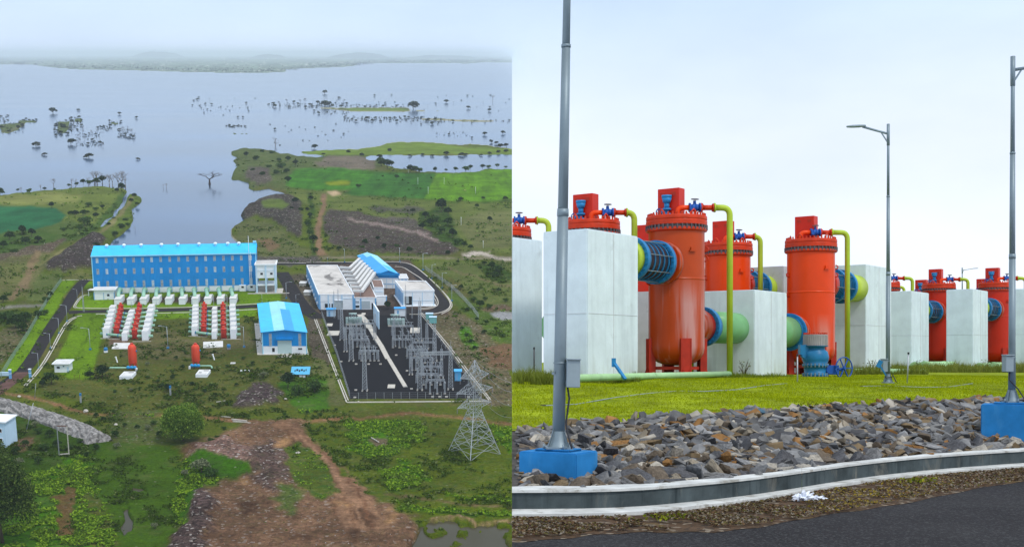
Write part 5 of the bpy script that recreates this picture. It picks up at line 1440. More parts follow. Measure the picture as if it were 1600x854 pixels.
# ---- transmission tower
def tower():
    Xc, Yc = ga(741, 707); base = 14.5; H = hta(741, 712, 566)
    t = T('transmission_tower', 'tall grey lattice transmission tower standing in the meadow in front of the switchyard', 'transmission tower')
    hw = H*.46
    # square body in a rotated frame
    def ring(w_, z): return [Vector((w_/2*sx, w_/2*sy, z)) for sx, sy in ((-1,-1),(1,-1),(1,1),(-1,1))]
    lv = [(base, 0), (base*.78, H*.13), (base*.58, H*.26), (base*.40, H*.37), (base*.26, H*.46)]
    def seg(mb, r0, r1, th, x=True):
        for k in range(4):
            mb.bar(r0[k], r1[k], th)
            mb.bar(r0[k], r1[(k+1) % 4], th*.55); mb.bar(r0[(k+1) % 4], r1[k], th*.55)
            mb.bar(r1[k], r1[(k+1) % 4], th*.5)
    # legs: four parts
    L0 = ring(base, 0); L1 = ring(base*.26, H*.46)
    for k in range(4):
        mb = MB(); mb.bar(L0[k], L1[k], .27); O('leg', mb, m_galv, t)
    mb = MB()
    rings = [ring(w_, z) for w_, z in lv]
    for r0, r1 in zip(rings[:-1], rings[1:]):
        for k in range(4):
            a0, a1, b0, b1 = r0[k], r0[(k+1) % 4], r1[k], r1[(k+1) % 4]
            mb.bar(a0, b1, .12); mb.bar(a1, b0, .12); mb.bar(b0, b1, .09)
            mid = (a0+b1)/2; mb.bar((a0+b0)/2, mid, .12); mb.bar((a1+b1)/2, mid, .12)
    O('lower_bracing', mb, m_galv, t)
    mb = MB(); w_ = base*.26; z = H*.46; n = 6
    for i in range(n):
        z1 = z + H*.42/n; seg(mb, ring(w_, z), ring(w_*.985, z1), .13); z = z1; w_ *= .985
    O('upper_body', mb, m_galv, t)
    mb = MB(); top = Vector((0, 0, H)); r0 = ring(w_, z); rm = ring(w_*.5, (z+H)/2)
    seg(mb, r0, rm, .2); 
    for k in range(4): mb.bar(rm[k], top, .2)
    O('peak', mb, m_galv, t)
    for z, span in ((H*.50, 15.5), (H*.655, 16.5), (H*.81, 13.0)):
        for s in (-1, 1):
            mb = MB(); tip = Vector((s*span/2*1.05, 0, z+.8)); w2 = base*.26/2
            for y in (-1, 1):
                a = Vector((s*w2, y*w2, z)); b = Vector((s*w2, y*w2, z+3.2)); mb.bar(a, tip, .13); mb.bar(b, tip, .10)
                for f in (.25, .5, .75): mb.bar(a.lerp(tip, f), b.lerp(tip, f), .1); mb.bar(a.lerp(tip, f), b.lerp(tip, f-.25), .1)
            mb.bar(Vector((s*w2, -w2, z)).lerp(tip, .4), Vector((s*w2, w2, z)).lerp(tip, .4), .1)
            arm = O('cross_arm', mb, m_galv, t)
            i_ = MB()
            for j in range(8): i_.cyl(tip+Vector((0, 0, -.3-j*.25)), tip+Vector((0, 0, -.38-j*.25)), .2, n=6)
            O('insulator_string', i_, m_ins, arm)
    putA(t, Xc, Yc, 0, .62)
    return Xc, Yc, H
TW = tower()
# earth and phase wires from the tower to the picture's edge and to the yard
for i, (h_, lb, dz) in enumerate(((TW[2], 'from the tower peak', 0), (TW[2]*.81, 'from the top arm', 0), (TW[2]*.655, 'from the middle arm', 0), (TW[2]*.5, 'from the lowest arm', 0))):
    a = Vector((TW[0]+(0 if i == 0 else 5.5), TW[1], h_)); 
    # end on the cut plane
    e_ = (799, (598, 612, 634, 652)[i]); hh = h_*.86; E = ga(*e_, hh*.3)
    t = T('power_line', 'thin sagging power line %s towards the right' % lb, 'power line', 'power lines leaving the tower')
    d = Vector((E[0]-a.x, E[1]-a.y, hh*.3-h_))
    O('wire', MB().tube([d*(k_/8)+Vector((0, 0, -1.2*math.sin(math.pi*k_/8))) for k_ in range(9)], .07, 5), m_galvd, t); putA(t, a.x, a.y, h_)

# ---- left edge: block of flats corner, frame, poles, rubble bank
t = T('white_block', 'corner of a white two-storey building with dark windows at the picture edge', 'building')
X, Y = ga(10.5, 699); Hh = hta(10, 699, 660); s = mpp(695)
L_ = [(-14, 2.2), (0, 0), (1.2, 9), (-13, 11)]
O('wall', MB().prism(L_, 0, Hh), m_paleblue, t); O('roof', MB().prism([(-14.5, 1.6), (.6, -.6), (1.8, 9.6), (-13, 11.6)], Hh+.003, Hh+.5), m_white, t)
for z in (Hh*.3, Hh*.68):
    for u in (.15, .42): window(t, (-1.0-14*u*.6, .2+u*1.35-.05, z), (1.8, .3, 1.5), -.156, m=m_dark, fr=m_white)
putA(t, X, Y)
t = T('timber_frame', 'two rusty posts joined by a top bar standing in the weeds', 'frame'); s = mpp(711)
a = Vector((0, 0, 0)); b = Vector((15.5*s, 0, 0)); Hh = hta(100, 711, 665)
for i, p in enumerate((a, b)): O('post', MB().bar(p, p+Vector((0, 0, Hh)), .32), m_kerb if i else m_galvd, t)
O('top_bar', MB().bar(a+Vector((-.2, 0, Hh)), b+Vector((.2, 0, Hh)), .3), m_rust, t); O('bottom_bar', MB().bar(a+Vector((0, -.3, .5)), b+Vector((0, -.3, .9)), .35), m_kerb, t)
putA(t, *ga(92.5, 711))
t = T('leaning_pole', 'thin pale pole leaning over the rubble bank', 'pole'); 
O('shaft', MB().cyl((0, 0, 0), (3.2, 2.0, hta(41, 674, 632)), .16, .1, n=6), m_galv, t); O('pole_step', MB().box((.3, .2, 1), (.5, .2, .2)), m_galvd, t); putA(t, *ga(41, 673))
t = T('leaning_pole', 'thin pole beside the reddish track left of the guard house', 'pole'); O('shaft', MB().cyl((0, 0, 0), (1.2, 0, hta(54, 624, 600)), .12, .08, n=6), m_galv, t); O('pole_step', MB().box((.1, .1, 1), (.5, .2, .2)), m_galvd, t); putA(t, *ga(54, 622))
# rubble bank: a long ridge of pale stone
pts = smooth_pts([ga(x, y) for x, y in [(-60,622),(0,633),(40,644),(75,655),(110,667),(140,681),(156,691)]], 3)
V = []; Cc = []; g = np.random.default_rng(5); n = 16
base_l = offs(pts, 7.0)
for i, p in enumerate(pts):
    a = Vector(offs(pts, 5.6)[i]); b = Vector(offs(pts, -5.6)[i]); tp_ = min(1, (len(pts)-1-i)/4)
    for k_ in range(n+1):
        u = k_/n; q = a.lerp(b, u); hh = 3.4*tp_*(math.sin(math.pi*u)**.7) + (g.random()-.5)*.9 - .2
        V.append((q.x+(g.random()-.5)*.7, q.y+(g.random()-.5)*.7, hh if 0 < k_ < n else -.5)); c0 = .12+.22*g.random(); Cc.append((c0, c0*.95, c0*.9))
Fq = [(i*(n+1)+k_, i*(n+1)+k_+1, (i+1)*(n+1)+k_+1, (i+1)*(n+1)+k_) for i in range(len(pts)-1) for k_ in range(n)]
m_rubble = attr_mat('rubble', .95, .45, .9, bump=.5)
me = np_mesh('rubble_bank', V, Fq, m_rubble, Cc, False)
o = O('rubble_bank', me, None, label='long pale bank of tipped rubble above the dark bushes', cat='rubble bank'); o.matrix_world = MA
# loose logs and boulders
for i, (a, b, lb) in enumerate((((345,651),(360,653),'grey plank on the track right of the round tree'), ((362,655.5),(386,659),'upper pale beam beside the track bend'), ((364,658.5),(392,662.5),'lower pale beam beside the track bend'), ((338,628.5),(352,627),'thin pale beam in the meadow above the track'), ((580,684),(592,692),'pale log in the green weeds'))):
    A = ga(*a); B = ga(*b); d = Vector((B[0]-A[0], B[1]-A[1], .2)); t = T('beam', lb, 'beam'); O('beam_body', MB().bar((0, 0, .3), d+Vector((0, 0, .3)), .5 if i in (1, 2) else .3), m_kerb, t); putA(t, *A)
def boulder(r, seed, m_, fl=.7):
    bm = bmesh.new(); bmesh.ops.create_icosphere(bm, subdivisions=2, radius=1); g = random.Random(seed)
    for v_ in bm.verts:
        v_.co *= 1 + (g.random()-.5)*.35; v_.co.z *= fl
    me = bpy.data.meshes.new('boulder'); bm.to_mesh(me); bm.free(); me.materials.append(m_)
    return me
m_boul = mat('pale_boulder', (.45, .42, .37), .9, var=.3, scale=1)
for i, (px, py, r, lb) in enumerate(((465,709,1.1,'lone pale boulder at the edge of the dirt track'), (134,643,1.1,'white boulder beside the left track'), (181,664,.8,'white stone above the dark swamp'), (30,620,.8,'pale stone near the rubble bank head'), (446,624,.7,'pale stone in front of the dark heap'), (413,794,.7,'small white stone on the dirt'), (560,628,.5,'small stone under the yard kerb'), (765,673,.6,'white stone right of the tower'))):
    me = boulder(r, i, m_boul); me.transform(Matrix.Scale(r, 4)); o = O('boulder', me, None, label=lb, cat='boulder'); putA(o, *ga(px, py), .3)
# ------------------------------------------------------------------ vegetation of the valley
bark = mat('bark', (.10, .075, .055), .9, var=.3, scale=2)
barkg = mat('grey_bark', (.20, .17, .15), .9, var=.3, scale=2)
def crown_pts(r, h, z0, n, lumps, g, flat=1.0):
    """points of leaf sprays on the outside of several lumps"""
    P = []; D = []
    L_ = []
    for i in range(lumps):
        a = g.random()*6.283; q = math.sqrt(g.random())*.62; z = z0 + h*(.25+.6*g.random()*(1-q*.5))
        L_.append((math.cos(a)*q*r, math.sin(a)*q*r, z, r*(.32+.22*g.random())))
    L_.append((0, 0, z0+h*.55, r*.62))
    w_ = np.array([l[3]**2 for l in L_]); w_ /= w_.sum()
    k = g.choice(len(L_), n, p=w_); c = np.array(L_)[k]
    d = g.normal(size=(n, 3)); d /= np.linalg.norm(d, axis=1, keepdims=True); d[:, 2] = np.where(d[:, 2] < -.35, -d[:, 2], d[:, 2])
    rad = c[:, 3:4]*(.72+.36*g.random((n, 1)))
    P = c[:, :3] + d*rad*np.array([1, 1, h/(1.7*r)*flat])
    P[:, 2] = np.maximum(P[:, 2], z0 - .1*h)
    return P
def mkcols(n, g, dark, light, t=None):
    t = g.random(n)**1.3 if t is None else t
    return np.array(dark)[None]*(1-t[:, None]) + np.array(light)[None]*t[:, None]
def limbs(mb, base, top, r0, n, spread, g, z_from=.35):
    base = Vector(base); top = Vector(top)
    mid = base.lerp(top, .5) + Vector(((g.random()-.5)*r0*3, (g.random()-.5)*r0*3, 0))
    mb.tube([base, mid, top], [r0, r0*.7, r0*.3], 7)
    for i in range(n):
        u = z_from + (1-z_from)*i/n; p = base.lerp(top, u); a = i*2.4 + g.random()
        L_ = spread*(.6+.5*g.random())*(1.1-u*.5)
        q = p + Vector((math.cos(a)*L_*.5, math.sin(a)*L_*.5, L_*.35)); e_ = p + Vector((math.cos(a)*L_, math.sin(a)*L_, L_*.75))
        mb.tube([p, q, e_], [r0*.45, r0*.3, r0*.1], 5)
def tree_meshes(kind, r, h, trunk_h, n, lumps, seed, dark, light, leaf, m_bark=None):
    g = np.random.default_rng(seed)
    P = crown_pts(r, h, trunk_h, n, lumps, g)
    me = leaves(kind+'_crown', P, leaf*(.6+.8*g.random(n)), mkcols(n, g, dark, light), seed=seed, up=.2, asp=.65)
    mb = MB(); limbs(mb, (0, 0, -.3), (0, 0, trunk_h+h*.7), max(.12, r*.055), 7, r*.75, random.Random(seed))
    tm = mesh_of(kind+'_trunk', mb, m_bark or bark)
    return me, tm
def tree(name, label, cat, meshes, X, Y, Z=0, s=1.0, group=None, rz=0):
    t = T(name, label, cat, group)
    O('crown', meshes[0], None, t); O('trunk', meshes[1], None, t)
    putA(t, X, Y, Z, rz, s)
    return t
# the round tree and the dark tree at the edge
X, Y = ga(286, 688); s = mpp(688)
big = tree_meshes('round_tree', 34*s, hta(286, 688, 631)*.98, .1, 30000, 70, 3, (.04, .105, .008), (.24, .36, .05), .7)
tree('round_tree', 'big round bright green tree between the red track and the bare dirt heaps', 'tree', big, X, Y)
X, Y = ga(4, 846); s = mpp(846)
dk = tree_meshes('dark_tree', 56*s, hta(4, 846, 700), .8, 22000, 44, 4, (.010, .034, .004), (.13, .19, .04), .75)
tree('broad_tree', 'big dark green tree cut by the lower left picture edge', 'tree', dk, X, Y)
X, Y = ga(-22, 770); tree('broad_tree', 'dark tree just above the big one at the left edge', 'tree', dk, X, Y, 0, .72, rz=2)
bush = [tree_meshes('bush_a', 2.0, 2.6, .1, 420, 7, 21, (.018, .045, .012), (.06, .11, .025), .55), tree_meshes('bush_b', 2.0, 2.2, .1, 420, 9, 22, (.03, .07, .016), (.09, .16, .035), .5),
        tree_meshes('bush_c', 2.0, 3.2, .6, 420, 6, 23, (.012, .030, .012), (.04, .075, .025), .55), tree_meshes('pale_bush', 2.0, 2.4, .2, 520, 9, 24, (.08, .11, .05), (.32, .34, .20), .4)]
def shrub(px, py, wpx, k, label, zoff=0.0, group=None, name='shrub'):
    s = wpx/2*mpp(py)/2.0; X, Y = ga(px, py)
    return tree(name, label, 'shrub', bush[k], X, Y, zoff, s*1.05, group, rz=px*1.3)
shrub(80, 600, 28, 0, 'dark green bush in front of the guard house')
shrub(67, 604, 12, 2, 'small dark bush left of the guard house bush')
shrub(160, 590, 22, 2, 'very dark spreading bush at the foot of the big lawn', name='shrub')
shrub(140, 592, 14, 2, 'low dark bush left of the spreading one at the lawn foot')
shrub(315, 738, 34, 3, 'pale grey-green bush on the edge of the bare dirt')
shrub(288, 742, 14, 3, 'little pale yellow bush in the swamp grass')
shrub(330, 745, 26, 1, 'dark bush right under the pale one at the dirt edge')
shrub(182, 700, 14, 3, 'small yellow-green bush in the swamp above the puddle')
shrub(450, 605, 26, 2, 'dark bush behind the dark stone heap near the canopy')
shrub(446, 594, 16, 3, 'pale bush left of the blue canopy')
shrub(465, 617, 26, 1, 'bright green bush right of the dark stone heap')
shrub(492, 612, 30, 1, 'bright green spreading bush below the blue canopy')
shrub(412, 590, 16, 3, 'pale speckled bush left of the dark heap')
shrub(262, 612, 14, 2, 'dark bush beside the right survey pillar')
shrub(605, 483, 14, 2, 'dark bush beside the white yard wall')
shrub(242, 825, 14, 3, 'pale yellow weed clump beside the swamp puddle')
# shrubs and small trees, placed one by one
sh = [(25,508,30),(10,498,26),(40,500,22),(60,495,18),(35,515,20),(72,470,14),(78,462,12),(70,490,14),(5,470,16),
 (45,300,9),(47,297,6),(28,298,6),(0,303,16),(70,297,6),(108,291,7),(120,289,8),(130,287,9),(140,287,12),(150,286,14),(160,285,13),(190,297,14),(183,300,8),(85,296,5),
 (81,324,11),(139,322,13),(130,335,13),(118,338,12),(150,328,10),(133,349,22),(125,358,12),(150,340,10),(137,333,8),(110,335,10),(160,326,8),(99,360,10),(35,365,16),(50,368,14),(15,372,18),(40,380,18),(60,378,12),(5,385,16),(22,395,14),
 (190,357,14),(196,345,10),(200,352,9),(205,316,8),(210,308,8),(215,320,8),(180,368,12),(165,377,12),(150,388,12),(158,400,14),(170,352,8),(178,342,7),(145,378,8),
 (486,312,8),(487,325,9),(484,340,10),(480,352,12),(485,365,12),(490,378,14),(492,393,14),(470,330,10),(462,318,12),(455,330,9),(445,345,8),(480,330,8),
 (440,262,16),(448,270,12),(432,272,12),(450,285,12),(420,262,10),(410,275,12),(462,258,10),(385,245,10),(400,250,12),(425,240,10),(395,268,9),(410,238,8),(450,252,10),(436,252,9),
 (560,292,10),(620,278,9),(598,276,5),(596,258,20),(606,262,16),(612,257,10),(641,268,13),(650,268,15),(656,268,12),(680,268,9),(697,267,6),(712,266,9),(728,266,14),(754,263,8),(764,262,9),(777,260,9),(790,262,6),(735,264,8),
 (690,328,22),(700,335,14),(682,345,16),(700,350,18),(672,352,14),(690,362,18),(707,370,16),(715,380,16),(725,384,12),(665,340,12),(660,358,12),(735,388,10),(645,332,8),
 (790,312,10),(745,323,8),(765,346,10),(690,315,7),(720,314,8),(755,311,7),
 (570,380,12),(566,388,10),(600,388,10),(620,386,10),(640,392,12),(700,398,9),(540,375,8),(530,390,10),(590,375,8),
 (757,413,10),(768,418,16),(780,424,16),(775,432,14),(762,428,10),(750,420,8),(715,410,7),
 (740,470,14),(750,478,16),(765,480,12),(735,460,10),(720,450,10),(780,455,10),(758,468,10),(790,470,10),(730,485,9),
 (722,514,8),(730,524,9),(737,534,9),(742,544,8),(718,506,6),(745,500,8),(760,505,9),(775,515,9),(757,520,10),(785,525,8),
 (247,596,8),(253,604,10),(205,610,8),(300,600,8),(330,602,8),(370,602,8),(355,572,7),(380,560,8),(395,568,8),(245,560,8),(275,560,8),(290,550,7),(230,570,9),(255,548,7),(285,575,10),(270,590,10),(320,612,9),(230,590,8),(180,612,8),
 (150,650,10),(162,655,9),(240,662,12),(232,670,12),(250,680,14),(215,668,10),(195,665,9),(180,680,14),(330,690,14),(340,684,10),(320,697,12),(150,700,12),(135,712,12),(55,665,14),(45,668,12),(60,675,16),(78,680,16),(90,695,16),(70,700,18),(110,700,14),(125,690,12),(40,695,14),(25,706,16),(30,725,20),(60,722,16),
 (500,648,9),(480,645,8),(445,648,7),(525,640,7),(350,670,10),(355,682,8)]
cnt = 0
zones_txt = lambda x, y: ('on the far left bank by the flooded shore' if (x < 240 and y < 312) else 'beside the narrow canal on the left' if (x < 225 and y < 400) else 'in the rough ground left of the works' if x < 100 and y < 520
    else 'along the dirt track above the works' if (440 < x < 500 and 300 < y < 400) else 'on the rough headland by the lake' if x < 470 and y < 300 else 'on the bank of the right hand bay' if y < 272 else 'in the thicket right of the dark stone field' if (640 < x < 740 and y < 392)
    else 'on the stony slope behind the works' if y < 400 else 'on the grassy slope right of the works' if x > 700 else 'in the meadow in front of the works' if y < 640 else 'among the weeds in the foreground')
names_ = ['dark rounded green shrub', 'bright leafy green shrub', 'deep green tall shrub', 'pale grey-green shrub']
for i, (x, y, w_) in enumerate(sh):
    if x + w_/2 > 799: continue
    k = (i*7 + x) % 10; k = 2 if (k < 4 and y < 420) else 0 if k < 7 else 1
    if y > 540 and i % 5 == 0: k = 3 if i % 2 else 1
    shrub(x, y + w_*.12, w_, k, '%s %s' % (names_[k], zones_txt(x, y)), group='shrubs '+zones_txt(x, y)); cnt += 1
# flooded trees
fl = [tree_meshes('flood_tree_a', 3.0, 4.4, .5, 150, 6, 31, (.020, .032, .020), (.05, .075, .035), 1.5), tree_meshes('flood_tree_b', 3.0, 6.0, .4, 150, 6, 32, (.022, .034, .022), (.06, .08, .045), 1.5),
      tree_meshes('flood_tree_c', 3.0, 2.6, .3, 90, 6, 33, (.030, .038, .024), (.08, .09, .05), 1.4), tree_meshes('thin_tree', 2.2, 6.0, 1.5, 46, 5, 34, (.06, .052, .045), (.13, .11, .10), .9, barkg)]
nf = 0
def flood(px, py, wpx, k, label, group):
    global nf
    if px + wpx/2 > 799: return
    s = wpx/2*mpp(py)/3.0; X, Y = ga(px, py)
    t = T('flooded_tree', label, 'tree', group)
    O('crown', fl[k][0], None, t); O('trunk', fl[k][1], None, t)
    putA(t, X, Y, -1.5, px*2.1, (s*1.05, s*1.05, s*.72)); nf += 1
gF = random.Random(3)
clusters = [ # x0,x1,y0,y1,count,size,where
 (0, 14, 180, 190, 7, 5, 'at the far left picture edge'), (0, 37, 191, 208, 20, 5, 'on the low strip at the left edge'), (28, 58, 186, 191, 8, 5, 'on the thin strip east of the left edge'),
 (84, 112, 188, 212, 26, 5.5, 'in the dense drowned grove left of centre'), (108, 128, 183, 192, 8, 5, 'at the top of the drowned grove'), (95, 130, 195, 203, 12, 4.5, 'in the loose middle of the drowned grove'),
 (118, 163, 205, 228, 26, 5, 'in the straggling lower end of the grove'), (150, 172, 196, 204, 9, 4.5, 'in the small clump above the dark islet'), (184, 212, 200, 217, 18, 5.5, 'in the compact purple-grey clump'),
 (170, 190, 189, 195, 5, 4, 'on the little islet right of the grove'),
 (300, 332, 152, 176, 14, 4, 'scattered far out before the channel'), (340, 400, 152, 186, 16, 3.5, 'scattered in the middle of the lake'), (352, 384, 195, 198, 7, 3, 'in the dotted row above the mud islet'),
 (418, 545, 160, 168, 26, 7, 'in the long leafy row at the green islet'), (490, 545, 171, 178, 8, 4.5, 'below the leafy row'), (545, 640, 163, 168, 14, 4, 'on the far side of the green islet'),
 (536, 660, 182, 190, 34, 5, 'in the dark row of drowned scrub'), (655, 690, 182, 194, 12, 5.5, 'at the right end of the drowned scrub row'), (690, 800, 185, 192, 9, 4, 'on the sandy strip to the right'),
 (580, 800, 148, 178, 26, 3.4, 'scattered over the far right water'), (420, 545, 188, 232, 22, 3.6, 'scattered off the headland'), (680, 735, 205, 214, 7, 3, 'near the pale mud strip')]
for (a, b, c, d_, n, sz, wh) in clusters:
    for i in range(n):
        u = (i+gF.random())/n; k = gF.choice([0, 0, 1, 2, 2, 3] if 'purple' not in wh and 'straggling' not in wh else [3, 3, 2, 0])
        flood(a+(b-a)*u, c+(d_-c)*gF.random(), sz*(.55+.8*gF.random()), k, 'dark tree in floodwater ' + wh, 'drowned trees ' + wh)
# drowned scrub between them, too many to count
gS = np.random.default_rng(17); PX_, PY_ = [], []
for (a, b, c, d_, n, sz, wh) in clusters:
    if 'scattered' in wh: continue
    m_ = int(n*16); x = a+(b-a)*gS.random(m_); y = c+(d_-c)*gS.random(m_); k_ = fbm(x/5+a, y/2, 3) > .52
    PX_.append(x[k_]); PY_.append(y[k_])
x = np.concatenate(PX_); y = np.concatenate(PY_); n = len(x); X, Y = ga_np(x, y); s_ = dep(y)/F*(.7+1.5*gS.random(n)**2)
me = leaves('drowned_scrub', np.stack([X, Y, -1.2+s_*.5*gS.random(n)], 1), s_*1.2, mkcols(n, gS, (.012, .018, .010), (.055, .06, .035)), seed=18, up=.2, asp=.8)
o = O('drowned_scrub', me, None, kind='stuff', label='low drowned scrub between the flooded trees', cat='scrub'); o.matrix_world = MA
for (x, y, w_, k, lb) in [(83,176,15,0,'round grey-brown tree alone above the grove'),(122,172,8,2,'flat small tree alone above the grove'),(56,227,18,2,'low broad bush island below the left grove'),(70,241,11,2,'flat dark bush nearest the left bank'),
  (139,245,19,2,'long low bush in open water left of the channel'),(215,248,9,2,'small dark bush in open water near the channel'),(187,178,7,0,'little tree left of a smaller one in open water'),(213,184,6,0,'little round tree in open water'),
  (111,224,15,0,'big dense green tree in front of the grove'),(507,146,8,1,'upright tree on its own far out'),(530,153,7,2,'round bush on its own far out'),(646,170,22,0,'broad dark tree at the end of the green islet'),
  (508,166,17,0,'tallest tree of the leafy row'),(491,231,12,0,'dense green tree off the headland'),(431,227,8,3,'thin tree standing off the headland'),(757,210,9,0,'round-topped tree mirrored in the right water'),
  (786,208,9,0,'flat-topped tree mirrored in the right water'),(797,207,5,0,'tree at the right end of the water'),(732,169,8,0,'round tree on the far sandy strip'),(764,173,6,1,'tall thin tree on the far sandy strip'),
  (697,160,9,0,'leafy tree far out to the right'),(768,222,7,1,'upright tree on the pale shore'),(775,224,8,0,'leafy tree on the pale shore'),(737,215,4,1,'single stick-like tree near the pale shore'),
  (544,238,9,0,'dark tree on the neck of the green spit'),(608,226+10,8,1,'tall dark tree in the middle of the spit'),(565,243,10,0,'dark tree above the inlet'),(594,246,11,0,'leafy tree at the tip of the inlet'),
  (640,243,9,2,'low bush on the lower edge of the spit'),(660,241,8,2,'low bush next along the spit edge'),(675,243,9,2,'bush on the spit edge above its reflection'),(697,241,11,0,'rounded tree on the lower spit edge'),
  (722,242,14,2,'broad bush on the lower spit edge'),(728,241,9,2,'bush beside the broad one on the spit'),(752,242,8,2,'bush on the spit edge further right'),(765,240,8,0,'tree on the spit edge further right'),(779,238,9,0,'tree near the right end of the spit'),(790,237,9,0,'last tree on the spit'),
  (781,230,12,0,'leafy tree above the right end of the spit'),(506,241,9,2,'bush at the left root of the spit'),(522,240,6,2,'small bush on the left of the spit'),(791,228,10,0,'leafy tree by the right picture edge')]:
    flood(x, y, w_, k, lb, None)
# bare trees
def bare_mesh(seed, depth=5, spread=.55):
    g = random.Random(seed); mb = MB()
    def br(p, d, L_, r, k):
        e_ = p + d*L_
        mb.tube([p, p.lerp(e_, .5)+Vector(((g.random()-.5), (g.random()-.5), 0))*L_*.08, e_], [r, r*.8, r*.62], 5)
        if k == 0: return
        for _ in range(3 if k > 2 else 2):
            a = g.random()*6.28; s_ = spread*(.6+.7*g.random())
            nd = (d + Vector((math.cos(a)*s_, math.sin(a)*s_, (g.random()-.3)*.25))).normalized()
            br(e_, nd, L_*(.62+.2*g.random()), r*.6, k-1)
    br(Vector((0, 0, 0)), Vector((0, 0, 1)), 2.6, .3, depth)
    return mesh_of('bare_tree_limbs', mb, barkg)
bm_ = [bare_mesh(41, 5, .8), bare_mesh(42, 4, .45), bare_mesh(43, 4, .4)]
mdk = mat('dark_bark', (.06, .045, .04), .9, var=.2)
b0 = bare_mesh(44, 5, .95); b0.materials.clear(); b0.materials.append(mdk)
def bare(px, pyb, pyt, me, lb, group=None):
    H = hta(px, pyb, pyt); zmax = max(v_.co.z for v_ in me.vertices)
    t = T('bare_tree', lb, 'tree', group); O('branches', me, None, t)
    O('trunk_base', MB().cyl((0, 0, -1.5), (0, 0, .6), .42, .3, n=8), mdk if me is b0 else barkg, t)
    s = H/zmax; putA(t, *ga(px, pyb), -.8, px, (s*2.1, s*2.1, s) if me is b0 else s)
bare(327.5, 286, 266, b0, 'wide leafless tree standing in the channel water')
for i, (x, yb, yt, lb) in enumerate(((84,291,277,'on the far left bank, leftmost tall one'),(112,289,277,'left bare tree of the second pair'),(118,289,278,'right bare tree of the second pair'),(148,287,265,'rising from the dark bushes'),(160,286,268,'right of the bushes'),(152,286,267,'thin one among the bushes'),(171,290,270,'slender one before the canal mouth'),(176,290,272,'second slender one before the canal mouth'),
    (185,291,268,'spreading one at the canal mouth'),(191,291,265,'tallest at the canal mouth'),(196,292,272,'last one by the open water'),(64,297,287,'small one on the left bank'),(33,299,291,'small one near the left edge'),(138,287,275,'left of the dark bushes'),(255,292,286,'stick left in the channel'),(260,292,285,'stick right in the channel'),(211,358,352,'stick at the foot of the causeway'),(430,226,213,'off the headland'),(770,157,148,'far out at the right'))):
    bare(x, yb, yt, bm_[1 + i % 2] if i % 3 else bm_[0], 'leafless grey tree ' + lb, 'bare trees by the water')

# far woods on the opposite shore
g = np.random.default_rng(12)
n = 5200; x = 780*g.random(n); ylo = np.interp(x, [0, 62, 90, 200, 400, 445, 462, 480, 568, 600, 800], [100.5, 102.5, 106, 109.5, 113.5, 112, 110, 106.5, 102, 98.4, 97.2]); y = ylo - .4 - np.abs(g.normal(size=n))*3.2
kk = (fbm(x/7, y*1.1, 4) > .47) & (y > 93); x, y = x[kk], y[kk]; n = len(x); X, Y = ga_np(x, y); s_ = dep(y)/F*(.7+.9*g.random(n))
me = leaves('far_woods', np.stack([X, Y, s_*.35], 1), s_*1.5, mkcols(n, g, (.008, .014, .008), (.04, .05, .03)), seed=13, up=.1, asp=.8)
o = O('far_woods', me, None, kind='stuff', label='far off woods along the opposite shore, fading in the haze', cat='woods'); o.matrix_world = MA
# ---- ground cover: countless low weeds and grass clumps, one object; loose stones, one object
def samp_px(A, x, y):
    return A[np.clip((y-Y0).astype(int), 0, RH-1), np.clip((x-X0).astype(int), 0, RW-1)]
g = np.random.default_rng(8)
n = 420000
x = -60 + 858*g.random(n); y = 250 + 640*g.random(n)**.8
d = samp_px(DET, x, y); lm = samp_px(LM, x, y); cc_ = samp_px(COL, x, y)
X, Y = ga_np(x, y)
cl = fbm(X/16, Y/16, 4); c2 = fbm(X/5+7, Y/5, 3)
pr = d[:, 0]*np.clip((cl-.44)*6, 0, 1)*np.clip((c2-.38)*4, 0, 1)
keep = (g.random(n) < pr*.85) & (lm > .97)
x, y, X, Y, d, cc_, cl, c2 = [a[keep] for a in (x, y, X, Y, d, cc_, cl, c2)]
n = len(x); print('weeds', n)
s = dep(y)/F; size = s*(1.6+3.2*g.random(n)**2)*np.where(d[:, 0] > .75, 1.25, 1.0)
k3 = 3
XX = np.repeat(X, k3)+g.normal(size=n*k3)*np.repeat(size, k3)*.45; YY = np.repeat(Y, k3)+g.normal(size=n*k3)*np.repeat(size, k3)*.45
ZZ = np.repeat(size, k3)*(.10+.35*g.random(n*k3)) + .1
lum = cc_.mean(1)
bright = np.clip((cc_[:, 1]-.10)*12, 0, 1)   # weed patches are brighter
base_c = np.array([.036, .066, .005])[None]*(1-bright[:, None]) + np.array([.11, .19, .016])[None]*bright[:, None]
C_ = np.repeat(base_c, k3, 0)*(.6+1.1*g.random((n*k3, 1))) + np.repeat((g.random((n, 1)) > .93)*np.array([[.10, .10, .05]]), k3, 0)
me = leaves('undergrowth', np.stack([XX, YY, ZZ], 1), np.repeat(size, k3), C_, seed=9, up=.8, asp=.75)
o = O('undergrowth', me, None, kind='stuff', label='low weeds and grass clumps growing all over the rough ground', cat='undergrowth'); o.matrix_world = MA
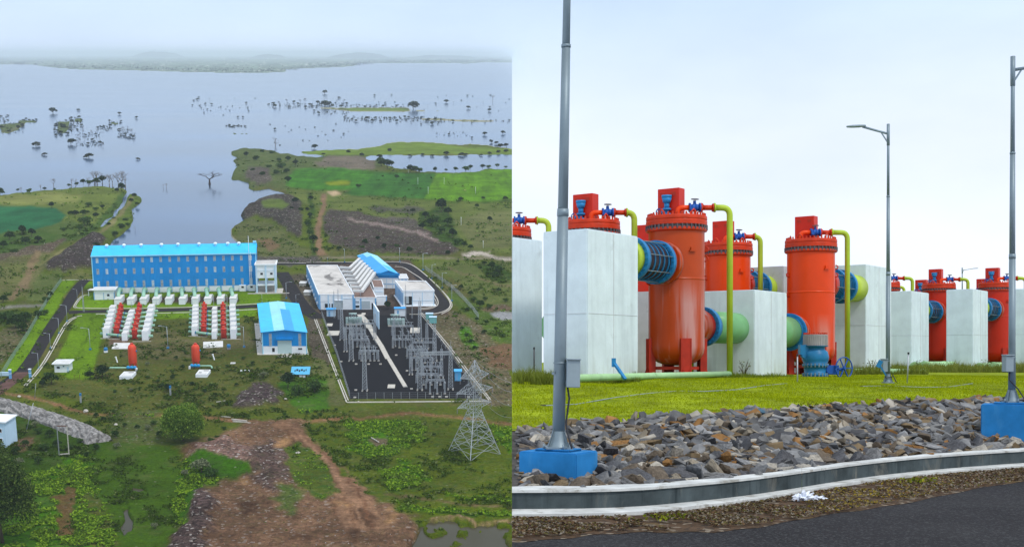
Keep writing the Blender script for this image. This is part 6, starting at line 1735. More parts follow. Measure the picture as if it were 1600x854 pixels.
# dense weeds of the near patches, bigger leaves
n = 150000
x = -40 + 838*g.random(n); y = 640 + 240*g.random(n)
d = samp_px(DET, x, y); cc_ = samp_px(COL, x, y); lm = samp_px(LM, x, y); X, Y = ga_np(x, y)
wd = (d[:, 0] > .65) & (lm > .97) & (cc_[:, 1] > .09) & (fbm(X/4, Y/4, 3) > .42)
x, y, X, Y = x[wd], y[wd], X[wd], Y[wd]; n = len(x); print('dense weeds', n)
size = .45+.75*g.random(n); hh = .15+.9*fbm(X/4, Y/4, 2)*g.random(n)
me = leaves('leafy_weeds', np.stack([X, Y, hh], 1), size, mkcols(n, g, (.055, .13, .006), (.26, .40, .025)), seed=10, up=.9, asp=.8)
o = O('leafy_weeds', me, None, kind='stuff', label='bright leafy weeds in dense patches in the foreground', cat='undergrowth'); o.matrix_world = MA
# stones
n = 60000
x = -60 + 858*g.random(n); y = 300 + 590*g.random(n)
d = samp_px(DET, x, y); lm = samp_px(LM, x, y); X, Y = ga_np(x, y)
kp = (g.random(n) < np.clip(d[:, 1]-.1, 0, 1)*.34) & (lm > .98) & (fbm(X/10, Y/10, 3) > .43)
x, y, X, Y = x[kp], y[kp], X[kp], Y[kp]; n = len(x); print('stones', n)
s = dep(y)/F*(.35+.75*g.random(n)**3); hz_ = samp_px(HGT, x, y)
base_t = np.array([[-1,-.7,-.5],[1,-.8,-.5],[.9,.8,-.5],[-.8,.9,-.5],[-.5,-.4,.6],[.6,-.3,.5],[.4,.5,.7],[-.5,.4,.5]])
V = (base_t[None] + g.normal(size=(n, 8, 3))*.2)*s[:, None, None]
an = g.random(n)*6.28; ca, sa = np.cos(an), np.sin(an)
V = np.stack([V[..., 0]*ca[:, None]-V[..., 1]*sa[:, None], V[..., 0]*sa[:, None]+V[..., 1]*ca[:, None], V[..., 2]], -1)
V += np.stack([X, Y, hz_*(.55+.9*fbm(X/14, Y/14, 4))+s*.3], 1)[:, None]
fq = np.array([[3,2,1,0],[4,5,6,7],[0,1,5,4],[1,2,6,5],[2,3,7,6],[3,0,4,7]])
Fq = (fq[None] + (np.arange(n)*8)[:, None, None]).reshape(-1, 4)
c0 = np.where(g.random(n) > .84, .2+.25*g.random(n), .05+.11*g.random(n))[:, None]*np.array([[1, .9, .83]])
me = np_mesh('rubble', V.reshape(-1, 3), Fq, m_rubble, np.repeat(c0, 8, 0))
o = O('rubble', me, None, kind='stuff', label='loose stones strewn over the heaps and bare dirt', cat='rubble'); o.matrix_world = MA
# ================================================================== THE WORKS FROM ITS OWN ROAD
def ip(x, xs, ys): return float(np.interp(x, xs, ys))
KP = [800,955,1075,1200,1303,1406,1600,2100]; KD = [13.7,13.75,14.3,15.3,16.7,18.1,19.8,23.5]
RP = [800,1200,1400,1600,2100]; RD = [11.7,12.6,14.6,17.3,21.5]
GP = [800,1000,1200,1340,1460,1560,2100]; GD = [17.5,18.8,20.5,22.3,23.8,25.0,31]
GZ = [673.6,656,644,634,627,624,612]
# even curves through the measured points
def _dense(P, D, deg=3):
    xs = np.arange(600, 2321, 5.0); y = np.interp(xs, P, D); lo = xs < P[0]; y[lo] = D[0] - (D[1]-D[0])/(P[1]-P[0])*(P[0]-xs[lo])*.4
    k = np.ones(31)/31; y = np.convolve(np.pad(y, 15, mode='edge'), k, 'valid'); return xs, y
KP, KD = _dense(KP, KD, 4); RP, RD = _dense(RP, RD)
_gp = GP; GP, GD = _dense(_gp, GD); _, GZ = _dense(_gp, GZ)
def Kd(p): return ip(p, KP, KD)
def Rd(p): return ip(p, RP, RD)
def Gd(p): return ip(p, GP, GD)
def Gz(p): return EYE - (ip(p, GP, GZ) - CY)/F*Gd(p)
ZP = 1.15
def zlawn(p, d):
    g_ = Gd(p); u = min(1, max(0, (d-g_)/11)); u = u*u*(3-2*u)
    return Gz(p)*(1-u) + ZP*u + .05*math.sin(d*.9+p*.01)*min(1, (d-g_)/3)*(1 if d < 34 else .4)
def zbed(p, d):
    k0 = Kd(p) + .36; g_ = Gd(p); u = min(1, max(0, (d-k0)/(g_-k0)))
    return .13 + (Gz(p)-.13)*(u**1.08)
def zB(x, d):
    p = CX + x/d*F
    return zlawn(p, d) if d > Gd(p) else zbed(p, d)
def wx(p, d): return (p-CX)/F*d

# chalky wash marks low on the tanks: real stains in the paint, streaking down
def wash(m, z0, z1, c, amt):
    t = m.node_tree; b = t.nodes['Principled BSDF']; tcn = N(t, 'ShaderNodeTexCoord'); mpn = N(t, 'ShaderNodeMapping'); mpn.inputs['Scale'].default_value = (3.2, 3.2, .22)
    t.links.new(tcn.outputs['Object'], mpn.inputs[0]); n_ = N(t, 'ShaderNodeTexNoise'); n_.inputs['Scale'].default_value = 1.0; n_.inputs['Detail'].default_value = 5; t.links.new(mpn.outputs[0], n_.inputs[0])
    r = N(t, 'ShaderNodeMapRange'); r.inputs[1].default_value = .47; r.inputs[2].default_value = .66; r.inputs[4].default_value = amt; t.links.new(n_.outputs[0], r.inputs[0])
    s_ = N(t, 'ShaderNodeSeparateXYZ'); t.links.new(tcn.outputs['Object'], s_.inputs[0])
    r2 = N(t, 'ShaderNodeMapRange'); r2.inputs[1].default_value = z1; r2.inputs[2].default_value = z0; t.links.new(s_.outputs[2], r2.inputs[0])
    q = N(t, 'ShaderNodeMath', operation='MULTIPLY'); t.links.new(r.outputs[0], q.inputs[0]); t.links.new(r2.outputs[0], q.inputs[1])
    src = b.inputs['Base Color'].links[0].from_socket; mm = N(t, 'ShaderNodeMix', data_type='RGBA'); mm.inputs['B'].default_value = (*c, 1)
    t.links.new(q.outputs[0], mm.inputs['Factor']); t.links.new(src, mm.inputs['A']); t.links.new(mm.outputs['Result'], b.inputs['Base Color'])
mr_road = mat('road_asphalt', (.023, .021, .022), .8, var=.2, scale=.5, bump=.01, bscale=60, stain=((.034, .033, .033), .5, .5, .5))
def add_speckle(m, scale_, c, th, amt):
    t = m.node_tree; b = t.nodes['Principled BSDF']; tcn = N(t, 'ShaderNodeTexCoord'); v_ = N(t, 'ShaderNodeTexVoronoi'); v_.inputs['Scale'].default_value = scale_
    t.links.new(tcn.outputs['Object'], v_.inputs['Vector']); s_ = N(t, 'ShaderNodeSeparateColor'); t.links.new(v_.outputs['Color'], s_.inputs[0])
    r = N(t, 'ShaderNodeMapRange'); r.inputs[1].default_value = th; r.inputs[2].default_value = th+.03; r.inputs[4].default_value = amt; t.links.new(s_.outputs[0], r.inputs[0])
    src = b.inputs['Base Color'].links[0].from_socket; mm = N(t, 'ShaderNodeMix', data_type='RGBA'); mm.inputs['B'].default_value = (*c, 1)
    t.links.new(r.outputs[0], mm.inputs['Factor']); t.links.new(src, mm.inputs['A']); t.links.new(mm.outputs['Result'], b.inputs['Base Color'])
add_speckle(mr_road, 45, (.07, .07, .07), .8, .6)
mr_verge = mat('verge_soil', (.080, .050, .030), .95, var=.4, scale=2.5, bump=.02, bscale=18, stain=((.17, .12, .045), 1.2, .55, .6))
add_speckle(mr_verge, 14, (.24, .20, .15), .84, .8); add_speckle(mr_verge, 22, (.035, .028, .022), .8, .8)
mr_kerb = mat('stained_concrete', (.062, .078, .082), .8, var=.4, scale=2.2, streak=.85, streak_c=(.02, .028, .032), stretch=(1.2, 1.2, .10), stain=((.20, .19, .16), 1.8, .54, .55, (1, 1, .4)))
mr_kwhite = mat('kerb_whitewash', (.56, .57, .55), .9, var=.2, scale=3, stain=((.24, .22, .18), 3.5, .53, .7))
mr_bed = mat('rock_bed', (.07, .065, .06), .95, var=.5, scale=4, bump=.05, bscale=8)
mr_lawn = mat('lawn_ground', (.22, .27, .008), .95, var=.5, scale=1.2, bump=.05, bscale=6, stain=((.10, .15, .006), .9, .52, .7, (.6, 1.6, 1)))
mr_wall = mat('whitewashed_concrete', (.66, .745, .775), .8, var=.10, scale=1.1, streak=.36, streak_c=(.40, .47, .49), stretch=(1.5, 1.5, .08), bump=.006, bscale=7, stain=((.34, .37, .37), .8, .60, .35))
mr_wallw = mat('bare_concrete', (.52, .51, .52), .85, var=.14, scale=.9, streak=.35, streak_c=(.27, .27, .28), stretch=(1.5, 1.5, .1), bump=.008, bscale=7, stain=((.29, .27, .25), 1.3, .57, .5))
wash(mr_wall, .15, .95, (.34, .35, .27), .75)
def paint(name, c, rough=.34, **k): return mat(name, c, rough+.06, coat=.04, **k)
mr_or = paint('orange_tank_paint', (.46, .055, .006), .3, var=.10, scale=.8)
wash(mr_or, 2.3, 3.2, (.55, .27, .25), .9)
mr_or2 = paint('orange_red_tank_paint', (.74, .056, .004), .3, var=.08, scale=.8); wash(mr_or2, 1.6, 2.3, (.62, .25, .20), .7)
mr_rd = paint('red_tank_paint_near', (.52, .022, .005), .35, var=.1, scale=.8)
mr_fl = paint('flange_red', (.54, .038, .008), .42, var=.2, scale=3, stain=((.17, .055, .03), 3.5, .60, .6))
mr_bx = paint('housing_red', (.56, .020, .006), .35, var=.08, scale=2)
mr_leg = paint('leg_red', (.42, .028, .012), .45, var=.2, scale=3)
mr_bolt = mat('dark_bolts', (.10, .085, .09), .5, metal=.4, var=.3, scale=8)
mr_blue = paint('valve_blue', (.012, .085, .36), .35, var=.15, scale=4)
mr_sky = paint('flange_blue', (.02, .20, .45), .4, var=.2, scale=5)
mr_dim = paint('body_blue', (.015, .16, .34), .4, var=.2, scale=3)
mr_lime = paint('lime_pipe', (.43, .56, .045), .42, var=.12, scale=1.5, stain=((.16, .10, .03), 3, .66, .5))
mr_grn = paint('pipe_green', (.17, .40, .17), .38, var=.12, scale=1.5)
mr_gpipe = mat('ground_pipe_green', (.36, .58, .30), .55, var=.15, scale=2)
mr_bell = mat('dark_bellows', (.035, .022, .028), .45, var=.3, scale=5)
mr_gal = mat('galvanised_pole', (.19, .245, .275), .5, metal=.3, var=.16, scale=1.3, stretch=(1, 1, .2), streak=.3, streak_c=(.18, .23, .26))
mr_ped = mat('blue_plinth_paint', (.025, .20, .48), .75, var=.18, scale=2.5, streak=.35, streak_c=(.10, .32, .55), stretch=(1, 1, .3), stain=((.12, .16, .18), 2.2, .62, .5))
mr_cab = mat('cabinet_grey', (.25, .31, .34), .5, metal=.2, var=.1, scale=3)
mr_cable = mat('black_cable', (.03, .03, .035), .5)

# ---- ground bands
def band_mesh(name, fa, fb, za, zb_, rows, m, px=None, jit=0, kind='structure', below=None):
    px = px if px is not None else np.concatenate([np.arange(800, 1640, 8.0), np.arange(1640, 2101, 20.0)])
    V = []
    for j in range(rows+1):
        u = j/rows
        for p in px:
            d = fa(p)*(1-u) + fb(p)*u
            z = za(p, d) if za is zb_ else za(p, d)*(1-u) + zb_(p, d)*u
            V.append((wx(p, d), d, z))
    n = len(px)
    Fq = [(j*n+i, j*n+i+1, (j+1)*n+i+1, (j+1)*n+i) for j in range(rows) for i in range(n-1)]
    me = np_mesh(name, V, Fq, m, None, True)
    o = bpy.data.objects.new(name, me); col.objects.link(o); tag(o, kind=kind)
    return o
edge = lambda p: Rd(p) + .12*math.sin(p*.021) + .05*math.sin(p*.083)
band_mesh('road', lambda p: 3.0, lambda p: edge(p)+.35, lambda p, d: 0.0, lambda p, d: .0, 6, mr_road)
band_mesh('ground', edge, lambda p: Kd(p)+.1, lambda p, d: .004 + .012*math.sin(p*.11+d*5)*math.sin(p*.031)*min(1, (d-Rd(p))*2), lambda p, d: .02, 8, mr_verge)
# apron and kerb wall, in two lengths with an open joint
def kerb_run(p0, p1, name='kerb'):
    px = [p0 + (p1-p0)*i/40 for i in range(41)]
    mb = MB(); wv = lambda p: .02*math.sin(p*.03)+.012*math.sin(p*.11)
    def rowpts(off, z): return [(wx(p, Kd(p)+off+wv(p)*.3), Kd(p)+off+wv(p)*.3, z) for p in px]
    n = len(px)
    zt = lambda z: z
    A = rowpts(0, .0); B = rowpts(0, .262); C_ = rowpts(.36, .262); D_ = rowpts(.36, .0)
    mb.add(A+B+C_+D_, [(i, i+1, n+i+1, n+i) for i in range(n-1)] + [(2*n+i, 2*n+i+1, 3*n+i+1, 3*n+i) for i in range(n-1)] + [(0, n, 2*n, 3*n), (n-1, 4*n-1, 3*n-1, 2*n-1)])
    o = O(name, mb, mr_kerb, kind='structure')
    T_ = [(x, y, .262+.012) for x, y, z in rowpts(-.03, 0)]; T2 = [(x, y, .262+.014+.004*math.sin(x*7)) for x, y, z in rowpts(.38, 0)]; T0 = [(x, y, .245) for x, y, z in rowpts(-.03, 0)]
    mb = MB(); mb.add(T0+T_+T2, [(i, i+1, n+i+1, n+i) for i in range(2*n-1) if i % n != n-1])
    O('kerb_top', mb, mr_kwhite, kind='structure')
    a0 = [(wx(p, Kd(p)-.42+wv(p)), Kd(p)-.42+wv(p), .0) for p in px]; a1 = [(x, y, .055) for x, y, z in a0]; a2 = [(x, y, .06) for x, y, z in rowpts(-.003, 0)]
    mb = MB(); mb.add(a0+a1+a2, [(i, i+1, n+i+1, n+i) for i in range(2*n-1) if i % n != n-1]); O('kerb_apron', mb, mr_kwhite, kind='structure')
kerb_run(800, 1252.7); kerb_run(1253.1, 2100)
band_mesh('rock_bed', lambda p: Kd(p)+.35, lambda p: Gd(p)+.4, zbed, zbed, 8, mr_bed)
pxl = np.concatenate([np.arange(800, 1640, 6.0), np.arange(1640, 2101, 20.0)])
band_mesh('lawn', Gd, lambda p: 42, zlawn, zlawn, 60, mr_lawn, pxl)
band_mesh('ground', lambda p: 42, lambda p: 190, lambda p, d: zlawn(p, d) if d < 60 else ZP, lambda p, d: ZP, 6, mr_lawn, pxl)

# ---- riprap stones
grk = np.random.default_rng(77)
rock_cols = [(.125,.128,.132), (.17,.168,.165), (.075,.075,.08), (.22,.22,.22), (.24,.205,.155), (.16,.115,.065), (.24,.125,.045), (.12,.095,.07), (.34,.31,.26), (.085,.085,.09), (.15,.15,.15)]
m_rock = attr_mat('riprap_stone', .8, .35, 5.0, bump=.02)
def rock_geo(seed):
    g_ = random.Random(seed); bm = bmesh.new()
    for i in range(17):
        v_ = Vector((g_.gauss(0, 1), g_.gauss(0, 1), g_.gauss(0, 1))).normalized()
        v_ = Vector((max(-.8, min(.8, v_.x*1.1)), max(-.62, min(.62, v_.y*.95)), max(-.42, min(.42, v_.z*.75))))
        bm.verts.new(v_)
    r = bmesh.ops.convex_hull(bm, input=bm.verts)
    bmesh.ops.delete(bm, geom=[v_ for v_ in bm.verts if not v_.link_faces], context='VERTS')
    bmesh.ops.triangulate(bm, faces=bm.faces)
    bm.verts.ensure_lookup_table()
    V = np.array([v_.co[:] for v_ in bm.verts]); Fq = np.array([[v_.index for v_ in f.verts] for f in bm.faces]); bm.free()
    return V, Fq
geos = [rock_geo(s) for s in range(14)]
stones = []
gs = random.Random(9)
for row in range(58):
    u = (row+.5)/58
    for j in range(330):
        p = 802 + (1640-802)*(j+gs.random())/330
        k0 = Kd(p)+.44; g_ = Gd(p)+.25*math.sin(p*.05)+.15
        d = k0 + (g_-k0)*(u + (gs.random()-.5)/58)
        L_ = (.06 + .15*gs.random()**2.4)*(1.28 if row < 12 else 1.0)
        stones.append((L_, p, d, row))
random.Random(2).shuffle(stones)
# thin out so that they lie beside each other, not through each other
cell = {}; kept = []
for L_, p, d, row in sorted(stones, key=lambda s: -s[0]):
    x = wx(p, d); key = (int(x/.3), int(d/.3)); ok = True
    for a in (-1, 0, 1):
        for b in (-1, 0, 1):
            for (x2, d2, L2) in cell.get((key[0]+a, key[1]+b), ()):
                if (x-x2)**2 + (d-d2)**2 < (.5*(L_+L2)*.62)**2: ok = False
    if ok and x - L_*1.15 > d/19 + .0:
        cell.setdefault(key, []).append((x, d, L_)); kept.append((L_, x, d))
kept.sort(key=lambda s: -s[0]/s[2])
print('stones B', len(kept))
solo = kept[:300]; rest = kept[300:]
variants = []
cname = {0: 'blue-grey', 1: 'grey', 2: 'dark', 3: 'light grey', 4: 'tan', 5: 'brown', 6: 'rusty orange', 7: 'dull brown', 8: 'pale', 9: 'slate', 10: 'grey'}
for ci, c in enumerate(rock_cols):
    for gi in (ci % 14, (ci*5+3) % 14):
        V, Fq = geos[gi]
        cc_ = np.array(c)[None]*(.8+.4*grk.random((len(V), 1)))
        variants.append((np_mesh('riprap_stone', V, Fq, m_rock, cc_), ci))
def place_stone(me, L_, x, d, seed):
    g_ = random.Random(seed)
    z = zB(x, d)
    return Matrix.Translation((x, d, z + L_*.08)) @ Matrix.Rotation(g_.random()*6.28, 4, 'Z') @ Matrix.Rotation(g_.gauss(0, .42), 4, 'X') @ Matrix.Rotation(g_.gauss(0, .42), 4, 'Y') @ Matrix.Diagonal((L_*1.05, L_*.76, L_*.50, 1))
for i, (L_, x, d) in enumerate(solo):
    me, ci = variants[gs.choice([0, 1, 2, 3, 4, 5, 6, 7, 8, 9, 10, 11, 12, 14, 15, 16, 17, 18, 19, 20, 21, 2, 6, 20, 4, 14, 0, 2, 6, 18, 16])]
    o = O('riprap_stone', me, None, cat='stone', label='%s angular stone in the rock bank behind the kerb' % cname[ci], group='%s stones of the rock bank' % cname[ci])
    o.matrix_world = place_stone(me, L_, x, d, i)
Vs = []; Fs = []; Cs = []; off = 0
for i, (L_, x, d) in enumerate(rest):
    V, Fq = geos[gs.randrange(14)]; M = place_stone(None, L_, x, d, 1000+i); A = np.array(M)
    Vw = V @ A[:3, :3].T + A[:3, 3]; Vs.append(Vw); Fs.append(Fq+off); off += len(V)
    c = np.array(rock_cols[gs.choice([0, 1, 2, 3, 1, 9, 10, 2, 4, 5, 7, 8, 6, 10, 3, 7, 4, 2, 8, 5, 1, 10])]); Cs.append(c[None]*(.8+.4*grk.random((len(V), 1))))
me = np_mesh('riprap', np.concatenate(Vs), np.concatenate(Fs), m_rock, np.concatenate(Cs))
O('riprap', me, None, kind='stuff', label='the many smaller stones of the rock bank', cat='stones')

# ---- grass blades of the lawn
def blades(name, n, prange, drange, hmin, hmax, cA, cB, seed, filt=None, lean=.5, wd=.012, label='', pw=1.0):
    g_ = np.random.default_rng(seed)
    p = prange[0] + (prange[1]-prange[0])*g_.random(n); 
    gd = np.interp(p, GP, GD)
    d = (gd if drange[0] is None else drange[0]) + ((drange[1]-(gd if drange[0] is None else drange[0])))*g_.random(n)**pw
    x = (p-CX)/F*d
    if filt is not None:
        k = filt(x, d, p, g_); x, d, p = x[k], d[k], p[k]; n = len(x)
    gd = np.interp(p, GP, GD); gz = EYE - (np.interp(p, GP, GZ)-CY)/F*gd
    u = np.clip((d-gd)/11, 0, 1); u = u*u*(3-2*u)
    z = gz*(1-u) + ZP*u + .05*np.sin(d*.9+p*.01)*np.minimum(1, (d-gd)/3)*np.where(d < 34, 1, .4) - .01
    cl = fbm(x*1.6, d*.8, 4)
    h = hmin + (hmax-hmin)*g_.random(n)*np.clip(cl*1.7-.25, .15, 1.3)
    an = g_.random(n)*6.283; w_ = wd*(.7+.6*g_.random(n)); le = lean*h*(g_.random(n)+.2); la = g_.random(n)*6.283
    b = np.stack([x, d, z], 1); sx = np.stack([np.cos(an)*w_, np.sin(an)*w_, np.zeros(n)], 1)
    mid = b + np.stack([np.cos(la)*le*.35, np.sin(la)*le*.35, h*.6], 1); tip = b + np.stack([np.cos(la)*le, np.sin(la)*le, h], 1)
    V = np.stack([b-sx, b+sx, mid+sx*.6, tip, mid-sx*.6], 1).reshape(-1, 3)
    i = np.arange(n)*5
    Fq = np.concatenate([np.stack([i, i+1, i+2, i+4], 1), np.stack([i+4, i+2, i+3, i+3], 1)])
    # second face as a triangle: build separately
    me = bpy.data.meshes.new(name)
    quads = np.stack([i, i+1, i+2, i+4], 1).astype(np.int32); tris = np.stack([i+4, i+2, i+3], 1).astype(np.int32)
    me.vertices.add(len(V)); me.vertices.foreach_set('co', V.astype(np.float32).ravel())
    li = np.concatenate([quads.ravel(), tris.ravel()]); me.loops.add(len(li)); me.loops.foreach_set('vertex_index', li)
    me.polygons.add(2*n); me.polygons.foreach_set('loop_start', np.concatenate([np.arange(n)*4, 4*n+np.arange(n)*3]).astype(np.int32))
    me.polygons.foreach_set('loop_total', np.concatenate([np.full(n, 4), np.full(n, 3)]).astype(np.int32))
    t = np.clip(g_.random(n)*.6 + (cl-.3)*.9, 0, 1)[:, None]
    C_ = np.array(cA)[None]*(1-t) + np.array(cB)[None]*t
    at = me.color_attributes.new('Col', 'FLOAT_COLOR', 'POINT'); c4 = np.ones((len(V), 4), np.float32); c4[:, :3] = np.repeat(C_, 5, 0); at.data.foreach_set('color', c4.ravel())
    me.materials.append(m_blade); me.update(calc_edges=True)
    return O(name, me, None, kind='stuff', label=label, cat='grass')
m_blade = attr_mat('grass_blade', .8, .12, 2.0, spec=.1, trans=.35)
blades('grass', 170000, (801, 1660), (None, 42), .015, .075, (.17, .22, .004), (.44, .50, .008), 5, lean=1.0, wd=.010, label='short yellow-green lawn grass in front of the tanks', pw=.75)

# ---- concrete blocks
E1 = Vector((.62, .78, 0)).normalized(); E2 = Vector((-.78, .62, 0)).normalized()
ZT = 5.60
def cblock(px, d, ztop, l1, l2, label, poly=None, seams=True, m1=None):
    c = Vector((wx(px, d), d, 0)); z0 = zB(c.x, d) - .25
    t = T('concrete_block', label, 'concrete block', 'whitewashed concrete thrust blocks')
    if poly is None: P = [Vector((0, 0, 0)), E1*l1, E1*l1+E2*l2, E2*l2]
    else: P = [Vector((x, y, 0))-c for x, y in poly]
    base = z0
    bm = bmesh.new()
    H = ztop - base
    vs = [bm.verts.new((p.x, p.y, 0)) for p in P] + [bm.verts.new((p.x, p.y, H)) for p in P]
    n = len(P)
    f_ = [bm.faces.new(vs[:n][::-1]), bm.faces.new(vs[n:])] + [bm.faces.new((vs[i], vs[(i+1) % n], vs[n+(i+1) % n], vs[n+i])) for i in range(n)]
    bmesh.ops.recalc_face_normals(bm, faces=bm.faces)
    bmesh.ops.bevel(bm, geom=list(bm.edges), offset=.025, segments=2, affect='EDGES')
    me = bpy.data.meshes.new('block_body'); bm.to_mesh(me); bm.free(); me.materials.append(m1 or mr_wall)
    O('block_body', me, None, t)
    if seams and poly is None:
        mb = MB()
        for f in (.5,):
            q = E1*l1*f - E2*.004; mb.bar(q+Vector((0, 0, .2)), q+Vector((0, 0, H-.05)), .012)
        if H > 3.5:
            for a, b in ((E2*l2*.02, E2*(l2*.98)), (E1*l1*.02, E1*l1*.98)):
                nrm = E1 if a.normalized().dot(E2) > .5 else E2
                mb.bar(a - nrm*.003 + Vector((0, 0, H*.47)), b - nrm*.003 + Vector((0, 0, H*.47)), .010)
        O('joint_line', mb, mr_wallw, t)
    t.matrix_world = Matrix.Translation((c.x, c.y, base))
    return t
cblock(918, 33, 5.28, 2.75, 1.45, 'tall whitewashed block behind the nearest lamp pole, its corner towards the road')
cblock(1179, 41.9, EYE+108*41.9/F, 2.75, 1.95, 'lower block right of the big orange tank, with the green pipe dome on its side')
cblock(1353, 50, ZT+.03, 3.1, 1.95, 'tall block right of the third tank, behind the tall lamp pole')
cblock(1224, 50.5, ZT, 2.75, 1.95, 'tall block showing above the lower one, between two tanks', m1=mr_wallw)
cblock(1424, 63, EYE+106*63/F, 2.9, 1.5, 'whitewashed block just right of the tall lamp pole')
cblock(1520, 64, EYE+109*64/F, 2.9, 1.35, 'whitewashed block between the two far red tanks')
cblock(1625, 65, EYE+110*65/F, 2.8, 1.45, 'whitewashed block cut by the right edge, behind the right lamp pole')
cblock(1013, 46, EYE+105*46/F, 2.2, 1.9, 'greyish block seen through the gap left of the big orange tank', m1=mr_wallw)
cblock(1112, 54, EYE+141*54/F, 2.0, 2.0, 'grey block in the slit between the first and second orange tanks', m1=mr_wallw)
cblock(800, 35.3, 5.28, 0, 0, 'whitewashed block cut by the left edge, with streaked lower half', poly=[(1.860, 35.3), (2.83, 36.45), (2.3, 37.1), (1.975, 37.3)])

# ---- tanks
def bolt_ring(mb, r, z, n, sz=.045, h=.10):
    for i in range(n):
        a = 2*math.pi*i/n; c = Vector((math.cos(a)*r, math.sin(a)*r, z)); mb.cyl(c-Vector((0, 0, h/2)), c+Vector((0, 0, h/2)), sz*.5, n=6, smooth=False)
def near_tank(px, d, label, xo=0.0, reach=1.64, down=True, body=None, valve_only=False, detail=1, airv=True, hscale=1.0, zb=None, pz=None, cut=False):
    x = wx(px, d); z0 = ZP if zb is None else zb
    t = T('valve_tank', label, 'tank', 'flanged valve tanks beside the lawn')
    r = .885; seg = 64 if detail else 32; body = body or mr_or
    O('tank_shell', MB().rev([(.01, .38), (.35, .40), (.6, .48), (.78, .62), (.86, .78), (r, .95), (r, 1.02), (r, 3.07), (r, 3.1), (r+.006, 3.105), (r+.006, 3.13), (r, 3.135), (r, 3.17), (r, 4.6), (r, 4.66)], seg), body, t)
    f = MB().rev([(r, 4.62), (r+.01, 4.625), (.96, 4.655), (.965, 4.66), (.965, 4.67), (.965, 4.73), (.965, 4.74), (.945, 4.745)], seg)
    f.rev([(.955, 4.83), (.97, 4.835), (.97, 4.85), (.97, 4.96), (.97, 4.975), (.95, 4.98), (.95, 5.01), (.965, 5.015), (.965, 5.03), (.965, 5.11), (.955, 5.13), (.94, 5.135), (.5, 5.16), (.01, 5.17)], seg)
    O('tank_flange', f, mr_fl, t)
    g_ = MB().rev([(.93, 4.745), (.93, 4.83)], seg); bolt_ring(g_, .952, 4.765, 40, .07, .15)
    O('gasket_bolts', g_, mr_bolt, t)
    nb = MB(); bolt_ring(nb, .90, 5.17, 40, .06, .10); O('top_bolts', nb, mr_fl, t)
    # lifting eyes
    le = MB()
    for a in (-1.0, .9, 2.6, -2.4):
        c = Vector((math.cos(a)*.78, math.sin(a)*.78, 5.15)); tn = Vector((-math.sin(a), math.cos(a), 0))
        le.tube([c - tn*.08, c - tn*.075 + Vector((0, 0, .10)), c + Vector((0, 0, .17)), c + tn*.075 + Vector((0, 0, .10)), c + tn*.08], .028, 6)
    for a, z in ((-2.97, 3.7), (-.15, 3.7), (-2.97, 2.95), (-.15, 4.0)):
        c = Vector((math.cos(a)*r, math.sin(a)*r, z)); o_ = Vector((math.cos(a), math.sin(a), 0))
        le.tube([c, c+o_*.10+Vector((0, 0, .04)), c+o_*.12+Vector((0, 0, .12)), c+o_*.03+Vector((0, 0, .17))], .025, 6)
    O('lifting_eye', le, mr_fl, t)
    # square motor housing
    hc = Vector((-.16, .05, 0)); bx = MB()
    P = [(hc + E1*a + E2*b) for a, b in ((-.20, -.38), (.20, -.38), (.20, .38), (-.20, .38))]
    bx.prism([(p.x, p.y) for p in P], 5.15, 6.04*hscale)
    ob = O('motor_housing', bx, mr_bx, t); bv = ob.modifiers.new('b', 'BEVEL'); bv.width = .015; bv.segments = 2
    pn = MB(); c = hc - E1*.206 + Vector((0, 0, 5.86)); q = Matrix((E2, E1, Vector((0, 0, 1)))).transposed()
    for s in (-1, 1): pn.box(c + E2*.2*s, (.14, .012, .10), tilt=q)
    O('vent_louvre', pn, mr_leg, ob)
    if airv:
        a = MB(); c = hc - E1*.30 + Vector((0, 0, 5.15))
        a.cyl(c + Vector((0, 0, .08)), c + Vector((0, 0, .18)), .07, n=12); a.cyl(c + Vector((0, 0, .24)), c + Vector((0, 0, .42)), .085, n=12); a.cyl(c + Vector((0, 0, .18)), c + Vector((0, 0, .24)), .14, n=14)
        a.cyl(c + Vector((0, 0, .42)), c + Vector((0, 0, .58)), .12, .16, n=14); a.cyl(c + Vector((0, 0, .58)), c + Vector((0, 0, .66)), .165, n=14); a.cyl(c + Vector((0, 0, .12)) - E2*.02, c + Vector((0, 0, .12)) + E2*.26, .06, n=10)
        a.cyl(c + Vector((0, 0, .04)), c + Vector((0, 0, .08)), .14, n=14)
        hd = MB(); cc2 = c + E2*.27 + Vector((0, 0, .14)); n_ = -E1
        pts = [cc2 + (E2*math.cos(k*.524) + Vector((0, 0, 1))*math.sin(k*.524))*.11 for k in range(13)]
        hd.tube(pts, .018, 6); hd.bar(pts[0], pts[6], .02); hd.bar(pts[3], pts[9], .02)
        va = O('air_valve', a, mr_sky, t); O('hand_wheel', hd, mr_blue, va)
    # outlet: red elbow, blue valve, lime pipe
    zc = 5.40; y = -.30
    x0 = .32 + xo; V_ = []
    O('outlet_bend', MB().tube(elbow([(x0-.35, y, 5.12), (x0-.35, y, zc), (x0+.05, y, zc)], .18), .085, 12), mr_or2, t)
    vb = MB()
    vb.cyl((x0+.02, y, zc), (x0+.07, y, zc), .15, n=18); vb.cyl((x0+.07, y, zc), (x0+.20, y, zc), .09, .14, n=16); vb.cyl((x0+.20, y, zc), (x0+.34, y, zc), .14, .10, n=16); vb.cyl((x0+.34, y, zc), (x0+.39, y, zc), .15, n=18)
    vb.cyl((x0+.2, y, zc+.10), (x0+.2, y, zc+.22), .05, n=10)
    vb.cyl((x0+.07, y-.1, zc-.05), (x0+.07, y-.2, zc-.05), .06, n=10)
    vo = O('outlet_valve', vb, mr_blue, t)
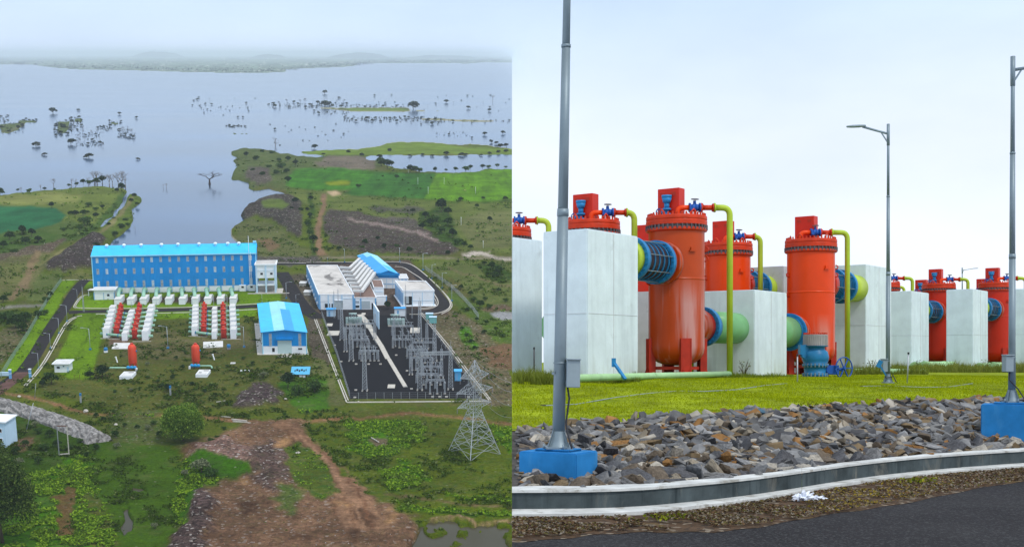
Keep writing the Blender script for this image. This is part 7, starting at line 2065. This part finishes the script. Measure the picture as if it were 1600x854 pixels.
    hw = MB(); c = Vector((x0+.2, y-.06, zc+.26)); pts = [c + Vector((math.cos(k*.524)*.12, math.sin(k*.524)*.10, math.sin(k*.524)*.03)) for k in range(13)]
    hw.tube(pts, .012, 6); hw.bar(pts[0], pts[6], .014); hw.bar(pts[3], pts[9], .014); hw.bar(c - Vector((0, 0, .07)), c, .02)
    O('hand_wheel', hw, mr_bolt, vo)
    rp = MB(); rp.cyl((x0+.39, y, zc), (x0+.44, y, zc), .15, n=18); rp.cyl((x0+.44, y, zc), (x0+.80, y, zc), .085, n=16); rp.cyl((x0+.76, y, zc), (x0+.81, y, zc), .13, n=18)
    for k in range(8):
        a = k*math.pi/4; rp.cyl((x0+.36, y+math.cos(a)*.125, zc+math.sin(a)*.125), (x0+.47, y+math.cos(a)*.125, zc+math.sin(a)*.125), .014, n=6)
    O('outlet_spool', rp, mr_fl, t)
    gp = MB(); gp.cyl((x0+.81, y, zc), (x0+.86, y, zc), .15, n=18)
    zend = .06 if down else 3.0
    path = [(x0+.86, y, zc), (reach, y, zc), (reach, y, zend)]
    if pz: path = [(x0+.86, y, zc), (reach, y, zc), (reach, y, .06), pz]
    gp.tube(elbow(path, .26, 8), .098 if not pz else .10, 14)
    if pz and False: pass
    O('vent_pipe', gp, mr_lime, t)
    # legs and base frame
    for k in range(4):
        a = R(278+90*k); o_ = Vector((math.cos(a), math.sin(a), 0)); tn = Vector((-o_.y, o_.x, 0)); c = o_*.93
        lg = MB(); q = Matrix((tn, o_, Vector((0, 0, 1)))).transposed()
        lg.box(c + Vector((0, 0, .62)), (.32, .03, 1.24), tilt=q)
        for s in (-1, 1): lg.box(c + tn*.16*s + o_*-.08 + Vector((0, 0, .62)), (.025, .22, 1.24), tilt=q)
        lg.box(c + Vector((0, 0, .02)), (.46, .34, .05), tilt=q)
        for s in (-1, 1): lg.add([c + tn*.10*s + o_*.02 + Vector((0, 0, .04)), c + tn*.10*s + o_*.16 + Vector((0, 0, .04)), c + tn*.10*s + o_*.02 + Vector((0, 0, .30))], [(0, 1, 2)])
        O('leg', lg, mr_leg, t)
    br = MB()
    for k in range(4):
        a = R(278+90*k); b_ = R(278+90*(k+1)); br.bar((math.cos(a)*.8, math.sin(a)*.8, .30), (math.cos(b_)*.8, math.sin(b_)*.8, .30), .05, .10)
    O('base_frame', br, mr_leg, t)
    # rod bracket and name-plate mount on the shell
    mp_ = MB(); a = R(292); c = Vector((math.cos(a)*(r+.04), math.sin(a)*(r+.04), 3.98)); mp_.box(c, (.22, .06, .03), rz=a+math.pi/2); mp_.box(c + Vector((0, 0, .07)), (.13, .04, .10), rz=a+math.pi/2)
    O('plate_bracket', mp_, body, t)
    t.matrix_world = Matrix.Translation((x, d, z0))
    return t
def bigpipe(a, b, r, label, parts, cap=None):
    """flanged line from a to b; parts: (from, to, radius factor, material, name)"""
    a = Vector(a); b = Vector(b); t = T('flanged_pipe', label, 'pipe', 'large flanged pipes between tanks and blocks'); d = (b-a); L_ = d.length; u = d.normalized()
    for (s0, s1, rf, m_, nm) in parts:
        p0, p1 = u*L_*s0, u*L_*s1
        mb = MB().cyl(p0, p1, r*rf, n=40)
        if 'flange' in nm:
            q = u.to_track_quat('Z', 'Y').to_matrix(); n_ = 24
            for k in range(n_):
                an = 2*math.pi*k/n_; o_ = q @ Vector((math.cos(an), math.sin(an), 0))*r*rf*.93
                mb.cyl(p0 + o_ - u*.03, p1 + o_ + u*.03, .028, n=6, smooth=False)
        ob = O(nm, mb, m_, t)
        if nm == 'bellows':
            rb = MB()
            for k in range(5):
                f = (k+.5)/5; c = p0.lerp(p1, f); rb.cyl(c-u*.025, c+u*.025, r*rf*1.05, n=40)
            O('bellows_ring', rb, mr_dim, ob)
            rd = MB(); q = u.to_track_quat('Z', 'Y').to_matrix()
            for k in range(8):
                an = 2*math.pi*k/8+.2; o_ = q @ Vector((math.cos(an), math.sin(an), 0))*r*rf*1.13; rd.cyl(p0+o_-u*.12, p1+o_+u*.12, .015, n=6)
            O('tie_rod', rd, mr_gal, ob)
    t.matrix_world = Matrix.Translation(a)
    return t
def pipe_pair(px, d, zc, r, sgn, L_, label, style, z0=ZP, sh=0.0):
    c = Vector((wx(px, d), d, z0+zc)) + E2*sh; u = E1*sgn
    a = c + u*.80; b = c + u*(.80+L_)
    if style == 'near':   # tank: reinforcing pad, blue flange, bellows, blue flange, lime stub
        P = [(0, .08, 1.12, mr_or, 'nozzle_collar'), (.08, .18, .98, mr_or, 'nozzle'), (.18, .25, 1.14, mr_sky, 'flange'), (.25, .80, .96, mr_bell, 'bellows'), (.80, .87, 1.14, mr_sky, 'flange'), (.87, 1.0, .96, mr_lime, 'lime_stub')]
    elif style == 'low':
        P = [(0, .12, 1.1, mr_or, 'nozzle_collar'), (.06, .20, .96, mr_leg, 'nozzle'), (.20, .245, 1.18, mr_sky, 'flange'), (.245, .30, 1.0, mr_dim, 'valve_ring'), (.30, 1.0, .96, mr_grn, 'green_pipe')]
    elif style == 'far':
        P = [(0, .12, 1.12, mr_rd, 'nozzle_collar'), (.1, .3, .98, mr_bell, 'bellows'), (.3, .36, 1.18, mr_sky, 'flange'), (.36, .55, .98, mr_bell, 'bellows'), (.55, .61, 1.18, mr_sky, 'flange'), (.61, 1.0, .96, mr_lime, 'lime_stub')]
    return bigpipe(a, b, r, label, P)
gz = lambda px, d: zB(wx(px, d), d)
T1 = near_tank(1057, 39, 'nearest big orange tank with purplish wash marks, left of centre', pz=None)
near_tank(923, 40.3, 'red flanged tank top standing behind the tall block by the lamp pole', body=mr_rd, reach=1.40, down=True)
near_tank(1137, 48.2, 'bright orange tank rising behind the lower block', xo=-.15, reach=1.22, body=mr_or2, airv=False)
near_tank(1267, 46.6, 'third big orange tank, the one with the blue check valve at its foot', xo=-.45, reach=1.3, body=mr_or2, airv=False)
near_tank(1467, 74, 'far deep red tank, left one of the two on the right', body=mr_rd, detail=0)
near_tank(1556, 73, 'far deep red tank beside the right lamp pole', body=mr_rd, detail=0)
near_tank(1015, 49.6, 'red tank glimpsed behind the nearest orange one, only its housing and side showing', body=mr_rd, detail=0, airv=False)
near_tank(1380, 73, 'far tank hidden behind the tall block, only its red and lime outlet showing', body=mr_rd, detail=0)
near_tank(1372, 82, 'farthest hidden tank, its lower lime outlet just under the other one', body=mr_rd, detail=0)
near_tank(1444, 84, 'hidden far tank whose small lime outlet shows beside the left far red tank', body=mr_rd, detail=0)
near_tank(1540, 83, 'hidden far tank whose housing shows left of the right far red tank', body=mr_rd, detail=0)
# the one cut by the edge: keep only what lies on this side of the cut
tc_ = near_tank(787, 42.6, 'red tank at the left edge, only its flange rim and outlet pipe in view', body=mr_rd, reach=1.55, airv=False)
Mi = tc_.matrix_world
for ch in [c for c in tc_.children_recursive]:
    me = ch.data.copy(); bm = bmesh.new(); bm.from_mesh(me)
    loc = Vector((.02, 0, 0)) ; nrm = Vector((-1, 1/19, 0)).normalized()
    pl = Vector((0.012, 0, 0)) - Vector((Mi.translation.x, Mi.translation.y, 0))
    bmesh.ops.bisect_plane(bm, geom=list(bm.verts)+list(bm.edges)+list(bm.faces), plane_co=pl, plane_no=nrm, clear_outer=True)
    bm.to_mesh(me); bm.free(); ch.data = me
for ch in [c for c in tc_.children_recursive]:
    if len(ch.data.polygons) == 0: bpy.data.objects.remove(ch)
pipe_pair(1057, 39, 3.60, .60, -1, 2.6, 'upper dark bellows pipe with blue flanges between the block and the nearest orange tank', 'near')
pipe_pair(1057, 39, 1.66, .56, 1, 4.6, 'lower green pipe joining the nearest orange tank to the low block', 'low')
pipe_pair(1137, 48.2, 3.55, .56, 1, 3.2, 'upper bellows pipe right of the second orange tank, ending in a lime stub', 'far')
pipe_pair(1267, 46.6, 3.50, .58, 1, 3.9, 'upper bellows pipe with blue flanges between the third tank and the tall block', 'far')
pipe_pair(1267, 46.6, 1.60, .60, -1, 2.25, 'lower green pipe with blue bolted flange left of the third tank', 'low', sh=.34)
pipe_pair(1467, 74, 3.4, .60, -1, 3.2, 'blue blind flange on the side of the left far red tank', 'near')
pipe_pair(1556, 73, 3.5, .60, -1, 3.2, 'blue blind flange on the side of the right far red tank', 'near')
pipe_pair(923, 40.3, 1.6, .5, -1, 1.5, 'dark lime pipe in the slit between the two left blocks', 'low')
pipe_pair(1015, 49.6, 1.7, .5, -1, 1.6, 'pale green pipe glimpsed in the gap left of the nearest orange tank', 'low')
# little motor actuator on the low green pipe
t = T('actuator', 'small dark gear actuator with a strut on the low green pipe', 'actuator'); c = gb(1122, 513, 41)
O('gear_case', MB().box((0, 0, 0), (.22, .2, .30)), mr_cable, t); O('gear_wheel', MB().cyl((.05, -.2, 0), (.05, -.1, 0), .15, n=16), mr_cable, t); O('gear_strut', MB().bar((-.05, 0, .1), (-.15, .0, .28), .03), mr_cable, t)
t.matrix_world = Matrix.Translation(c)
# ground pipes
def gpipe(a, b, r, label, m_=None, ring=None, elbows=None):
    a = Vector(a); b = Vector(b); t = T('ground_pipe', label, 'pipe', 'green pipes lying on the grass')
    pts = [Vector((0, 0, 0)), b-a] if elbows is None else elbow([Vector((0, 0, 0))] + [Vector(e)-a for e in elbows] + [b-a], r*2.2)
    O('pipe_run', MB().tube(pts, r, 16), m_ or mr_gpipe, t)
    rg = MB(); d = (pts[-1]-pts[0]).normalized(); 
    for f in (.03, .55): q = pts[0].lerp(pts[-1], f); rg.cyl(q-d*.03, q+d*.03, r*1.12, n=16)
    O('pipe_joint', rg, m_ or mr_gpipe, t); t.matrix_world = Matrix.Translation(a); return t
gpipe((7.33+1.64, 38.7, ZP+.12), (wx(884, 27.5), 27.5, zB(wx(884, 27.5), 27.5)+.14), .085, 'long pale green pipe on the grass from the nearest tank to the lamp pole')
gpipe((13.92+1.30, 46.3, ZP+.12), (wx(1447, 47.5), 47.5, ZP+.10), .10, 'pale green pipe along the grass foot of the tall block')
gpipe((wx(1443, 60), 60, ZP+.22), (wx(1500, 66), 66, ZP+.22), .24, 'thick green pipe entering the ground between far blocks, nearer one')
gpipe((wx(1428, 63.2-1.5), 61.7, ZP+.2), (wx(1470, 67), 67, ZP+.2), .22, 'thick green pipe entering the ground between far blocks, rear one')
gpipe((wx(1552, 60), 60, ZP+.2), (wx(1582, 66), 66, ZP+.2), .22, 'thick green pipe at the foot of the right far red tank')
gpipe((wx(1530, 61), 61, ZP+.18), (wx(1556, 68), 68, ZP+.18), .20, 'green pipe stub between the right far tank and its block')
# big blue check valve in the grass
def check_valve():
    d = 41.0; x = wx(1274, d); z = zB(x, d) + .02; t = T('check_valve', 'big blue check valve with a grey finned drum and handwheel in the grass', 'valve')
    r = .36
    O('valve_body', MB().rev([(r*1.05, .0), (r*1.1, .05), (r*1.1, .10), (r*.95, .12), (r*.98, .36), (r*1.12, .38), (r*1.12, .44), (r*.98, .46), (r*1.12, .58), (r*1.16, .72), (r*1.05, .90), (r*.82, .98), (r*.82, 1.08), (r*1.1, 1.10), (r*1.1, 1.13)], 36), mr_dim, t)
    fl_ = MB(); bolt_ring(fl_, r*1.05, .41, 20, .06, .13); bolt_ring(fl_, r*1.05, .06, 20, .06, .13); O('flange_bolts', fl_, mr_gal, t)
    g_ = MB().rev([(r*1.02, 1.13), (r*1.0, 1.15), (r*1.0, 1.52), (r*1.03, 1.54), (.01, 1.55)], 36)
    for k in range(36): a = k*math.pi/18; g_.box((math.cos(a)*r*1.01, math.sin(a)*r*1.01, 1.33), (.03, .03, .36), rz=a)
    O('strainer_drum', g_, mat('strainer_grey', (.38, .36, .36), .6, var=.1, scale=6), t)
    bl = MB(); bolt_ring(bl, r*.95, 1.58, 16, .06, .06); O('drum_bolt', bl, mr_fl, t)
    s_ = MB().box((-.40, -.05, .98), (.26, .26, .36)); s_.bar((-.40, -.05, .9), (-.2, -.1, .35), .14); s_.bar((-.46, -.05, .8), (-.30, -.2, .62), .1); s_.cyl((-.4, -.2, .75), (-.4, .0, .75), .08, n=12)
    O('lever_arm', s_, mr_dim, t)
    gb_ = MB().box((.50, -.08, .24), (.36, .30, .34)); gb_.cyl((.42, -.25, .24), (.42, -.2, .24), .15, n=16); gb_.cyl((.66, -.08, .24), (.82, -.08, .24), .05, n=10)
    O('gear_box', gb_, mr_blue, t)
    hw = MB(); c = Vector((.88, -.10, .30)); ax = Vector((.55, -.83, 0)).normalized(); up = Vector((0, 0, 1)); sd = ax.cross(up)
    pts = [c + (sd*math.cos(k*math.pi/12) + up*math.sin(k*math.pi/12))*.40 for k in range(25)]
    hw.tube(pts, .022, 8)
    for k in range(0, 24, 4): hw.bar(c, pts[k], .03)
    hw.cyl(c-ax*.05, c+ax*.05, .05, n=10)
    O('hand_wheel', hw, mr_blue, t)
    t.matrix_world = Matrix.Translation((x, d, z)) @ Matrix.Diagonal((1.06, 1.06, 1.06*.86, 1))
check_valve()
# lamp poles
def lamp_pole(px, d, zb, H, label, ped, r0, tilt=0.0, arm=-1, box=None, group='galvanised lamp poles along the kerb', armlen=1.05, rz=0.0):
    t = T('street_lamp', label, 'street lamp', group); x = wx(px, d)
    mb = MB().tube([(0, 0, 0), (0, 0, H*.42)], [r0, r0*.86], 20); mb.tube([(0, 0, H*.42-.02), (0, 0, H*.43)], [r0*.93, r0*.9], 20); mb.tube([(0, 0, H*.43), (0, 0, H*.72)], [r0*.80, r0*.68], 20); mb.tube([(0, 0, H*.72), (0, 0, H*.725)], [r0*.76, r0*.76], 20); mb.tube([(0, 0, H*.725), (0, 0, H)], [r0*.62, r0*.5], 20)
    O('pole', mb, mr_gal, t)
    bp_ = MB().box((0, 0, .012), (r0*4.2, r0*4.2, .024))
    for k in range(4):
        a = k*math.pi/2+.78; o_ = Vector((math.cos(a), math.sin(a), 0)); bp_.add([o_*r0*.9 + Vector((0, 0, .02)), o_*r0*2.3 + Vector((0, 0, .02)), o_*r0*.9 + Vector((0, 0, .26))], [(0, 1, 2)]); bp_.add([o_*r0*.9 + Vector((0, 0, .02)) + o_.cross(Vector((0, 0, 1)))*.012, o_*r0*2.3 + Vector((0, 0, .02)) + o_.cross(Vector((0, 0, 1)))*.012, o_*r0*.9 + Vector((0, 0, .26)) + o_.cross(Vector((0, 0, 1)))*.012], [(2, 1, 0)])
    bp_.rev([(r0*1.9, .024), (r0*1.35, .10), (r0*1.02, .22)], 20)
    O('base_plate', bp_, mr_gal, t)
    a_ = MB().tube([(0, 0, H-.22), (arm*armlen*.35, 0, H-.16), (arm*armlen, 0, H-.05)], .028, 8); a_.bar((0, 0, H-.45), (arm*.16, 0, H-.20), .025); a_.cyl((0, 0, H-.5), (0, 0, H+.02), r0*.66, n=16)
    ao = O('arm', a_, mr_gal, t)
    hd = MB().rev([(.01, -.24), (.05, -.22), (.075, -.1), (.08, .08), (.055, .22), (.01, .24)], 12, axis=(1, 0, .12)); 
    for i, v_ in enumerate(hd.v): hd.v[i] = (v_[0] + arm*(armlen+.16), v_[1], (v_[2])*.45 + H - .035)
    O('lamp_head', hd, mr_cab, ao)
    t.matrix_world = Matrix.Translation((x, d, zb)) @ Matrix.Rotation(tilt, 4, 'Y') @ Matrix.Rotation(rz, 4, 'Z')
    if box:
        bz, bw, bh, bdx = box
        b_ = MB().box((bdx, -.10, bz), (bw, .16, bh)); b_.box((bdx, -.11, bz+bh/2+.012), (bw*1.12, .20, .022))
        bo = O('junction_box', b_, mr_cab, t); bo_ = bo.modifiers.new('b', 'BEVEL'); bo_.width = .008
        s_ = MB().bar((0, -.02, bz+bh*.3), (bdx, -.02, bz+bh*.3), .03); s_.bar((0, -.02, bz-bh*.3), (bdx, -.02, bz-bh*.3), .03); s_.cyl((0, 0, bz+.35*bh), (0, 0, bz+.42*bh), r0*1.04, n=20); s_.cyl((-r0*1.1, -.03, bz), (-r0*1.1, -.06, bz), .02, n=8)
        O('clamp', s_, mr_gal, bo)
        O('cable', MB().tube([(bdx*.6, -.08, bz-bh/2), (bdx*.75, -.09, bz-bh/2-.14), (r0*1.0, -.1, bz*.35), (r0*1.25, -.12, .2), (r0*1.7, -.3, .03)], .012, 8), mr_cable, bo)
    if ped:
        w_, dp_, hp, yaw = ped
        p = T('plinth', 'bright blue painted concrete plinth under %s' % label.split(',')[0].replace('grey ', 'the '), 'plinth', 'blue lamp plinths in the rocks')
        bm = bmesh.new(); 
        for (sx, sy, z0_, z1_) in ((w_, dp_, -hp, -.03), (w_*.62, dp_*.62, -.03, .0)):
            vs = [bm.verts.new((a*sx/2, b*sy/2, z)) for z in (z0_, z1_) for a, b in ((-1,-1),(1,-1),(1,1),(-1,1))]
            for f in ((0,3,2,1), (4,5,6,7), (0,1,5,4), (1,2,6,5), (2,3,7,6), (3,0,4,7)): bm.faces.new([vs[i] for i in f])
        bmesh.ops.bevel(bm, geom=list(bm.edges), offset=.015, segments=2, affect='EDGES')
        me = bpy.data.meshes.new('plinth_body'); bm.to_mesh(me); bm.free(); me.materials.append(mr_ped)
        O('plinth_body', me, None, p)
        nt_ = MB()
        for sx in (-1, 1):
            for sy in (-1, 1): nt_.cyl((sx*r0*1.7, sy*r0*1.7, .0), (sx*r0*1.7, sy*r0*1.7, .06), .014, n=6)
        O('anchor_bolt', nt_, mr_gal, p)
        p.matrix_world = Matrix.Translation((x, d, zb)) @ Matrix.Rotation(yaw, 4, 'Z')
    return t
z1 = EYE - (700-CY)/F*15.3
lamp_pole(872.5, 15.3, z1, 7.0, 'nearest grey lamp pole, cut by the top edge, with a junction box', (.80, .62, .42, R(-32)), .080, tilt=.0190, box=((700-583)/F*15.3, .165, .34, .155))
lamp_pole(1387.5, 29.5, EYE-(598-CY)/F*29.5, 403/F*29.5, 'tall grey street lamp with its arm to the left standing in the lawn', None, .055, tilt=.001, box=(.42, .12, .30, -.13), armlen=.62)
t = T('junction_box_bracket', 'small blue tilted bracket beside the tall lamp base box', 'bracket'); O('bracket_plate', MB().box((0, 0, 0), (.10, .04, .18), tilt=Matrix.Rotation(.5, 3, 'Y')), mr_dim, t); O('bracket_strut', MB().bar((.02, 0, -.05), (.16, 0, -.28), .03), mr_dim, t); t.matrix_world = Matrix.Translation(gb(1374, 568, 29.3))
lamp_pole(1581, 21.4, EYE-(628-CY)/F*21.4, 538/F*21.4, 'right grey lamp pole, its arm leaving the right edge', (.95, .72, .72, R(-28)), .062, tilt=.0030, arm=1, box=((628-568)/F*21.4, .14, .28, -.12))
lamp_pole(1503.5, 110, ZP, 7.2+1.6, 'tiny far street lamp above the blocks on the right', None, .09, arm=1, group='galvanised lamp poles along the kerb')
# stakes, hoses, bracket, rubbish
for px, pyb, pyt, d, m_, lb in ((1246, 606, 556, 30, m_galv, 'thin grey stake in the lawn left of the blue check valve'), (1417.5, 598, 553, 30, m_galv, 'thin stake with a dark top right of the tall lamp'), (834.5, 580, 545, 31, mr_bell, 'thin dark rusty stake in tall grass by the left edge')):
    t = T('stake', lb, 'stake'); h = (pyb-pyt)/F*d; O('shaft', MB().cyl((0, 0, 0), (.03 if px > 1400 else 0, 0, h), .016, n=8), m_, t); O('stake_tip', MB().cyl((.03 if px > 1400 else 0, 0, h), (.03 if px > 1400 else 0, 0, h+.05), .025, n=8), mr_cable, t); t.matrix_world = Matrix.Translation(gb(px, pyb, d))
t = T('steel_bracket', 'slanting blue steel bracket leaning on the grass by the tall block', 'bracket'); p0 = gb(959, 566, 30.5); p1 = gb(977, 592, 30.2)
O('bracket_arm', MB().bar((0, 0, 0), p1-p0, .09, .05), mr_sky, t); O('bracket_end', MB().box((0, 0, 0), (.10, .09, .22)), mr_sky, t); t.matrix_world = Matrix.Translation(p0)
def hose(pxs_, label, r=.010):
    P = []
    for px, d in pxs_: x = wx(px, d); P.append(Vector((x, d, zB(x, d) + r - .004)))
    t = T('hose', label, 'hose'); o_ = P[0].copy(); O('hose_run', MB().tube([p-o_ for p in P], r, 8), mr_cab, t); O('hose_end', MB().cyl((0, 0, 0), (P[1]-o_).normalized()*.12, r*1.4, n=8), mr_cable, t); t.matrix_world = Matrix.Translation(o_)
hose([(845, 22.6), (900, 23.2), (960, 24.2), (1010, 24.8), (1060, 25.8), (1100, 26.6), (1150, 27.8), (1195, 28.8), (1230, 29.3)], 'long grey hose lying across the lawn on the left')
hose([(1343, 28.6), (1360, 28.9), (1375, 29.2), (1384, 29.8), (1400, 30.2), (1440, 30.4), (1480, 30.9), (1520, 32)], 'grey hose lying on the lawn around the tall lamp foot')
# crumpled white plastic on the verge
bm = bmesh.new(); bmesh.ops.create_icosphere(bm, subdivisions=4, radius=1); g_ = np.random.default_rng(4)
from mathutils import noise as mn
for v_ in bm.verts:
    k = 1 + .9*mn.noise(v_.co*2.1) + .5*mn.noise(v_.co*5.3); v_.co = Vector((v_.co.x*k*.17, v_.co.y*k*.09, max(-.01, v_.co.z*k*.085)))
me = bpy.data.meshes.new('plastic_bag'); bm.to_mesh(me); bm.free(); me.materials.append(mat('white_plastic', (.72, .76, .84), .35, var=.1, scale=10))
o = O('plastic_bag', me, None, label='crumpled white plastic bag on the brown verge', cat='litter'); o.matrix_world = Matrix.Translation((wx(1256, 14.9), 14.9, .03)) @ Matrix.Rotation(.5, 4, 'Z') @ Matrix.Diagonal((.8,.8,.9,1))
o = O('plastic_bag', me, None, label='flat scrap of white plastic right of the crumpled bag', cat='litter'); o.matrix_world = Matrix.Translation((wx(1277, 15.0), 15.0, .02)) @ Matrix.Diagonal((.55, .6, .4, 1))
bl = boulder(.2, 91, attr_mat('blue_stone', .8) if False else mat('blue_stone', (.06, .12, .17), .85, var=.3, scale=6)); o = O('boulder', bl, None, label='bluish stone standing out at the top of the rock bank', cat='stone'); o.matrix_world = Matrix.Translation((wx(1180, 20.3), 20.3, zB(wx(1180, 20.3), 20.3)+.03)) @ Matrix.Diagonal((.17, .12, .09, 1))
# tall grass tufts at the feet of the blocks, verge weeds
def tall_f(x, d, p, g_):
    return fbm(x*1.3, d*1.3, 3) > .42
blades('tall_grass', 9000, (801, 866), (27, 33.5), .10, .55, (.10, .13, .015), (.26, .30, .05), 21, tall_f, .5, .010, 'tall unmown grass before the left blocks')
blades('tall_grass', 3200, (866, 1000), (30.5, 33.0), .06, .34, (.10, .13, .015), (.26, .30, .05), 22, tall_f, .5, .010, 'uneven grass at the foot of the tall block by the lamp pole')
blades('tall_grass', 5000, (1000, 1240), (37.0, 41.0), .04, .22, (.09, .13, .012), (.24, .30, .03), 23, tall_f, .5, .012, 'uneven grass around the legs of the nearest tanks')
blades('tall_grass', 9000, (1300, 1450), (44, 49.5), .08, .50, (.10, .13, .015), (.26, .30, .05), 24, tall_f, .5, .013, 'uneven grass at the foot of the tall right block')
blades('tall_grass', 16000, (1390, 1640), (52, 62), .08, .60, (.10, .13, .015), (.28, .30, .06), 25, tall_f, .5, .016, 'uneven grass before the far blocks')
# specks on the verge: dead leaves and grit
n = 16000; p = 801 + 830*rng.random(n); rd = np.interp(p, RP, RD); kd = np.interp(p, KP, KD) - .45
d = rd + .1 + (kd-rd-.1)*rng.random(n)**.9; x = (p-CX)/F*d
kk = fbm(x*2, d*2, 3) > .36; x, d, p = x[kk], d[kk], p[kk]; n = len(x)
colsv = np.array([(.17, .10, .055), (.09, .05, .028), (.20, .15, .08), (.12, .11, .03), (.28, .24, .19), (.05, .035, .025)])[rng.integers(0, 6, n)]
gold = (np.interp(p, [1250, 1350, 1500], [0, .35, 0]) > rng.random(n))[:, None]
colsv = np.where(gold, np.array([[.30, .22, .03]]), colsv)
me = leaves('verge_litter', np.stack([x, d, np.full(n, .03)], 1), .018+.035*rng.random(n), colsv, seed=31, up=1.4, asp=.7)
O('verge_litter', me, None, kind='stuff', label='dead leaves, grit and tiny weeds on the brown verge', cat='litter')
for px, d, k, lb in ((1040, 12.95, 60, 'small yellow-green weed on the verge in front of the kerb'), (1433, 16.9, 70, 'low golden weed on the verge to the right'), (1265, 21.3, 40, 'small weed sprouting among the upper rocks')):
    g_ = np.random.default_rng(int(px)); P = np.stack([g_.normal(size=k)*.13, g_.normal(size=k)*.05, .02+.06*g_.random(k)], 1)
    me = leaves('verge_weed', P, .03+.04*g_.random(k), mkcols(k, g_, (.10, .14, .01), (.32, .32, .03)), seed=int(px)); o = O('verge_weed', me, None, label=lb, cat='weed'); x = wx(px, d); o.matrix_world = Matrix.Translation((x, d, .02 if d < Kd(px) else zB(x, d)+.06))
# sparse twigs and shoots by the low block
for px, d, lb in ((1163, 39.8, 'leafless twiggy shoot against the low block'), (1362, 47.8, 'small leafy shoot against the tall right block'), (1437, 60, 'small shoot against the block right of the tall lamp'), (1540, 60, 'small shoot beside the right far red tank')):
    mb = MB(); g_ = random.Random(px); 
    for k in range(9):
        a = g_.random()*6.28; h = .25+.35*g_.random(); mb.tube([(0, 0, 0), (math.cos(a)*.08, math.sin(a)*.08, h*.6), (math.cos(a)*.2, math.sin(a)*.2, h)], [.01, .008, .005], 5)
    t = T('shoot', lb, 'plant'); O('stem', mb, bark, t); gg = np.random.default_rng(px); P = np.stack([gg.normal(size=30)*.14, gg.normal(size=30)*.14, .2+.35*gg.random(30)], 1)
    O('leaf_spray', leaves('leaf_spray', P, .05+.05*gg.random(30), mkcols(30, gg, (.06, .09, .02), (.16, .2, .05)), seed=px), None, t)
    x = wx(px, d); t.matrix_world = Matrix.Translation((x, d, zB(x, d)))
# ------------------------------------------------------------------ haze
hz = bpy.data.materials.new('haze'); hz.use_nodes = True
ht = hz.node_tree; ht.nodes.remove(ht.nodes['Principled BSDF'])
pv = N(ht, 'ShaderNodeVolumePrincipled'); pv.inputs['Color'].default_value = (0.84, 0.94, 1.0, 1); pv.inputs['Density'].default_value = 4.4e-5; pv.inputs['Anisotropy'].default_value = .0
ht.links.new(pv.outputs[0], ht.nodes['Material Output'].inputs['Volume'])
mb = MB()
k0 = .0510
mb.prism([(-45000, -400), (120 - 400*k0, -400), (120 + 120000*k0, 120000), (-45000, 120000)], -40, 275)
o = O('haze', mb, hz, kind='stuff'); o.matrix_world = MA

# ------------------------------------------------------------------ labels: things that would share one are told apart by their order across the view
def _ord(n): return {1: 'first', 2: 'second', 3: 'third', 4: 'fourth', 5: 'fifth', 6: 'sixth', 7: 'seventh', 8: 'eighth', 9: 'ninth', 10: 'tenth'}.get(n) or '%d%s' % (n, {1: 'st', 2: 'nd', 3: 'rd'}.get(n % 10, 'th') if n % 100 not in (11, 12, 13) else 'th')
_by = {}
for ob in sc.objects:
    if ob.parent is None and ob.get('label') and not ob.get('kind'): _by.setdefault(ob['label'], []).append(ob)
for lb, obs in _by.items():
    if len(obs) < 2: continue
    def _k(ob):
        p = ob.matrix_world.translation
        if ob.name.startswith('riprap'): p = ob.matrix_world @ Vector((0, 0, 0))
        return p.x/p.y
    obs.sort(key=_k)
    for i, ob in enumerate(obs):
        ob['label'] = '%s, %s' % (lb, 'leftmost' if i == 0 else 'rightmost' if i == len(obs)-1 else _ord(i+1)+' from left')
        if not ob.get('group'): ob['group'] = lb
for ob in sc.objects:
    if ob.parent is None and ob.get('label') and len(ob['label'].split()) > 16: print('LONG', ob['label'])
